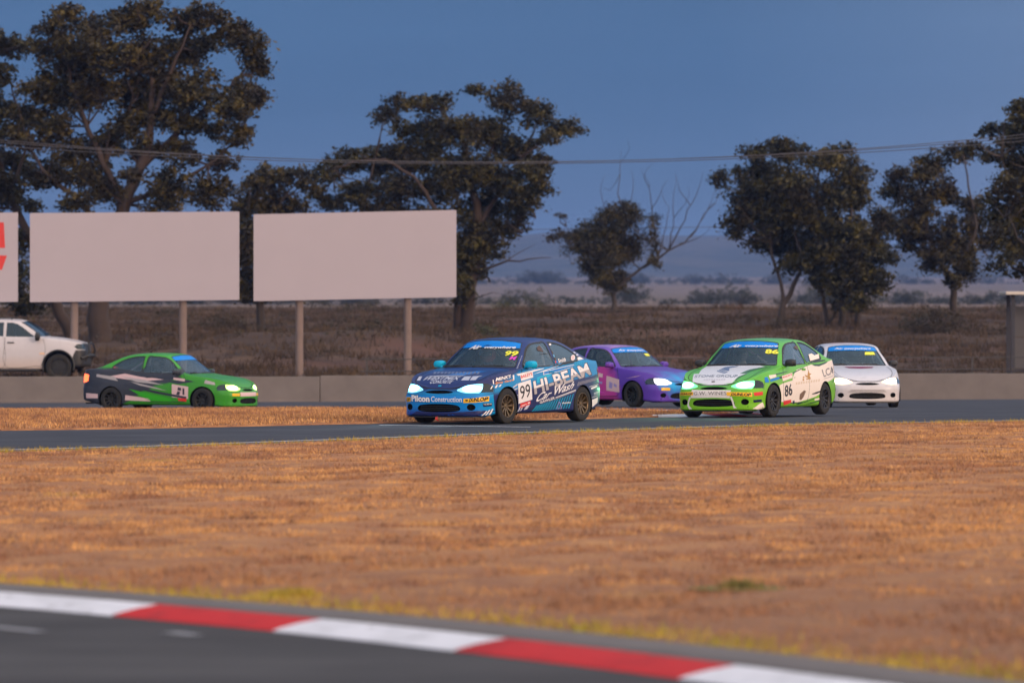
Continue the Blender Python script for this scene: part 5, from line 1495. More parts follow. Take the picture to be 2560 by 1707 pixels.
def hatch_car(name, label, loc, heading, paint, rim=M_DARKRIM, head=None, mirror=None, lens=M_LENS, roll=0.0, tail=None, steer=0.0, bonnet=None, bumper=None, beam=None):
    z = zt1(loc[0], loc[1]) + .006
    car = empty(name, (loc[0], loc[1], z), R(heading))
    car.rotation_euler = (R(roll), 0, R(heading))
    tag(car, label, 'race car', 'hatchback race cars on the track')
    m = HATCH.m
    use(m['body_shell'], 'body_shell', paint, car)
    use(m['bonnet'], 'bonnet', bonnet or paint, car)
    use(m['front_bumper'], 'front_bumper', bumper or paint, car)
    use(m['rear_bumper'], 'rear_bumper', paint, car)
    for k in 'lr':
        d = use(m['door' + k], 'door', paint, car)
        use(m['door_handle' + k], 'door_handle', paint, d)
        use(m['door_window' + k], 'door_window', M_SIDEGLASS, car)
        use(m['quarter_window' + k], 'quarter_window', M_SIDEGLASS, car)
        hl = use(m['headlight' + k], 'headlight', head, car)
        if beam:
            ld = bpy.data.lights.new('headlight_beam', 'SPOT'); ld.energy = 32; ld.color = beam; ld.spot_size = R(50); ld.spot_blend = .8; ld.shadow_soft_size = .06
            lo = bpy.data.objects.new('headlight_beam', ld); COL.objects.link(lo); lo.parent = hl
            lo.location = (.84, .52 if k == 'l' else -.52, .555); lo.rotation_euler = (0, R(-74), 0)
        use(m['corner_lens' + k], 'corner_lens', lens, car)
        use(m['fog_recess' + k], 'fog_recess', M_LINER, car)
        use(m['tail_light' + k], 'tail_light', tail or M_TAIL, car)
        for nm, mt in (('door_gap', M_SEAM), ('wing_gap', M_SEAM), ('bumper_gap', M_SEAM), ('sill_line', M_SEAM), ('door_window_seal', M_BLACK), ('quarter_window_seal', M_BLACK), ('wiper', M_BLACK)):
            use(m[nm + k], nm, mt, car)
        for i in '01':
            use(m['wheel_housing' + k + i], 'wheel_housing', M_LINER, car)
        mm = use(m['mirror' + k], 'mirror', mirror or paint, car)
        use(m['mirror_glass' + k], 'mirror_glass', M_MIRROR, mm)
    use(m['windscreen'], 'windscreen', M_GLASS, car)
    use(m['rear_window'], 'rear_window', M_GLASS, car)
    g = use(m['grille'], 'grille', M_LINER, car)
    li = use(m['lower_intake'], 'lower_intake', M_LINER, car)
    for i in range(3):
        use(m['intake_bar%d' % i], 'intake_bar', M_BLACK, li)
    for key, mat in (('floor_pan', M_LINER), ('splitter', M_BLACK), ('aerial', M_BLACK), ('roll_cage', M_CAGE),
                     ('seat', M_SEAT), ('dashboard', M_SEAT), ('rear_bulkhead', M_SEAT), ('bonnet_gap', M_SEAM), ('windscreen_seal', M_BLACK)):
        use(m[key], key, mat, car)
    for ax in (0.0, AXLE_R):
        for sg in (1, -1):
            w = bpy.data.objects.new('wheel', None); COL.objects.link(w); w.parent = car
            w.empty_display_size = .1
            w.location = (ax, TRACK_Y * sg, WHEEL_Z)
            w.rotation_euler = (0, random.uniform(0, 6), (0 if sg > 0 else math.pi) + (R(steer) if ax == 0 else 0))
            w.rotation_mode = 'XYZ'
            use(m['tyre'], 'tyre', M_TYRE, w)
            use(m['rim'], 'rim', rim, w)
            use(m['spokes'], 'spokes', rim, w)
            use(m['brake_disc'], 'brake_disc', M_HUB, w)
    return car

M_TAIL = plain('tail_lens', (.42, .02, .015), rough=.15, var=.1, coat=.6)
M_MIRROR = plain('mirror_glass', (.35, .36, .38), rough=.05, metal=1, var=.02)
M_TOW = plain('red_strap', (.55, .03, .02), rough=.6, var=.1)

def paint_mat(name, base, layers=(), rough=.32, coat=.14, dirt=.10):
    """car paint: a base colour overlaid by soft-edged colour fields given in car coordinates.
    layer: (colour, (ax, ay, az, offset), softness, wobble): field = ax*x+ay*|y|+az*z+offset > 0"""
    m, nt, N, L, P = nmat(name)
    P.inputs['Roughness'].default_value = rough
    P.inputs['Coat Weight'].default_value = coat
    P.inputs['Coat Roughness'].default_value = .06
    P.inputs['Specular IOR Level'].default_value = .18
    tc = N.new('ShaderNodeTexCoord')
    sep = N.new('ShaderNodeSeparateXYZ'); L.new(tc.outputs['Object'], sep.inputs[0])
    ab = N.new('ShaderNodeMath'); ab.operation = 'ABSOLUTE'; L.new(sep.outputs[1], ab.inputs[0])
    nz = N.new('ShaderNodeTexNoise'); nz.inputs['Scale'].default_value = 2.2; nz.inputs['Detail'].default_value = 3
    L.new(tc.outputs['Object'], nz.inputs[0])
    cur = None
    for col, (ax, ay, az, off), soft, wob in layers:
        acc = None
        for src, k in ((sep.outputs[0], ax), (ab.outputs[0], ay), (sep.outputs[2], az), (nz.outputs['Fac'], wob)):
            if k == 0:
                continue
            mm = N.new('ShaderNodeMath'); mm.operation = 'MULTIPLY_ADD'
            L.new(src, mm.inputs[0]); mm.inputs[1].default_value = k
            if acc is None:
                mm.inputs[2].default_value = off - wob * .5
            else:
                L.new(acc, mm.inputs[2])
            acc = mm.outputs[0]
        mr = N.new('ShaderNodeMapRange'); mr.inputs[1].default_value = -soft; mr.inputs[2].default_value = soft
        L.new(acc, mr.inputs[0])
        mx = N.new('ShaderNodeMix'); mx.data_type = 'RGBA'
        if cur is None:
            mx.inputs['A'].default_value = (*base, 1)
        else:
            L.new(cur, mx.inputs['A'])
        mx.inputs['B'].default_value = (*col, 1)
        L.new(mr.outputs[0], mx.inputs['Factor'])
        cur = mx.outputs['Result']
    # road grime speckled over everything
    n2 = N.new('ShaderNodeTexNoise'); n2.inputs['Scale'].default_value = 9; n2.inputs['Detail'].default_value = 8; n2.inputs['Roughness'].default_value = .7
    L.new(tc.outputs['Object'], n2.inputs[0])
    r2 = N.new('ShaderNodeMapRange'); r2.inputs[1].default_value = .5; r2.inputs[2].default_value = .8; r2.inputs[4].default_value = dirt * 2; L.new(n2.outputs['Fac'], r2.inputs[0])
    mx = N.new('ShaderNodeMix'); mx.data_type = 'RGBA'; mx.inputs['B'].default_value = (.10, .075, .055, 1)
    if cur is None:
        mx.inputs['A'].default_value = (*base, 1)
    else:
        L.new(cur, mx.inputs['A'])
    L.new(r2.outputs[0], mx.inputs['Factor'])
    L.new(mx.outputs['Result'], P.inputs['Base Color'])
    return m
def livery_99(L):
    L.poly('side', 1, [(-0.7768, 0.559), (-0.8848, 0.5818), (-1.4385, 0.6238), (-2.1675, 0.6645), (-2.9198, 0.7351), (-2.9222, 0.745), (-3.0204, 0.734), (-3.0035, 0.6353), (-2.152, 0.4884), (-2.0306, 0.4508), (-1.4762, 0.3706), (-0.7879, 0.2935)], C['NAVY2'])
    L.poly('side', 1, [(-0.2967, 0.6271), (-0.6982, 0.6852), (-0.7427, 0.3714), (-0.3187, 0.3102)], C['WHITE'], off=0.0035, name='number_plate')
    L.text('side', 1, '99', [(-0.3665, 0.3719), (-0.6817, 0.4185), (-0.6583, 0.625), (-0.3451, 0.5834)], C['BLACK'], bold=0.005, off=0.005, name='number')
    L.poly('side', 1, [(-0.3984, 0.7603), (-0.8079, 0.8093), (-0.794, 0.7179), (-0.407, 0.6643)], C['WHITE'], off=0.0035)
    L.text('side', 1, "BAILEY'S", [(-0.4078, 0.7056), (-0.7764, 0.7518), (-0.785, 0.7999), (-0.415, 0.7544)], C['RED'], bold=0.03, off=0.005)
    L.poly('side', 1, [(-0.3753, 0.3142), (-0.6867, 0.3529), (-0.6914, 0.2998), (-0.3832, 0.242)], C['RED'], off=0.0035)
    L.polys('side', 1, [[(-0.4066, 0.2849), (-0.5661, 0.3065), (-0.5668, 0.2988), (-0.4075, 0.2772)], [(-0.4082, 0.2704), (-0.511, 0.2842), (-0.5118, 0.2775), (-0.409, 0.2637)], [(-0.6027, 0.3252), (-0.6691, 0.3339), (-0.6709, 0.3146), (-0.6045, 0.3059)]], C['WHITE'], off=0.0045)
    L.text('side', 1, 'HI-BEAM', [(-0.7825, 0.4364), (-2.7701, 0.7387), (-2.6183, 0.9451), (-0.7541, 0.6605)], C['NAVY'], bold=0.055, off=0.0034)
    L.text('side', 1, 'HI-BEAM', [(-0.805, 0.4477), (-2.736, 0.747), (-2.5972, 0.9305), (-0.7685, 0.6555)], C['WHITE'], bold=0.03, off=0.0046, crop=(0.46, 1.01))
    L.text('side', 1, 'HI-BEAM', [(-0.805, 0.4477), (-2.736, 0.747), (-2.5972, 0.9305), (-0.7685, 0.6555)], C['SILVER'], bold=0.03, off=0.0046, crop=(-0.01, 0.46))
    L.text('side', 1, 'Car', [(-0.8335, 0.3218), (-1.3055, 0.4119), (-1.3909, 0.5127), (-0.9594, 0.4795)], C['WHITE'], bold=0.015, shear=0.35, off=0.006)
    L.text('side', 1, 'Wash', [(-1.4325, 0.4295), (-2.0298, 0.5242), (-2.1433, 0.6452), (-1.4531, 0.5751)], C['WHITE'], bold=0.015, shear=0.35, off=0.006)
    L.text('side', 1, 'GAWLER', [(-0.9816, 0.3002), (-1.4568, 0.366), (-1.4535, 0.4098), (-0.9776, 0.3438)], C['WHITE'], bold=0.02, off=0.005)
    L.polys('side', 1, [[(-0.7571, 0.1858), (-0.7941, 0.1871), (-0.9311, 0.2788), (-0.8961, 0.2774)], [(-0.8368, 0.1877), (-0.8731, 0.189), (-1.0112, 0.2903), (-0.977, 0.2889)], [(-0.9174, 0.1896), (-0.9529, 0.1909), (-1.0917, 0.3019), (-1.0583, 0.3005)], [(-0.9982, 0.1914), (-1.0329, 0.1928), (-1.1723, 0.3135), (-1.1398, 0.312)], [(-1.0797, 0.1933), (-1.1144, 0.1947), (-1.2531, 0.3251), (-1.2214, 0.3236)], [(-1.1622, 0.1951), (-1.196, 0.1965), (-1.3341, 0.3368), (-1.3032, 0.3353)], [(-1.2449, 0.197), (-1.2778, 0.1984), (-1.4152, 0.3484), (-1.3852, 0.3469)], [(-1.3278, 0.1988), (-1.3598, 0.2002), (-1.4966, 0.3601), (-1.4673, 0.3586)], [(-1.4108, 0.2007), (-1.4419, 0.2021), (-1.5781, 0.3718), (-1.5497, 0.3702)], [(-1.494, 0.2025), (-1.5241, 0.204), (-1.66, 0.3835), (-1.6324, 0.3819)], [(-1.5774, 0.2044), (-1.6066, 0.2059), (-1.7423, 0.3952), (-1.7154, 0.3937)], [(-1.6611, 0.2062), (-1.6894, 0.2077), (-1.8248, 0.407), (-1.7988, 0.4054)], [(-1.7451, 0.2081), (-1.7725, 0.2096), (-1.9077, 0.4188), (-1.8824, 0.4172)], [(-1.8294, 0.21), (-1.8559, 0.2115), (-1.9912, 0.4306), (-1.9667, 0.4289)], [(-1.9141, 0.2118), (-1.9397, 0.2134), (-2.0752, 0.4424), (-2.0515, 0.4407)]], C['TEAL'], off=0.003)
    L.polys('side', 1, [[(-1.484, 0.3977), (-2.1418, 0.511), (-2.1415, 0.4983), (-1.485, 0.3851)], [(-1.4857, 0.3753), (-2.1417, 0.4914), (-2.1418, 0.4865), (-1.4862, 0.3695)]], C['WHITE'], off=0.0036)
    L.polys('side', 1, [[(-0.2846, 0.771), (-0.3453, 0.7465), (-0.785, 0.7999), (-1.1489, 0.8449), (-1.1924, 0.859), (-0.8766, 0.8376)], [(-0.7904, 0.7642), (-1.1352, 0.8063), (-1.669, 0.8939), (-1.6092, 0.8895), (-1.1403, 0.8208)], [(-1.1602, 0.8109), (-2.1603, 0.9114), (-2.1686, 0.9035), (-1.173, 0.803)], [(-1.1466, 0.811), (-1.1641, 0.8109), (-1.1539, 0.7577), (-1.1289, 0.7531)], [(-1.1308, 0.7589), (-1.6443, 0.8065), (-2.1225, 0.8804), (-2.1211, 0.8745), (-1.6423, 0.7997), (-1.1286, 0.7522)]], C['WHITE'], off=0.0036)
    L.polys('side', 1, [[(-1.1804, 0.7962), (-2.126, 0.895), (-1.6465, 0.8142), (-1.1707, 0.7672)]], C['BLUE'], off=0.003)
    L.polys('side', 1, [[(-0.91, 0.7167), (-1.3188, 0.7707), (-1.4137, 0.76), (-1.0898, 0.6568), (-0.8901, 0.63)]], C['TEAL'], off=0.003)
    L.polys('side', 1, [[(-2.1854, 0.5663), (-2.2, 0.5681), (-2.2588, 0.6322), (-2.244, 0.6304)], [(-2.2298, 0.572), (-2.2445, 0.5738), (-2.304, 0.6367), (-2.2891, 0.6349)], [(-2.2747, 0.5777), (-2.2896, 0.5795), (-2.3498, 0.6412), (-2.3346, 0.6394)], [(-2.32, 0.5834), (-2.335, 0.5852), (-2.3961, 0.6457), (-2.3808, 0.6439)], [(-2.3657, 0.5891), (-2.3808, 0.5908), (-2.4427, 0.6502), (-2.4273, 0.6485)], [(-2.4118, 0.5947), (-2.427, 0.5965), (-2.4897, 0.6548), (-2.4742, 0.653)], [(-2.4583, 0.6004), (-2.4735, 0.6022), (-2.5371, 0.6593), (-2.5214, 0.6575)], [(-2.5051, 0.6061), (-2.5205, 0.6079), (-2.5851, 0.6638), (-2.5692, 0.662)], [(-2.5525, 0.6118), (-2.5681, 0.6136), (-2.6342, 0.6683), (-2.6178, 0.6665)], [(-2.6006, 0.6174), (-2.6165, 0.6192), (-2.6848, 0.6728), (-2.6679, 0.671)], [(-2.6496, 0.6231), (-2.6659, 0.6249), (-2.7377, 0.6773), (-2.7196, 0.6755)], [(-2.7002, 0.6288), (-2.717, 0.6305), (-2.7945, 0.6817), (-2.7753, 0.68)], [(-2.7536, 0.6344), (-2.7721, 0.6361), (-2.8564, 0.6861), (-2.8355, 0.6843)], [(-2.8125, 0.6399), (-2.8336, 0.6417), (-2.9229, 0.6904), (-2.9005, 0.6887)], [(-2.8783, 0.6454), (-2.9012, 0.6471), (-2.9971, 0.6946), (-2.9714, 0.6929)], [(-2.9506, 0.6508), (-2.9763, 0.6524), (-3.1078, 0.6983), (-3.0599, 0.6969)]], C['SILVER'], off=0.0036)
    L.polys('side', 1, [[(-2.6676, 0.5309), (-2.9562, 0.572), (-2.9603, 0.5492), (-2.6902, 0.5031)], [(-2.6119, 0.5513), (-3.033, 0.5953), (-3.0293, 0.5894), (-2.6227, 0.5453)], [(-2.709, 0.3775), (-2.9705, 0.4086), (-2.9705, 0.4027), (-2.7097, 0.3706)]], C['WHITE'], off=0.0036)
    L.poly('side', 1, [(-2.7249, 0.3378), (-2.9807, 0.3768), (-2.9807, 0.2898), (-2.7552, 0.2189)], C['WHITE'], off=0.0036)
    L.polys('side', 1, [[(-2.7894, 0.4504), (-3.0707, 0.476), (-3.0709, 0.4641), (-2.7902, 0.4386)], [(-2.791, 0.4257), (-2.9918, 0.4455), (-2.9923, 0.4356), (-2.7917, 0.4158)]], C['PALE'], off=0.0042)
    L.polys('side', 1, [[(-2.163, 0.88), (-2.1881, 0.8827), (-2.2664, 0.9576), (-2.2405, 0.9558)], [(-2.2343, 0.8873), (-2.2596, 0.89), (-2.3387, 0.9609), (-2.3122, 0.9592)], [(-2.3063, 0.8945), (-2.332, 0.8972), (-2.4124, 0.9643), (-2.3853, 0.9625)], [(-2.3793, 0.9018), (-2.4053, 0.9045), (-2.4873, 0.9677), (-2.4599, 0.9659)], [(-2.4532, 0.909), (-2.4796, 0.9118), (-2.5636, 0.971), (-2.5356, 0.9693)], [(-2.5281, 0.9163), (-2.5549, 0.919), (-2.6434, 0.9744), (-2.6136, 0.9726)]], C['TEAL'], off=0.003)
    L.poly('side', 1, [(-2.372, 1.0205), (-2.4665, 1.0297), (-2.5785, 0.9945), (-2.3412, 0.9746)], C['WHITE'], off=0.0036)
    L.polys('side', 1, [[(-2.3159, 1.1042), (-2.4008, 1.1115), (-2.418, 1.0889), (-2.3424, 1.0825)], [(-2.3693, 1.0696), (-2.4661, 1.0817), (-2.4637, 1.0523), (-2.3698, 1.0431)]], C['PALE'], off=0.0036)
    L.polys('side', 1, [[(-0.124, 0.5717), (-0.278, 0.6274), (-0.2846, 0.6033), (-0.1507, 0.557)], [(-0.1495, 0.5379), (-0.281, 0.5602), (-0.2839, 0.5458), (-0.1676, 0.5185)], [(-0.2152, 0.4412), (-0.3024, 0.4563), (-0.303, 0.4448), (-0.2197, 0.4268)], [(-0.2205, 0.4124), (-0.3058, 0.4275), (-0.3062, 0.4198), (-0.2251, 0.3998)]], C['PALE'], off=0.0036)
    L.polys('side', 1, [[(-0.2465, 0.1768), (-0.28, 0.1811), (-0.323, 0.2669), (-0.2893, 0.2646)], [(-0.3109, 0.1874), (-0.348, 0.1916), (-0.4018, 0.2773), (-0.3677, 0.2749)], [(-0.3829, 0.1977), (-0.4233, 0.2019), (-0.4804, 0.2876), (-0.4465, 0.2852)], [(-0.4937, 0.2114), (-0.5955, 0.2242), (-0.6818, 0.2999), (-0.5685, 0.2824)]], C['PALE'], off=0.0032)
    L.text('side', 1, "MINK'S", [(0.297, 0.6662), (-0.0991, 0.7217), (-0.1207, 0.7705), (0.275, 0.7222)], C['WHITE'], bold=0.03, off=0.005, shear=0.2)
    L.text('side', 1, 'Signs Garage', [(0.3369, 0.6074), (-0.1706, 0.6644), (-0.1804, 0.7059), (0.3109, 0.6545)], C['ORANGE'], bold=0.02, off=0.0056, shear=0.3)
    L.polys('side', 1, [[(0.3438, 0.6888), (0.3232, 0.696), (0.3379, 0.6296), (0.3582, 0.6224)], [(0.4343, 0.5492), (0.3948, 0.5902), (0.3664, 0.6003), (0.4156, 0.549)], [(0.3501, 0.5661), (0.3042, 0.6071), (0.2654, 0.6111), (0.3084, 0.5657)], [(0.261, 0.58), (0.2078, 0.6179), (0.1719, 0.6205), (0.2134, 0.5839)], [(-0.1708, 0.7581), (-0.2169, 0.7651), (-0.1948, 0.6835), (-0.1587, 0.6764)]], C['WHITE'], off=0.0042)
    L.text('side', 1, 'Evolution', [(-1.702, 0.2874), (-1.982, 0.2969), (-1.9795, 0.3223), (-1.7151, 0.3165)], C['WHITE'], bold=0.03, shear=0.2, off=0.005)
    L.polys('side', 1, [[(-1.595, 0.3251), (-1.6148, 0.3248), (-1.546, 0.2138), (-1.5301, 0.2141)], [(-1.6029, 0.325), (-1.6228, 0.3247), (-1.7044, 0.2152), (-1.6844, 0.2155)], [(-1.5287, 0.2199), (-1.6993, 0.2211), (-1.7012, 0.2133), (-1.5309, 0.2121)]], C['LAV'], off=0.0046)
    L.polys('side', 1, [[(-0.3927, 0.8561), (-0.4411, 0.8634), (-0.4752, 0.8707), (-0.4199, 0.8635)], [(-0.4884, 0.8762), (-0.5194, 0.8837), (-0.5331, 0.8913), (-0.5066, 0.8837)], [(-0.5279, 0.897), (-0.5503, 0.9046), (-0.5611, 0.9122), (-0.5386, 0.9046)], [(-0.5562, 0.9179), (-0.577, 0.9255), (-0.5869, 0.9331), (-0.566, 0.9256)], [(-0.5821, 0.9389), (-0.6023, 0.9465), (-0.6123, 0.9541), (-0.592, 0.9465)], [(-0.608, 0.9599), (-0.6276, 0.9675), (-0.6374, 0.9751), (-0.6177, 0.9675)], [(-0.6337, 0.9809), (-0.6533, 0.9885), (-0.6635, 0.9961), (-0.6439, 0.9885)], [(-0.6605, 1.0019), (-0.6796, 1.0095), (-0.6904, 1.0171), (-0.6707, 1.0095)], [(-0.6882, 1.0229), (-0.7073, 1.0305), (-0.7182, 1.0381), (-0.6989, 1.0305)], [(-0.7167, 1.0439), (-0.7357, 1.0515), (-0.7469, 1.0592), (-0.7277, 1.0515)]], C['PALE'], off=0.0036)
    L.text('side', 1, 'Smith', [(-1.6967, 0.9374), (-1.9386, 0.96), (-1.9785, 1.0261), (-1.7103, 1.0006)], C['WHITE'], bold=0.02, off=0.005)
    L.poly('side', 1, [(-2.2814, 1.0162), (-2.2457, 0.993), (-2.2019, 0.9761), (-2.161, 0.9701), (-2.1341, 0.9766), (-2.1271, 0.9938), (-2.1426, 1.0172), (-2.1772, 1.0404), (-2.2237, 1.0573), (-2.268, 1.0633), (-2.2963, 1.0569), (-2.2994, 1.0396)], C['WHITE'], off=0.005)
    L.poly('side', 1, [(-2.2628, 1.0164), (-2.2339, 0.9979), (-2.1998, 0.9846), (-2.1691, 0.9798), (-2.1497, 0.9849), (-2.1466, 0.9986), (-2.1607, 1.0171), (-2.1892, 1.0355), (-2.2246, 1.0488), (-2.2577, 1.0536), (-2.2771, 1.0485), (-2.2785, 1.0349)], C['PINK'], off=0.006)
    L.poly('side', 1, [(-1.637, 1.2445), (-1.7067, 1.2462), (-1.6841, 1.2199), (-1.614, 1.2154)], C['WHITE'], off=0.005)
    L.poly('side', 1, [(-1.6432, 0.9719), (-1.6943, 0.9764), (-1.6814, 0.9424), (-1.6297, 0.937)], C['BLUE'], off=0.005)
    L.poly('side', 1, [(-1.5981, 0.9674), (-1.6375, 0.9719), (-1.6228, 0.938), (-1.5854, 0.9334)], C['RED'], off=0.005)
    L.polys('side', 1, [[(-1.5983, 1.1259), (-1.645, 1.1276), (-1.6321, 1.0888), (-1.5918, 1.0871)], [(-1.6081, 1.0159), (-1.6557, 1.0205), (-1.6487, 0.9894), (-1.6027, 0.9839)]], C['BROWN'], off=0.005)
    L.poly('side', 1, [(-1.5985, 1.0695), (-1.6426, 1.0712), (-1.6368, 1.0303), (-1.6028, 1.0286)], C['LIGHTBLUE'], off=0.005)
    L.polys('side', 1, [[(-1.2012, 1.1882), (-1.3052, 1.2168), (-1.3352, 1.1682), (-1.3379, 1.1148), (-1.2263, 1.1299), (-1.1782, 1.1399)]], C['BROWN'], off=0.004)
    L.polys('side', 1, [[(-1.5269, 0.8999), (-2.1421, 0.9409), (-2.2665, 0.9673), (-2.1342, 0.9292), (-1.5507, 0.889)], [(-1.1068, 1.0725), (-1.3078, 1.0888), (-1.5036, 1.0944), (-1.4987, 1.0876), (-1.2817, 1.0792)]], C['BLACK'], off=0.004)
    L.text('front', 1, 'Pilcon', [(-0.5094, 0.3478), (-0.139, 0.3369), (-0.1441, 0.4509), (-0.5188, 0.4591)], C['NAVY'], bold=0.07, off=0.0034)
    L.text('front', 1, 'Pilcon', [(-0.5028, 0.3539), (-0.1458, 0.3427), (-0.15, 0.4434), (-0.5104, 0.4518)], C['WHITE'], bold=0.045, off=0.005)
    L.text('front', 1, 'Construction', [(-0.1207, 0.3519), (0.4192, 0.3472), (0.4169, 0.4299), (-0.1236, 0.4318)], C['WHITE'], bold=0.012, off=0.005)
    L.poly('front', 1, [(0.4424, 0.4005), (0.6104, 0.4113), (0.7419, 0.4374), (0.7404, 0.3606), (0.6107, 0.3419), (0.4385, 0.3354)], C['YEL'], off=0.0035)
    L.text('front', 1, 'DUNLOP', [(0.5282, 0.3507), (0.7365, 0.3652), (0.7385, 0.4272), (0.5335, 0.4068)], C['BLACK'], bold=0.04, shear=0.15, off=0.005)
    L.poly('front', 1, [(0.47, 0.3859), (0.5098, 0.389), (0.5171, 0.3669), (0.4802, 0.3593)], C['BLACK'], off=0.005)
    L.poly('front', 1, [(-0.6401, 0.4139), (-0.5307, 0.4204), (-0.5246, 0.3476), (-0.6349, 0.344)], C['YEL'], off=0.0035)
    L.text('front', 1, 'LOP', [(-0.6279, 0.353), (-0.5419, 0.3563), (-0.5427, 0.4069), (-0.6279, 0.4036)], C['BLACK'], bold=0.04, shear=0.15, off=0.005)
    L.poly('side', 1, [(0.6033, 0.3294), (0.4168, 0.3345), (0.4166, 0.2856), (0.59, 0.2774)], C['NAVY'], off=0.0035)
    L.text('side', 1, 'HI-BEAM', [(0.5866, 0.3055), (0.4317, 0.3095), (0.4335, 0.3273), (0.5884, 0.3233)], C['WHITE'], bold=0.03, off=0.005)
    L.polys('side', 1, [[(0.6152, 0.1402), (0.5874, 0.1428), (0.5126, 0.2099), (0.5408, 0.2073)], [(0.5591, 0.1454), (0.5221, 0.1479), (0.4477, 0.2268), (0.4789, 0.2243)], [(0.4853, 0.1503), (0.4377, 0.1525), (0.3781, 0.2436), (0.4116, 0.2411)]], C['WHITE'], off=0.0035)
    L.poly('front', 1, [(-0.4053, 0.2003), (0.0265, 0.1841), (0.4061, 0.1962), (0.7442, 0.2206), (0.9194, 0.1201), (0.406, 0.1075), (-0.3846, 0.1129), (-0.532, 0.142)], C['NAVY2'], off=0.002)
    L.text('top', 1, 'WESTMIX', [(0.5393, -0.4698), (0.5288, 0.2015), (0.3783, 0.1868), (0.3646, -0.4463)], C['PALEHOOD'], bold=0.03, off=0.0045, shear=0)
    L.text('top', 1, 'CONCRETE', [(0.6344, -0.2575), (0.6341, 0.1259), (0.55, 0.145), (0.5541, -0.2522)], C['PALEHOOD'], bold=0.03, off=0.0045)
    L.polys('top', 1, [[(0.5282, -0.5462), (0.3622, -0.5981), (0.3611, -0.545), (0.5326, -0.4792)], [(0.365, -0.4354), (0.3473, 0.1738), (0.3103, 0.2158), (0.3348, -0.4106)], [(0.5374, 0.265), (0.3607, 0.2296), (0.3453, 0.3427), (0.5223, 0.394)], [(0.5198, 0.4137), (0.3436, 0.3683), (0.3093, 0.5231), (0.3741, 0.487), (0.4971, 0.5062)]], C['PALEHOOD'], off=0.004)
    L.polys('top', 1, [[(0.2236, -0.4344), (0.2242, -0.391), (0.0481, -0.4696), (0.0364, -0.5143)], [(0.2078, -0.3773), (0.1995, -0.3393), (0.0499, -0.4019), (0.0385, -0.4463)], [(0.1908, -0.3209), (0.2252, -0.2575), (0.051, -0.3346), (0.0399, -0.3788)], [(0.2251, -0.234), (0.1993, -0.2065), (0.051, -0.268), (0.0407, -0.3117)], [(0.2078, -0.1779), (0.2248, -0.125), (0.0507, -0.2018), (0.0409, -0.2451)], [(0.1901, -0.1221), (0.1984, -0.0744), (0.0501, -0.1356), (0.0404, -0.1789)], [(0.2242, -0.0356), (0.2236, 0.0068), (0.0496, -0.0696), (0.0399, -0.1128)], [(0.2056, 0.0196), (0.1953, 0.0562), (0.049, -0.0036), (0.0393, -0.0468)], [(0.1858, 0.0741), (0.2176, 0.1355), (0.0459, 0.0608), (0.038, 0.0188)], [(0.2166, 0.1584), (0.1894, 0.185), (0.0427, 0.1252), (0.0347, 0.0831)], [(0.1967, 0.2127), (0.2115, 0.264), (0.0394, 0.1894), (0.0315, 0.1474)], [(0.1768, 0.267), (0.183, 0.3132), (0.036, 0.2534), (0.0282, 0.2115)], [(0.2068, 0.3505), (0.2043, 0.3916), (0.0321, 0.3172), (0.0245, 0.2755)], [(0.2946, -0.3275), (0.2251, 0.3889), (0.2475, 0.4073), (0.3157, -0.3127)]], C['HOODFAINT'], off=0.004)
    L.polys('top', 1, [[(0.3095, -0.1901), (-0.0259, 0.2096), (-0.0417, 0.4134), (0.3011, 0.1891)]], C['BLUE'], off=0.0028)
    L.poly('top', 1, [(0.6906, -0.0585), (0.6873, -0.0019), (0.6675, -0.0105), (0.6681, -0.0666)], C['TEAL'], off=0.004, name='bonnet_badge')
    L.text('front', 1, 'Air', [(-0.3424, 1.1526), (-0.1117, 1.1625), (-0.1005, 1.2196), (-0.3127, 1.2218)], C['WHITE'], bold=0.035, shear=0.25, off=0.006)
    L.text('front', 1, 'everywhere', [(-0.034, 1.1598), (0.4746, 1.1548), (0.4549, 1.2055), (-0.0504, 1.2047)], C['WHITE'], bold=0.025, shear=0.25, off=0.006)
    L.polys('front', 1, [[(-0.0907, 1.2076), (-0.0172, 1.2228), (0.085, 1.2186), (0.0116, 1.2079)]], C['NAVY'], off=0.006)
    L.text('front', 1, '99', [(0.3857, 1.0548), (0.5743, 1.0475), (0.5399, 1.1294), (0.3553, 1.1323)], C['NEON'], bold=0.03, shear=0.2, off=0.005)
    L.text('front', 1, 'M', [(0.4827, 0.9954), (0.5875, 0.9881), (0.5714, 1.0461), (0.4677, 1.049)], C['MAG'], bold=0.05, shear=0.2, off=0.005)

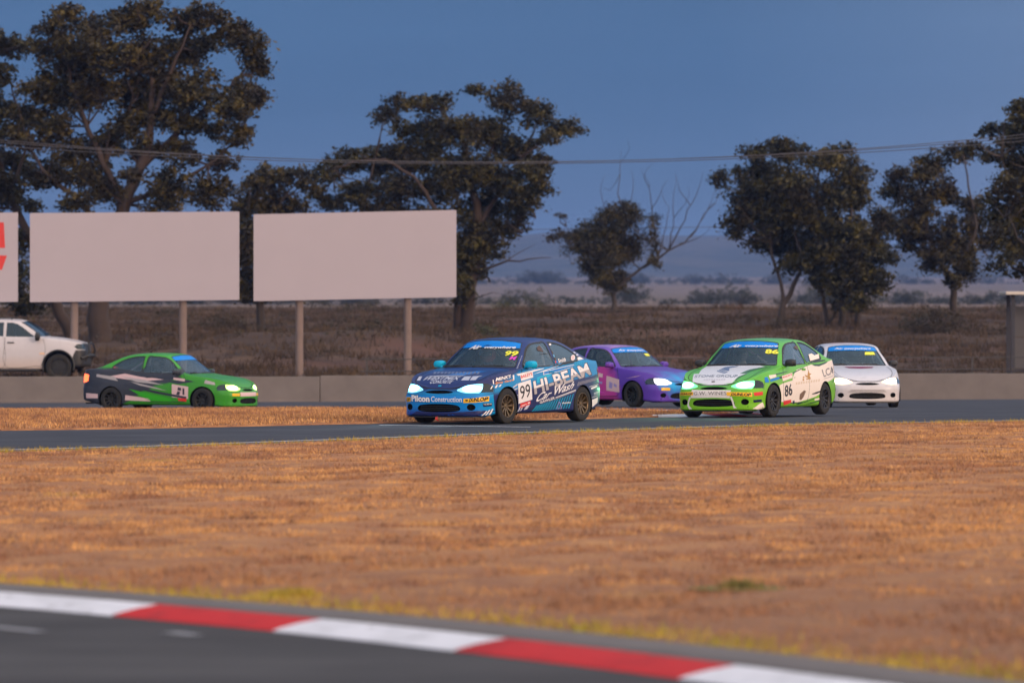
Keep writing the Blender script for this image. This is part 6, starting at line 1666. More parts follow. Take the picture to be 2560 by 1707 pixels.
def livery_86(L):
    L.poly('side', 1, [(-0.217, 0.5395), (-0.4069, 0.5729), (-0.8194, 0.6141), (-0.8429, 0.66), (-0.9193, 0.7156), (-1.0833, 0.7961), (-1.8139, 0.8804), (-1.9723, 0.85), (-2.6694, 0.9275), (-2.9723, 0.9564), (-3.0607, 0.9036), (-3.2212, 0.8181), (-3.2212, 0.676), (-2.3516, 0.5465), (-2.2599, 0.4517), (-2.0634, 0.3503), (-1.894, 0.3164), (-1.4188, 0.2666), (-0.8704, 0.2184), (-0.2393, 0.259)], C['CREAM'], off=0.0024)
    L.poly('side', 1, [(-1.8445, 0.8874), (-2.1868, 0.8845), (-2.6712, 0.9327), (-2.5587, 0.897), (-2.1735, 0.8461), (-1.9731, 0.8521)], C['DKGREEN'], off=0.003)
    L.poly('side', 1, [(-1.7154, 0.3708), (-1.9698, 0.4036), (-2.3829, 0.4449), (-2.3692, 0.4242), (-1.9733, 0.3724), (-1.7452, 0.36)], C['BLACK'], off=0.0036)
    L.polys('side', 1, [[(-0.0022, 0.725), (-0.2702, 0.7477), (-0.6612, 0.7745), (-0.627, 0.7616), (-0.2876, 0.7303), (-0.0448, 0.7094)], [(-0.8509, 0.7471), (-1.2861, 0.8148), (-1.5204, 0.8436), (-1.3079, 0.8022), (-0.8849, 0.7313)], [(-0.9846, 0.2115), (-1.4224, 0.2458), (-1.8962, 0.3008), (-1.8139, 0.2761), (-1.4263, 0.2303), (-1.1057, 0.1941)], [(-1.3917, 0.1895), (-1.8234, 0.2293), (-2.2517, 0.2747), (-2.11, 0.2404), (-1.7215, 0.1998)], [(-0.8856, 0.6647), (-0.998, 0.6686), (-0.8968, 0.6543)]], C['DKGREEN'], off=0.0036)
    L.text('side', 1, '86', [(-0.4568, 0.3322), (-0.8058, 0.3631), (-0.7723, 0.5686), (-0.444, 0.5316)], C['BLACK'], bold=0.02, off=0.005, name='number')
    L.text('side', 1, 'LCA', [(-2.3239, 0.6541), (-2.8921, 0.7109), (-2.972, 0.8431), (-2.2648, 0.7849)], C['GREY'], bold=0.02, off=0.005)
    L.poly('side', 1, [(-2.8455, 0.8317), (-2.9254, 0.7785), (-2.8631, 0.7269), (-2.9379, 0.7259), (-2.8352, 0.7689)], C['BLACK'], off=0.0058)
    L.polys('side', 1, [[(-2.3326, 0.628), (-2.8864, 0.6795), (-2.8864, 0.6722), (-2.3312, 0.6207)]], C['GREY'], off=0.005)
    L.polys('side', 1, [[(-1.2906, 0.6654), (-1.38, 0.6799), (-1.3858, 0.654), (-1.3145, 0.6497)], [(-1.4207, 0.7104), (-1.5362, 0.6834), (-1.6241, 0.791), (-1.6546, 0.7287), (-1.7494, 0.7173), (-1.6387, 0.6926), (-1.6775, 0.6353), (-1.5766, 0.6261), (-1.5275, 0.6577), (-1.4462, 0.6689)], [(-1.2819, 0.6294), (-1.3551, 0.6441), (-1.3621, 0.6079), (-1.2913, 0.6036)], [(-1.4519, 0.6378), (-1.6644, 0.6406), (-1.6614, 0.6252), (-1.4629, 0.6212)]], C['GOLD'], off=0.005)
    L.polys('side', 1, [[(-0.9489, 0.5387), (-1.0188, 0.542), (-1.0366, 0.5808), (-0.975, 0.5785)], [(-1.0663, 0.5434), (-1.1364, 0.5467), (-1.1545, 0.5856), (-1.0927, 0.5832)], [(-1.1841, 0.5482), (-1.2544, 0.5514), (-1.2727, 0.5904), (-1.2108, 0.588)], [(-1.3021, 0.5529), (-1.3726, 0.5562), (-1.3912, 0.5952), (-1.3291, 0.5928)], [(-1.4205, 0.5577), (-1.4912, 0.561), (-1.5101, 0.6), (-1.4478, 0.5976)], [(-1.5392, 0.5625), (-1.6102, 0.5658), (-1.6294, 0.6048), (-1.5668, 0.6025)], [(-1.6586, 0.5672), (-1.73, 0.5705), (-1.7496, 0.6097), (-1.6865, 0.6073)], [(-1.7786, 0.572), (-1.8506, 0.5753), (-1.8707, 0.6145), (-1.8072, 0.6121)], [(-1.8996, 0.5768), (-1.9722, 0.5801), (-1.9927, 0.6193), (-1.9287, 0.617)], [(-2.0217, 0.5816), (-2.0952, 0.5849), (-2.1163, 0.6242), (-2.0514, 0.6218)]], C['PALEGOLD'], off=0.004)
    L.poly('side', 1, [(-1.1361, 0.2811), (-1.1519, 0.3736), (-1.3417, 0.438), (-1.4414, 0.4211), (-1.3267, 0.3195), (-1.2219, 0.2695)], C['DIRT'], off=0.004)
    L.poly('side', 1, [(-0.3986, 0.2667), (-0.761, 0.2868), (-0.7579, 0.2304), (-0.4405, 0.1894)], C['RED'], off=0.005)
    L.poly('side', 1, [(-0.8198, 0.2603), (-0.9152, 0.2691), (-0.9262, 0.2175), (-0.8474, 0.2085)], C['NAVY'], off=0.005)
    L.poly('side', 1, [(-0.3527, 0.696), (-0.8509, 0.7471), (-0.8292, 0.6602), (-0.3704, 0.604)], C['CREAM'], off=0.005)
    L.text('side', 1, "BAILEY'S", [(-0.3804, 0.6549), (-0.8163, 0.7013), (-0.83, 0.7319), (-0.3825, 0.6885)], C['RED'], bold=0.03, off=0.006)
    L.poly('side', 1, [(0.2955, 0.6772), (0.2202, 0.6866), (0.1855, 0.5951), (0.3177, 0.5915)], C['BLUE'], off=0.004)
    L.poly('side', 1, [(0.1657, 0.7114), (-0.1042, 0.7291), (-0.1116, 0.6832), (0.1523, 0.6505)], C['CREAM'], off=0.004)
    L.poly('side', 1, [(0.1439, 0.6453), (-0.2012, 0.6802), (-0.2589, 0.6511), (0.1429, 0.5997)], C['BLUE'], off=0.004)
    L.poly('side', 1, [(-0.228, 0.682), (-0.3509, 0.6909), (-0.3534, 0.6552), (-0.2457, 0.6512)], C['BLACK'], off=0.004)
    L.poly('side', 1, [(-1.8552, 0.2859), (-2.1885, 0.2965), (-2.1928, 0.2704), (-1.8613, 0.2494)], C['CREAM'], off=0.005)
    L.poly('side', 1, [(-2.988, 0.6207), (-3.2066, 0.6446), (-3.2066, 0.6077), (-3.0025, 0.5838)], C['CREAM'], off=0.004)
    L.polys('side', 1, [[(-3.0753, 0.4726), (-3.2212, 0.4812), (-3.2212, 0.397), (-3.0899, 0.3936)], [(-3.0316, 0.3208), (-3.2358, 0.3284), (-3.2358, 0.2968), (-3.0462, 0.2943)]], C['LIGHTBLUE'], off=0.004)
    L.poly('side', 1, [(-3.0316, 0.3628), (-3.2504, 0.3735), (-3.2504, 0.3387), (-3.0462, 0.328)], C['CREAM'], off=0.004)
    L.polys('side', 1, [[(-1.8458, 1.0531), (-2.0109, 1.0728), (-2.1113, 1.0358), (-2.3721, 1.0653), (-2.2817, 0.9826), (-1.8143, 0.9394)]], C['CREAM'], off=0.005)
    L.polys('side', 1, [[(-1.3222, 1.1803), (-1.4649, 1.2156), (-1.5394, 1.2101), (-1.505, 1.1432), (-1.4388, 1.1332), (-1.3626, 1.1594)]], C['BROWN'], off=0.004)
    L.poly('side', 1, [(-1.7888, 0.9293), (-2.5303, 0.9599), (-2.525, 0.9391), (-1.7648, 0.8984)], C['BLACK'], off=0.004)
    L.poly('front', 1, [(-0.4075, 0.4821), (-0.2632, 0.4737), (0.0298, 0.4756), (0.3188, 0.4677), (0.2997, 0.3345), (0.0373, 0.3424), (-0.4313, 0.3388), (-0.4141, 0.4059)], C['CREAMW'], off=0.002)
    L.polys('front', 1, [[(-0.4534, 0.3577), (-0.4219, 0.3436), (-0.4636, 0.2522), (-0.4584, 0.2045), (-0.4024, 0.1525), (-0.4597, 0.1451), (-0.4991, 0.204), (-0.4863, 0.2711)], [(0.3052, 0.3536), (0.3349, 0.3633), (0.3705, 0.2681), (0.3793, 0.211), (0.4178, 0.1636), (0.3648, 0.1614), (0.3364, 0.268)]], C['CREAMW'], off=0.003)
    L.text('front', 1, 'G.W. WINES', [(-0.3634, 0.3891), (0.2458, 0.3895), (0.2418, 0.4503), (-0.3615, 0.4425)], C['DKGREY'], bold=0.0, off=0.0045)
    L.poly('front', 1, [(0.243, 0.4389), (0.4621, 0.4351), (0.6583, 0.4255), (0.6612, 0.3542), (0.4645, 0.3686), (0.249, 0.3771)], C['YEL'], off=0.0035)
    L.text('front', 1, 'DUNLOP', [(0.3253, 0.3804), (0.6491, 0.3638), (0.6481, 0.4161), (0.3287, 0.4222)], C['BLACK'], bold=0.04, shear=0.15, off=0.005)
    L.poly('front', 1, [(-0.672, 0.4347), (-0.3783, 0.4443), (-0.3744, 0.3852), (-0.6637, 0.3831)], C['YEL'], off=0.0035)
    L.text('front', 1, 'DUNLOP', [(-0.646, 0.3927), (-0.3879, 0.3946), (-0.3901, 0.4299), (-0.6512, 0.4233)], C['BLACK'], bold=0.04, shear=0.15, off=0.005)
    L.poly('side', 1, [(0.6389, 0.4254), (0.4182, 0.442), (0.4169, 0.3799), (0.6251, 0.3682)], C['RED'], off=0.0035)
    L.poly('side', 1, [(0.6375, 0.3016), (0.4419, 0.3087), (0.4371, 0.2657), (0.6287, 0.2567)], C['NAVY'], off=0.0035)
    L.poly('side', 1, [(0.6471, 0.1522), (0.5133, 0.2286), (0.4117, 0.2606), (0.3187, 0.1442), (0.4945, 0.1348)], C['CREAM'], off=0.0035)
    L.poly('top', 1, [(0.6955, -0.4396), (0.7193, -0.0982), (0.7083, 0.2893), (0.6363, 0.3215), (0.4964, 0.3464), (0.3316, 0.4544), (0.3502, 0.3175), (0.0537, 0.3825), (-0.3371, 0.5038), (-0.3942, 0.3769), (-0.3749, -0.2405), (-0.4447, -0.6257), (-0.0495, -0.5548), (0.3298, -0.4531), (0.3275, -0.5426), (0.4906, -0.4948), (0.6457, -0.4398)], C['HOODW'], off=0.002)
    L.polys('top', 1, [[(0.623, 0.3366), (0.4964, 0.3464), (0.3502, 0.4207), (0.3413, 0.4584), (0.5256, 0.3893), (0.6318, 0.3608)], [(0.3505, 0.3125), (0.0007, 0.3609), (-0.3305, 0.5272), (-0.3045, 0.5688), (0.0985, 0.4731), (0.3335, 0.4242)]], C['DKGREEN2'], off=0.003)
    L.text('top', 1, 'STONE GROUP', [(0.5201, -0.4616), (0.5381, 0.3378), (0.4135, 0.3042), (0.408, -0.4827)], C['STONE'], bold=0.005, off=0.0045)
    L.polys('top', 1, [[(0.6199, -0.2432), (0.6213, -0.2116), (0.5909, -0.2201), (0.5895, -0.2498)], [(0.622, -0.1968), (0.6234, -0.1651), (0.5931, -0.1736), (0.5917, -0.2032)], [(0.6239, -0.1504), (0.6251, -0.1189), (0.5951, -0.1273), (0.5938, -0.1568)], [(0.6257, -0.1041), (0.6269, -0.0726), (0.5968, -0.081), (0.5957, -0.1104)], [(0.6275, -0.0579), (0.6287, -0.0264), (0.5985, -0.0348), (0.5974, -0.0642)], [(0.6292, -0.0117), (0.6287, 0.0191), (0.5992, 0.011), (0.5991, -0.018)], [(0.628, 0.0333), (0.6264, 0.0636), (0.5966, 0.0554), (0.5983, 0.0272)], [(0.6257, 0.0778), (0.6241, 0.1081), (0.594, 0.0998), (0.5957, 0.0716)], [(0.6234, 0.1223), (0.6218, 0.1526), (0.5915, 0.1442), (0.5931, 0.1159)]], C['STONEFAINT'], off=0.0045)
    L.polys('top', 1, [[(0.0094, -0.1859), (-0.2584, -0.2133), (-0.3244, -0.1152), (-0.3371, 0.0203), (-0.2526, -0.0023), (-0.1297, -0.0767), (0.1215, 0.0216), (0.0729, -0.0556)], [(0.1706, -0.1866), (0.0986, -0.2061), (0.3155, 0.0446), (0.3419, 0.0296)], [(0.0839, -0.1862), (0.0094, -0.2015), (0.2355, 0.0427), (0.2889, 0.0492)], [(-0.0079, -0.1826), (-0.0673, -0.1863), (0.1215, 0.0216), (0.1691, 0.0257)]], C['LOGO'], off=0.0045)
    L.poly('top', 1, [(0.6612, -0.0862), (0.6475, -0.0764), (0.6452, -0.036), (0.6571, -0.0125), (0.6705, -0.0203), (0.6725, -0.066)], C['DKGREY'], off=0.0045, name='bonnet_badge')
    L.text('front', 1, 'Air', [(-0.3489, 1.1867), (-0.1027, 1.1904), (-0.1015, 1.2387), (-0.2843, 1.2381)], C['WHITE'], bold=0.035, shear=0.25, off=0.006)
    L.text('front', 1, 'everywhere', [(-0.0318, 1.1926), (0.5289, 1.1815), (0.5154, 1.2219), (-0.035, 1.2292)], C['WHITE'], bold=0.025, shear=0.25, off=0.006)
    L.text('front', 1, '86', [(0.3754, 1.0775), (0.5898, 1.0673), (0.5669, 1.1416), (0.3562, 1.157)], C['NEON'], bold=0.04, off=0.005)

# ------------------------------------------------------------------ the cars
def vinyl(name, col, rough=.35):
    return plain(name, col, rough=rough, var=.06, scale=14, coat=.06, spec=.2)
C = {'WHITE': vinyl('white_vinyl', (.70, .68, .68)), 'SILVER': vinyl('silver_vinyl', (.36, .33, .33)), 'BLACK': vinyl('black_vinyl', (.012, .012, .014)),
     'NAVY': vinyl('navy_vinyl', (.010, .014, .055)), 'NAVY2': vinyl('deep_navy_vinyl', (.016, .022, .092)), 'BLUE': vinyl('blue_vinyl', (.003, .17, .55)),
     'TEAL': vinyl('teal_vinyl', (.002, .34, .55)), 'RED': vinyl('red_vinyl', (.60, .035, .03)), 'YEL': vinyl('yellow_vinyl', (.78, .43, .02)),
     'NEON': vinyl('neon_yellow_vinyl', (.72, .72, .06)), 'MAG': vinyl('magenta_vinyl', (.60, .06, .46)), 'ORANGE': vinyl('orange_vinyl', (.75, .27, .04)),
     'PALE': vinyl('pale_blue_vinyl', (.48, .50, .60)), 'LAV': vinyl('lavender_vinyl', (.30, .25, .50)), 'PINK': vinyl('pink_vinyl', (.60, .42, .42)),
     'LIGHTBLUE': vinyl('light_blue_vinyl', (.10, .30, .50)), 'BROWN': vinyl('brown_mark', (.07, .035, .02)), 'PALEHOOD': vinyl('bonnet_white_vinyl', (.42, .45, .54)),
     'HOODFAINT': vinyl('bonnet_faint_vinyl', (.15, .18, .30)), 'CREAM': vinyl('side_white_vinyl', (.74, .66, .58)), 'CREAMW': vinyl('bumper_white_vinyl', (.66, .63, .60)),  # 86's white: warm evening light painted into the side and bumper tones
     'HOODW': vinyl('bonnet_white_paint', (.60, .62, .66)), 'DKGREEN': vinyl('dark_green_vinyl', (.018, .065, .03)), 'DKGREEN2': vinyl('bottle_green_vinyl', (.05, .15, .07)),  # 86's bonnet white has the sky's reflection painted in as a cool tint
     'GREY': vinyl('grey_vinyl', (.20, .18, .17)), 'DKGREY': vinyl('dark_grey_vinyl', (.10, .09, .085)), 'GOLD': vinyl('gold_vinyl', (.42, .22, .03)), 'PALEGOLD': vinyl('pale_gold_vinyl', (.60, .48, .34)),
     'DIRT': vinyl('mud_smear', (.16, .10, .06)), 'STONE': vinyl('slate_vinyl', (.10, .14, .20)), 'STONEFAINT': vinyl('pale_slate_vinyl', (.45, .45, .52)), 'LOGO': vinyl('slate_blue_vinyl', (.13, .19, .32)),
     'BANNER': vinyl('banner_blue', (.0, .19, .62)), 'MAROON': vinyl('maroon_vinyl', (.20, .02, .07)), 'CHAR': vinyl('charcoal_vinyl', (.03, .035, .05)), 'GREEN': vinyl('green_vinyl', (.03, .33, .012))}

BANNER = [(-.530, 1.172), (-.25, 1.186), (0, 1.190), (.25, 1.186), (.530, 1.172), (.499, 1.246), (.40, 1.268), (.2, 1.288), (0, 1.293), (-.2, 1.288), (-.4, 1.268), (-.499, 1.246)]

def lit(name, col, strength):
    """a lit headlamp: white-hot in the middle, its own colour towards the outline"""
    m, nt, N, L, P = nmat(name)
    P.inputs['Base Color'].default_value = (*col, 1)
    P.inputs['Roughness'].default_value = .15
    tc = N.new('ShaderNodeTexCoord')
    ab = N.new('ShaderNodeVectorMath'); ab.operation = 'ABSOLUTE'; L.new(tc.outputs['Object'], ab.inputs[0])
    mp = N.new('ShaderNodeMapping'); mp.inputs['Location'].default_value = (0, -.525 / .155, -.556 / .062); mp.inputs['Scale'].default_value = (0, 1 / .155, 1 / .062)
    L.new(ab.outputs[0], mp.inputs[0])
    ln = N.new('ShaderNodeVectorMath'); ln.operation = 'LENGTH'; L.new(mp.outputs[0], ln.inputs[0])
    mr = N.new('ShaderNodeMapRange'); mr.interpolation_type = 'SMOOTHSTEP'
    mr.inputs[1].default_value = .30; mr.inputs[2].default_value = 1.0; mr.inputs[3].default_value = strength; mr.inputs[4].default_value = .9
    L.new(ln.outputs['Value'], mr.inputs[0])
    P.inputs['Emission Color'].default_value = (*col, 1)
    L.new(mr.outputs[0], P.inputs['Emission Strength'])
    return m

def build_cars():
    # 99, the sharp blue car in front
    p99 = paint_mat('blue_99_paint', (.002, .20, .46), [((.018, .026, .105), (-.08, 0, -1, .50), .03, .10), ((.014, .024, .105), (.25, 0, 1, -.70), .03, .10), ((.016, .034, .14), (0, 0, 1, -.985), .02, 0)])
    hood = paint_mat('navy_99_bonnet', (.014, .030, .125), [((.012, .07, .26), (-.6, .2, 0, -.10), .25, .9)])
    bump = paint_mat('blue_99_bumper', (.002, .20, .56), [((.01, .06, .32), (0, 0, -1, .215), .05, .1), ((.002, .26, .55), (-.5, .6, 0, -.15), .15, .3)])
    c = hatch_car('race_car', 'sharp blue race car number 99 leading in the middle of the track', (-.755, 75.355), -120, p99, M_GOLDRIM, lit('cool_headlight', (.22, .72, 1.0), 26), C['TEAL'],
                  roll=0.0, steer=-3, bonnet=hood, bumper=bump, beam=(.6, .9, 1.0))
    use(HATCH.m['tow_strap'], 'tow_strap', M_TOW, c)
    L = Livery(c, HATCH.bvh)
    L.poly('front', 1, BANNER, C['BANNER'], off=.0030, name='windscreen_banner')
    livery_99(L)
    # 86, green and white
    p86 = paint_mat('green_86_paint', (.105, .40, .030), [((.16, .43, .02), (-.1, 0, -1, .62), .12, .2), ((.09, .36, .10), (.3, -.4, 1, -.62), .2, .1)])
    c = hatch_car('race_car', 'green and white race car number 86 with green headlights, second on the near track', (3.757, 82.3), -115, p86, M_DARKRIM, lit('green_headlight', (.16, 1.0, .34), 26), M_BLACK,
                  lens=M_LENSG, roll=.6, steer=-3, beam=(.35, 1.0, .5))
    L = Livery(c, HATCH.bvh)
    L.poly('front', 1, BANNER, C['BANNER'], off=.0030, name='windscreen_banner')
    livery_86(L)
    # purple and blue
    pp = paint_mat('purple_paint', (.10, .045, .34), [((.46, .05, .27), (-1, 0, -.9, -.15), .25, 1.6), ((.01, .30, .62), (.9, -.3, 1.0, -1.02), .16, 1.0), ((.14, .08, .38), (0, 0, 1, -1.0), .06, .1), ((.34, .20, .50), (0, -.3, 1, -1.16), .04, .2)])
    c = hatch_car('race_car', 'purple, pink and blue race car half hidden behind the two leading cars', (3.18, 104.48), -47, pp, M_DARKRIM, lit('white_headlight', (1.0, .92, 1.0), 22), steer=-4)
    L = Livery(c, HATCH.bvh)
    L.poly('front', 1, BANNER, C['BANNER'], off=.0030, name='windscreen_banner')
    L.poly('front', 1, [(-.40, .37), (-.60, .37), (-.60, .43), (-.40, .43)], C['YEL'], off=.0035)
    L.poly('front', 1, [(.40, .37), (.60, .37), (.60, .43), (.40, .43)], C['YEL'], off=.0035)
    L.polys('side', -1, [[(-.38, .60), (-.78, .68), (-.78, .36), (-.38, .32)], [(-.9, .72), (-1.9, .86), (-1.7, .74), (-.9, .64)], [(-.2, .62), (.25, .70), (.1, .66)]], C['PINK'], off=.003)
    L.polys('side', -1, [[(-.70, .42), (-.60, .40), (-.58, .52), (-.68, .56)], [(-.55, .46), (-.46, .42), (-.45, .48), (-.54, .52)], [(-.9, .50), (-1.5, .56), (-1.5, .60), (-.9, .55)]], C['LAV'], off=.0045)
    L.polys('side', -1, [[(-.8, .30), (-1.9, .34), (-2.0, .46), (-1.2, .40)]], C['MAG'], off=.003)
    L.text('front', 1, 'Air everywhere', [(-.40, 1.20), (.40, 1.20), (.38, 1.245), (-.38, 1.245)], C['WHITE'], bold=.025, shear=.25, off=.006)
    L.poly('front', 1, [(.26, 1.10), (.46, 1.10), (.44, 1.155), (.26, 1.155)], C['NEON'], off=.005)
    # white car
    pw = paint_mat('white_paint', (.52, .53, .58), [((.54, .50, .49), (0, 0, -1, .42), .2, .1)])
    c = hatch_car('race_car', 'white race car with warm headlights behind the green and white 86 car', (7.32, 100.9), -83, pw, M_DARKRIM, lit('warm_headlight', (1.0, .78, .48), 22), M_BLACK, steer=-5)
    L = Livery(c, HATCH.bvh)
    L.poly('front', 1, BANNER, C['BANNER'], off=.0030, name='windscreen_banner')
    L.poly('top', 1, [(-.25, -.30), (-.25, .34), (-.05, .26), (.02, 0), (-.05, -.24)], C['MAROON'], off=.003)
    L.poly('front', 1, [(.22, 1.095), (.46, 1.095), (.44, 1.155), (.24, 1.155)], C['NEON'], off=.005)
    L.poly('top', 1, [(-1.2, -.35), (-1.3, .35), (-1.9, .40), (-1.8, -.40)], C['PINK'], off=.003)
    for sd in (-1, 1):
        L.poly('side', sd, [(-.4, .62), (-.8, .68), (-.8, .36), (-.4, .33)], C['MAROON'], off=.003)
        L.poly('side', sd, [(-.9, .60), (-2.0, .80), (-2.0, .66), (-.9, .50)], C['MAROON'], off=.003)
    L.poly('front', 1, [(-.36, .36), (.36, .36), (.36, .375), (-.36, .375)], C['GREY'], off=.003)
    L.poly('front', 1, [(-.40, .335), (.40, .335), (.40, .345), (-.40, .345)], C['GREY'], off=.003)
    L.text('front', 1, 'Air everywhere', [(-.40, 1.20), (.40, 1.20), (.38, 1.245), (-.38, 1.245)], C['WHITE'], bold=.025, shear=.25, off=.006)
    # green and charcoal car on the far leg
    pg = paint_mat('green_charcoal_paint', (.040, .25, .022), [((.035, .04, .055), (-.45, 0, 1, -1.12), .03, .35), ((.05, .30, .03), (0, 0, 1, -1.0), .03, .1)])
    c = hatch_car('race_car', 'green and charcoal race car with lit red tail lamp, alone on the far track', (-6.76, 110.6), -25, pg, M_DARKRIM, lit('lime_headlight', (.55, 1.0, .22), 26), steer=-3,
                  tail=emit('lit_tail_lamp', (1.0, .10, .03), 3.0))
    L = Livery(c, HATCH.bvh)
    L.poly('front', 1, BANNER, C['BANNER'], off=.0030, name='windscreen_banner')
    L.polys('side', -1, [[(-.35, .58), (-.78, .64), (-.78, .34), (-.36, .30)], [(-1.0, .74), (-2.0, .88), (-2.5, .80), (-1.6, .70)], [(-1.35, .30), (-2.0, .38), (-2.02, .26), (-1.35, .24)], [(-2.75, .40), (-3.1, .42), (-3.1, .30), (-2.75, .30)]], C['PINK'], off=.003)
    L.polys('side', -1, [[(-.55, .72), (-1.6, .80), (-2.3, .92), (-1.6, .86), (-.55, .80)], [(-.40, .30), (-1.2, .42), (-2.05, .60), (-2.0, .64), (-1.2, .48), (-.40, .35)]], C['CHAR'], off=.0034)
    L.polys('side', -1, [[(-.8, .30), (-1.3, .40), (-1.9, .52), (-1.4, .26), (-.8, .24)]], C['GREEN'], off=.003)
    L.poly('side', -1, [(-.40, .24), (-.62, .26), (-.62, .32), (-.40, .31)], C['RED'], off=.004)
    L.poly('side', -1, [(-.45, .70), (-.75, .74), (-.75, .79), (-.45, .76)], C['PINK'], off=.0045)
    L.polys('side', -1, [[(-.66, .40), (-.58, .385), (-.56, .46), (-.63, .48)], [(-.63, .50), (-.54, .485), (-.53, .55), (-.62, .575)], [(-.50, .40), (-.45, .39), (-.45, .54), (-.50, .55)]], C['CHAR'], off=.0045)
    L.polys('side', -1, [[(-1.0, .62), (-1.7, .68), (-2.1, .80), (-1.5, .73)], [(-2.2, .70), (-2.8, .80), (-2.8, .86), (-2.3, .80)], [(.05, .66), (.32, .62), (.30, .68), (.08, .74)], [(-.9, .48), (-1.6, .60), (-1.9, .70), (-1.2, .56)]], C['SILVER'], off=.0036)
    L.polys('side', -1, [[(-.20, .70), (-.40, .74), (-1.0, .70), (-.6, .64)], [(-2.6, .66), (-3.0, .74), (-3.0, .62), (-2.7, .58)]], C['CHAR'], off=.0034)
    L.polys('front', 1, [[(-.62, .37), (-.40, .37), (-.40, .43), (-.62, .43)], [(.40, .37), (.62, .37), (.62, .43), (.40, .43)]], C['YEL'], off=.0035)
    L.polys('front', 1, [[(-.38, .36), (.38, .36), (.38, .45), (-.38, .45)]], C['PINK'], off=.0035)
M_LENSG = glass_mat('green_tinted_lens', (.05, .30, .10), 1.4)
build_cars()

# ------------------------------------------------------------------ drivers
def build_drivers():
    V = [(-1.34, 0, .40), (-1.42, 0, .58), (-1.44, 0, .78), (-1.42, 0, .90), (-1.40, 0, 1.00)]
    E_ = [(0, 1), (1, 2), (2, 3), (3, 4)]
    Rd = [.155, .15, .165, .08, .07]
    def chain(start, pts, rad):
        p = start
        for q, r_ in zip(pts, rad):
            V.append(q); Rd.append(r_); E_.append((p, len(V) - 1)); p = len(V) - 1
        return p
    for sg in (1, -1):
        h = chain(2, [(-1.43, .19 * sg, .82), (-1.20, .27 * sg, .66), (-1.02, .17 * sg, .80)], [.075, .055, .038])
        for k, (dy, dz, ln) in enumerate(((.012, .03, .06), (.012, .012, .07), (.010, -.006, .066), (.006, -.022, .052))):
            chain(h, [(-.99, (.165 + dy) * sg, .80 + dz), (-.975, (.155 + dy * .3) * sg, .80 + dz)], [.011, .009])
        chain(h, [(-1.01, .14 * sg, .835)], [.011])
        chain(0, [(-1.15, .11 * sg, .44), (-.86, .13 * sg, .52), (-.62, .11 * sg, .30)], [.095, .07, .05])
    me = bpy.data.meshes.new('race_suit')
    me.from_pydata(V, E_, [])
    o = bpy.data.objects.new('race_suit', me); COL.objects.link(o)
    md = o.modifiers.new('skin', 'SKIN')
    for i, sv in enumerate(me.skin_vertices[0].data):
        sv.radius = (Rd[i], Rd[i]); sv.use_root = (i == 0)
    sb = o.modifiers.new('sub', 'SUBSURF'); sb.levels = 1
    bpy.context.view_layer.update()
    body = bpy.data.meshes.new_from_object(o.evaluated_get(bpy.context.evaluated_depsgraph_get()))
    body.name = 'race_suit'
    bpy.data.objects.remove(o)
    body.polygons.foreach_set('use_smooth', np.ones(len(body.polygons), dtype=bool))
    # helmet: egg with a chin bar and a visor opening
    def egg(s_, x0, a0, a1, e0, e1, n, m):
        P = []
        for i in range(n + 1):
            el = R(e0 + (e1 - e0) * i / n)
            for j in range(m + 1):
                az = R(a0 + (a1 - a0) * j / m)
                r_ = s_ * (1 + .10 * max(0, math.cos(az)) * max(0, -math.sin(el) + .3))
                P.append((x0 + 1.12 * r_ * math.cos(el) * math.cos(az), r_ * math.cos(el) * math.sin(az), 1.075 + 1.06 * r_ * math.sin(el)))
        F = [(i * (m + 1) + j, i * (m + 1) + j + 1, (i + 1) * (m + 1) + j + 1, (i + 1) * (m + 1) + j) for i in range(n) for j in range(m)]
        return P, F
    hm = mesh('helmet', *egg(.128, -1.385, -180, 180, -58, 90, 14, 28), smooth=True)
    vz = mesh('visor', *egg(.131, -1.385, -62, 62, -12, 22, 6, 16), smooth=True)
    suits = {'99': ((.03, .05, .14), (.10, .10, .14)), '86': ((.40, .34, .28), (.45, .40, .36))}
    MV = plain('smoked_visor', (.03, .02, .02), rough=.1, coat=.8, var=.1)
    cars = [o for o in COL.objects if o.name.startswith('race_car') and o.parent is None]
    for car, (su, he), lab in zip(cars, (((.06, .07, .16), (.40, .10, .09)), ((.42, .36, .30), (.30, .28, .30)), ((.05, .05, .07), (.3, .3, .3)), ((.05, .05, .06), (.3, .3, .3)), ((.05, .06, .05), (.2, .2, .2))),
                                  ('helmeted driver at the wheel of the blue 99 car', 'helmeted driver in pale suit at the wheel of the green 86 car', 'helmeted driver inside the purple car',
                                   'helmeted driver inside the white car', 'helmeted driver inside the green and charcoal car')):
        p = empty('person', (0, 0, 0))
        p.matrix_world = Matrix.LocRotScale(car.location, car.rotation_euler, None) @ Matrix.Translation((0, -.37, 0))
        tag(p, lab, 'person', 'drivers in the race cars')
        use(body, 'race_suit', plain('race_suit', su, rough=.8, var=.15), p)
        h = use(hm, 'helmet', plain('helmet', he, rough=.25, coat=.6, var=.1), p)
        use(vz, 'visor', MV, h)
build_drivers()

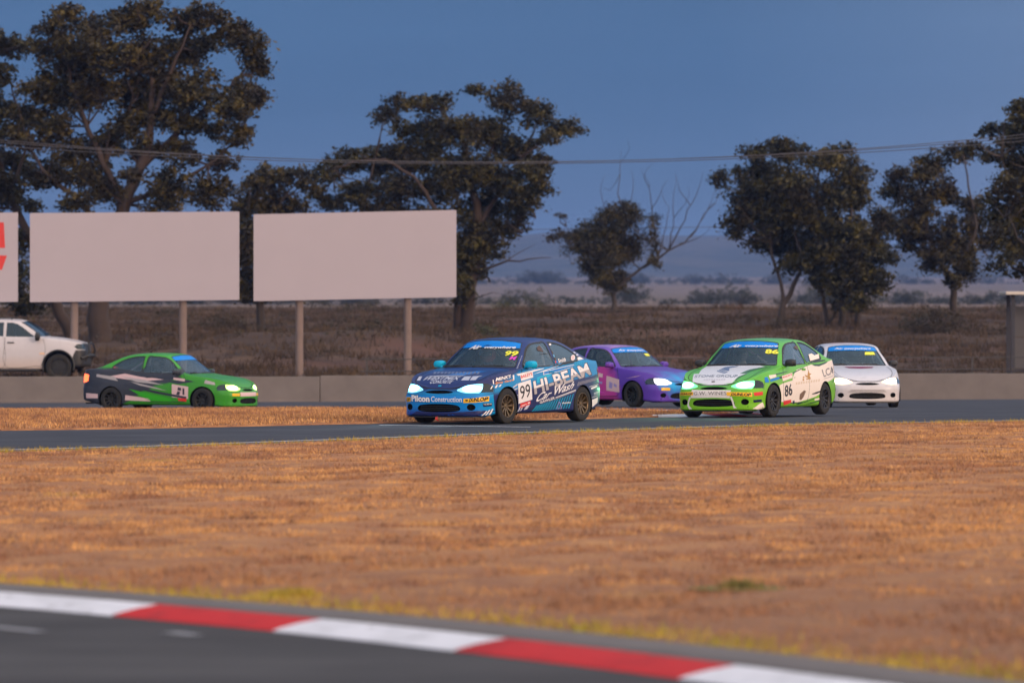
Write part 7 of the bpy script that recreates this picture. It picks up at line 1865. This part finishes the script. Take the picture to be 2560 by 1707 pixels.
# ------------------------------------------------------------------ white pickup behind the wall
def build_pickup():
    F = [(.86, 0), (.855, .20), (.845, .42), (.825, .60), (.79, .73), (.74, .82), (.66, .885)]
    Rr = [(-4.26, .86), (-4.30, .78), (-4.32, .66), (-4.33, .52), (-4.335, .36), (-4.34, .18), (-4.34, 0)]
    S = [(.52, .915), (.36, .925), (0, .93), (-.36, .93), (-.52, .93), (-.62, .93), (-.84, .93), (-1.08, .93), (-1.34, .93), (-1.48, .93), (-1.85, .93), (-2.25, .93), (-2.55, .93), (-2.66, .93), (-2.74, .93), (-3.4, .93), (-4.1, .905)]
    ZB = {'F': [1.13, 1.13, 1.135, 1.15, 1.17, 1.19, 1.205], 'S': [1.235, 1.255, 1.295, 1.325, 1.335, 1.34, 1.345, 1.35, 1.355, 1.36, 1.37, 1.38, 1.385, 1.385, 1.375, 1.37, 1.37], 'R': [1.36] * 7}
    LF = [(.42, .14), (.45, .02), (.58, .0), (.74, .0), (.92, .01), (1.04, .03), (None, .06)]
    LS = [(.35, .10), (.39, .03), (.55, .012), (.78, .0), (.98, .0), (1.14, .012), (None, .05)]
    LR = [(.50, .10), (.53, .02), (.65, .0), (.82, .0), (1.0, .0), (1.18, .0), (None, .02)]
    belt = belt_net(F, S, Rr, ZB, LF, LS, LR, (.10, .45), (-3.7, .5), -1.8)
    top = belt[:, -1]; nF = 7
    up = [top[:nF][::-1].tolist()]
    def hood(i, xc, zc):
        e = top[nF + i]
        ys = [e[1], e[1] - .03, e[1] - .07, e[1] - .11, e[1] - .16, .42, 0]
        return [(e[0] + (xc - e[0]) * b, y, e[2] + (zc - e[2]) * q) for y, q, b in zip(ys, [0, .35, .5, .62, .75, .96, 1], [0, .06, .12, .18, .28, .75, 1])]
    up += [hood(0, .62, 1.235), hood(1, .42, 1.29), hood(2, .02, 1.36), hood(3, -.30, 1.395)]
    def row(i, v):
        return [tuple(top[nF + i])] + v
    up.append(row(4, [(-.52, .86, 1.35), (-.52, .84, 1.36), (-.51, .82, 1.37), (-.50, .78, 1.375), (-.42, .40, 1.40), (-.40, 0, 1.405)]))
    up.append(row(5, [(-.62, .865, 1.355), (-.62, .845, 1.375), (-.61, .82, 1.39), (-.58, .775, 1.395), (-.47, .40, 1.415), (-.44, 0, 1.42)]))
    up.append(row(6, [(-.84, .865, 1.365), (-.84, .835, 1.45), (-.83, .795, 1.54), (-.80, .745, 1.56), (-.68, .39, 1.59), (-.65, 0, 1.60)]))
    up.append(row(7, [(-1.08, .865, 1.37), (-1.08, .825, 1.54), (-1.07, .765, 1.70), (-1.04, .715, 1.725), (-.92, .375, 1.76), (-.88, 0, 1.77)]))
    up.append(row(8, [(-1.34, .865, 1.375), (-1.34, .815, 1.60), (-1.33, .73, 1.84), (-1.31, .675, 1.875), (-1.19, .36, 1.905), (-1.15, 0, 1.915)]))
    up.append(row(9, [(-1.48, .865, 1.38), (-1.48, .81, 1.62), (-1.475, .72, 1.875), (-1.465, .66, 1.91), (-1.38, .35, 1.94), (-1.35, 0, 1.95)]))
    up.append(row(10, [(-1.85, .865, 1.39), (-1.85, .81, 1.63), (-1.85, .715, 1.895), (-1.85, .65, 1.935), (-1.85, .35, 1.965), (-1.85, 0, 1.975)]))
    up.append(row(11, [(-2.25, .865, 1.40), (-2.25, .81, 1.63), (-2.25, .715, 1.88), (-2.25, .65, 1.92), (-2.25, .35, 1.95), (-2.25, 0, 1.96)]))
    up.append(row(12, [(-2.55, .865, 1.405), (-2.54, .815, 1.62), (-2.52, .735, 1.80), (-2.51, .68, 1.82), (-2.49, .36, 1.86), (-2.49, 0, 1.865)]))
    up.append(row(13, [(-2.66, .865, 1.40), (-2.66, .83, 1.46), (-2.65, .78, 1.52), (-2.64, .74, 1.52), (-2.62, .40, 1.53), (-2.62, 0, 1.53)]))
    up.append(row(14, [(-2.74, .865, 1.38), (-2.74, .845, 1.382), (-2.74, .82, 1.383), (-2.74, .78, 1.383), (-2.74, .42, 1.385), (-2.74, 0, 1.386)]))
    up.append(row(15, [(-3.4, .865, 1.375), (-3.4, .845, 1.376), (-3.4, .82, 1.377), (-3.4, .78, 1.378), (-3.4, .42, 1.38), (-3.4, 0, 1.38)]))
    up.append(row(16, [(-4.1, .85, 1.372), (-4.1, .83, 1.374), (-4.1, .80, 1.375), (-4.1, .76, 1.375), (-4.1, .42, 1.377), (-4.1, 0, 1.377)]))
    up.append(top[nF + len(S):].tolist())
    bm = shell(belt, np.array(up), 0, 4, 5, 4, passes=1)
    bm.normal_update()
    bvh = BVHTree.FromBMesh(bm)
    x0, y0 = (158 - 1280) / 77.9, 154.0
    car = empty('pickup_truck', (x0, y0, zt1(x0, y0)), R(-4))
    tag(car, 'white double cab pickup parked behind the wall at the left edge', 'pickup truck')
    W = paint_mat('pickup_white', (.50, .475, .49), [((.50, .42, .38), (0, 0, -1, .62), .2, .1)], dirt=.06)
    AX2 = -3.15
    for ax in (0.0, AX2):
        fs = cut(bm, 'side', arc(ax, .46, .49, -30, 210, 30), lambda c, n: abs(c.y) > .55)
        bmesh.ops.delete(bm, geom=fs, context='FACES'); bm.normal_update()
    fw = [(-.76, 1.385), (-.95, 1.53), (-1.16, 1.69), (-1.34, 1.80), (-1.52, 1.845), (-1.68, 1.85), (-1.70, 1.40)]
    rw = [(-1.78, 1.855), (-2.10, 1.85), (-2.38, 1.80), (-2.50, 1.62), (-2.54, 1.425), (-1.78, 1.405)]
    ws = [(-.76, 1.40), (0, 1.425), (.76, 1.40), (.655, 1.855), (.3, 1.895), (0, 1.905), (-.3, 1.895), (-.655, 1.855)]
    for sg in (1, -1):
        for nm, poly in (('front_window', fw), ('rear_window', rw)):
            fs = cut(bm, 'side', poly, lambda c, n, sg=sg: n.y * sg > .3 and c.y * sg > .5)
            o = obj(nm, take(bm, fs, nm, -.004), M_LENS, car); bm.normal_update()
    fs = cut(bm, 'front', ws, lambda c, n: n.x > .2 and -1.35 < c.x < -.38 and c.z > 1.38)
    obj('windscreen', take(bm, fs, 'windscreen', -.004), M_LENS, car); bm.normal_update()
    fs = cut(bm, 'side', [(1, .3), (1, .97), (.55, .97), (.47, .80), (.40, .3)], lambda c, n: c.x > .30)
    obj('front_bumper', take(bm, fs, 'front_bumper'), M_BLACK, car); bm.normal_update()
    fs = cut(bm, 'front', [(-.55, .97), (-.60, 1.20), (.60, 1.20), (.55, .97)], lambda c, n: c.x > .70 and n.x > .3)
    obj('grille', take(bm, fs, 'grille'), M_BLACK, car); bm.normal_update()
    for sg in (1, -1):
        fs = cut(bm, 'side', [(.92, .97), (.92, 1.17), (.60, 1.16), (.50, 1.08), (.60, 1.0)], lambda c, n, sg=sg: c.x > .4 and c.y * sg > .5)
        obj('headlight', take(bm, fs, 'headlight', .002), M_LENS, car); bm.normal_update()
        for dl in ([(-.50, 1.33), (-.42, 1.0), (-.55, .50), (-.75, .46), (-1.70, .46), (-1.72, 1.38)], [(-1.75, 1.385), (-1.75, .46), (-2.42, .46), (-2.62, .95), (-2.60, 1.385)]):
            fs = cut(bm, 'side', dl, lambda c, n, sg=sg: c.y * sg > .6 and c.z < 1.40)
            d = obj('door', take(bm, fs, 'door'), W, car); bm.normal_update()
            v, f = surface_strip(bvh, dl, 'side', .010, .003, sg)
            MB().add(v, f).build('door_gap', M_SEAM, d)
            hx = dl[4][0] + .16 if dl[0][0] > -1 else dl[2][0] + .10
            h = project(bvh, 'side', (hx, 1.21), sg, 0)
            MB().box((h.x, h.y + .012 * sg, h.z), (.11, .018, .02), bev=.006).build('door_handle', M_BLACK, d)
    me = bpy.data.meshes.new('body_shell'); bm.to_mesh(me); bm.free()
    me.polygons.foreach_set('use_smooth', np.ones(len(me.polygons), dtype=bool))
    obj('body_shell', me, W, car)
    for ax in (0.0, AX2):
        for sg in (1, -1):
            A = arc(ax, .46, .50, -25, 205, 22); n = len(A)
            MB().add([(x, .925 * sg, z) for x, z in A] + [(x, .58 * sg, z) for x, z in A], [(i, i + 1, n + i + 1, n + i) for i in range(n - 1)] + [tuple(range(n, 2 * n))]).build('wheel_housing', M_LINER, car)
    MB().box((-1.8, 0, .42), (2.3, .56, .06)).build('chassis', M_LINER, car)
    for sg in (1, -1):
        MB().tube([(-.62, .90 * sg, .34), (-.70, .98 * sg, .33), (-2.5, .98 * sg, .33), (-2.58, .90 * sg, .34)], .045, n=8).build('side_step', M_BLACK, car)
        cy = 1.03 * sg
        mb = MB()
        rings = []
        for x, ry, rz in ((.09, .05, .06), (.05, .11, .125), (-.02, .125, .14), (-.06, .115, .13)):
            rings += [(-.66 + x, cy + ry * math.cos(t), 1.40 + rz * math.sin(t)) for t in np.linspace(0, 2 * math.pi, 16, endpoint=False)]
        mb.add(rings, [(i * 16 + j, i * 16 + (j + 1) % 16, (i + 1) * 16 + (j + 1) % 16, (i + 1) * 16 + j) for i in range(3) for j in range(16)] + [tuple(range(16)), tuple(range(48, 64))])
        mb.tube([(-.68, .86 * sg, 1.36), (-.68, .97 * sg, 1.37)], .03, n=6)
        mb.build('mirror', M_BLACK, car, smooth='auto')
        h = project(bvh, 'side', (-.52, .86), sg, 0)
        MB().box((h.x, h.y + .004 * sg, h.z), (.08, .006, .022)).build('side_repeater', plain('amber_repeater', (.75, .45, .22), rough=.3), car)
        # wheel arch flares
        for ax in (0.0, AX2):
            A = arc(ax, .46, .505, -15, 195, 22)
            mb = MB(); mb.tube([(x, .925 * sg, z) for x, z in A], .03, n=6); mb.build('arch_flare', M_BLACK, car)
    # bull bar
    mb = MB()
    mb.tube([(.72, -.86, .70), (.90, -.72, .78), (.95, 0, .80), (.90, .72, .78), (.72, .86, .70)], .055, n=8)
    mb.tube([(.82, -.60, .62), (.95, -.55, .95), (.90, -.45, 1.17), (.93, 0, 1.20), (.90, .45, 1.17), (.95, .55, .95), (.82, .60, .62)], .032, n=8)
    mb.build('bull_bar', M_BLACK, car, smooth='auto')
    for sg in (1, -1):
        MB().tube([(-1.55, .55 * sg, 1.945), (-1.60, .55 * sg, 2.0), (-2.35, .55 * sg, 1.99), (-2.40, .55 * sg, 1.93)], .018, n=6).build('roof_rail', M_BLACK, car)
    MB().tube([(.70, .60, 1.18), (.72, .60, 1.9)], .006, n=5).build('aerial', M_BLACK, car)
    tp = [(.27, -.125), (.30, -.14), (.38, -.135), (.415, -.11), (.42, -.05), (.42, .05), (.415, .11), (.38, .135), (.30, .14), (.27, .125)]
    for ax in (0.0, AX2):
        for sg in (1, -1):
            w = bpy.data.objects.new('wheel', None); COL.objects.link(w); w.parent = car; w.empty_display_size = .1
            w.location = (ax, .80 * sg, .42); w.rotation_euler = (0, 0, 0 if sg > 0 else math.pi)
            MB().lathe_y(tp, 36, close=True).build('tyre', M_TYRE, w, smooth='auto')
            mb = MB().lathe_y([(.272, -.12), (.272, .125), (.255, .12), (.25, .06), (.05, .075), (.0, .075)], 36)
            for k in range(6):
                a = 2 * math.pi * k / 6
                mb.box((.15 * math.cos(a), .085, .15 * math.sin(a)), (.02, .012, .02))
            mb.build('rim', M_DARKRIM, w, smooth='auto')
build_pickup()

# ------------------------------------------------------------------ weeds on the infield
M_WEED = grass_mat('weed_green', [(.15, .14, .045), (.22, .18, .05), (.10, .10, .035)], [(2.0, .4, .6), (5.0, .5, .65)])
def build_weeds():
    g = np.random.default_rng(5)
    for lab, x, y, n, h, m in (('green weed tuft standing alone on the dry infield', 1.36, 29.0, 110, .07, M_WEED),
                               ('low green weed patch by the near kerb apron', -1.28, 29.3 - 1.2, 260, .06, M_VERGE)):
        a = g.uniform(0, 2 * np.pi, n); r_ = np.abs(g.normal(0, .05, n))
        px = x + r_ * np.cos(a) * 1.5; py = y + r_ * np.sin(a)
        o = blades('weed_tuft', px - x, py - y, np.zeros(n), g.uniform(.5, 1, n) * h, .007, .6, m, per=3, spread=.02, seed=int(x * 10) + 50)
        bm = bmesh.new(); bm.from_mesh(o.data)
        bmesh.ops.create_circle(bm, cap_ends=True, radius=.30, segments=14, matrix=Matrix.Translation((0, 0, .004)))
        bm.to_mesh(o.data); bm.free()
        o.location = (x, y, zt1(x, y) + .004)
        tag(o, lab, 'weed', 'weeds on the infield')
build_weeds()
# ------------------------------------------------------------------ evening haze
def build_haze():
    m = bpy.data.materials.new('evening_haze')
    m.use_nodes = True
    nt = m.node_tree
    nt.nodes.remove(nt.nodes['Principled BSDF'])
    v = nt.nodes.new('ShaderNodeVolumePrincipled')
    v.inputs['Color'].default_value = (.22, .38, .82, 1)
    v.inputs['Density'].default_value = .00013
    v.inputs['Anisotropy'].default_value = 0.0
    nt.links.new(v.outputs[0], nt.nodes['Material Output'].inputs['Volume'])
    o = MB().box((0, 4500, 50), (4200, 4700, 55)).build('haze', m)
    tag(o, 'thin blue evening haze over the plain', 'haze', kind='stuff')
build_haze()
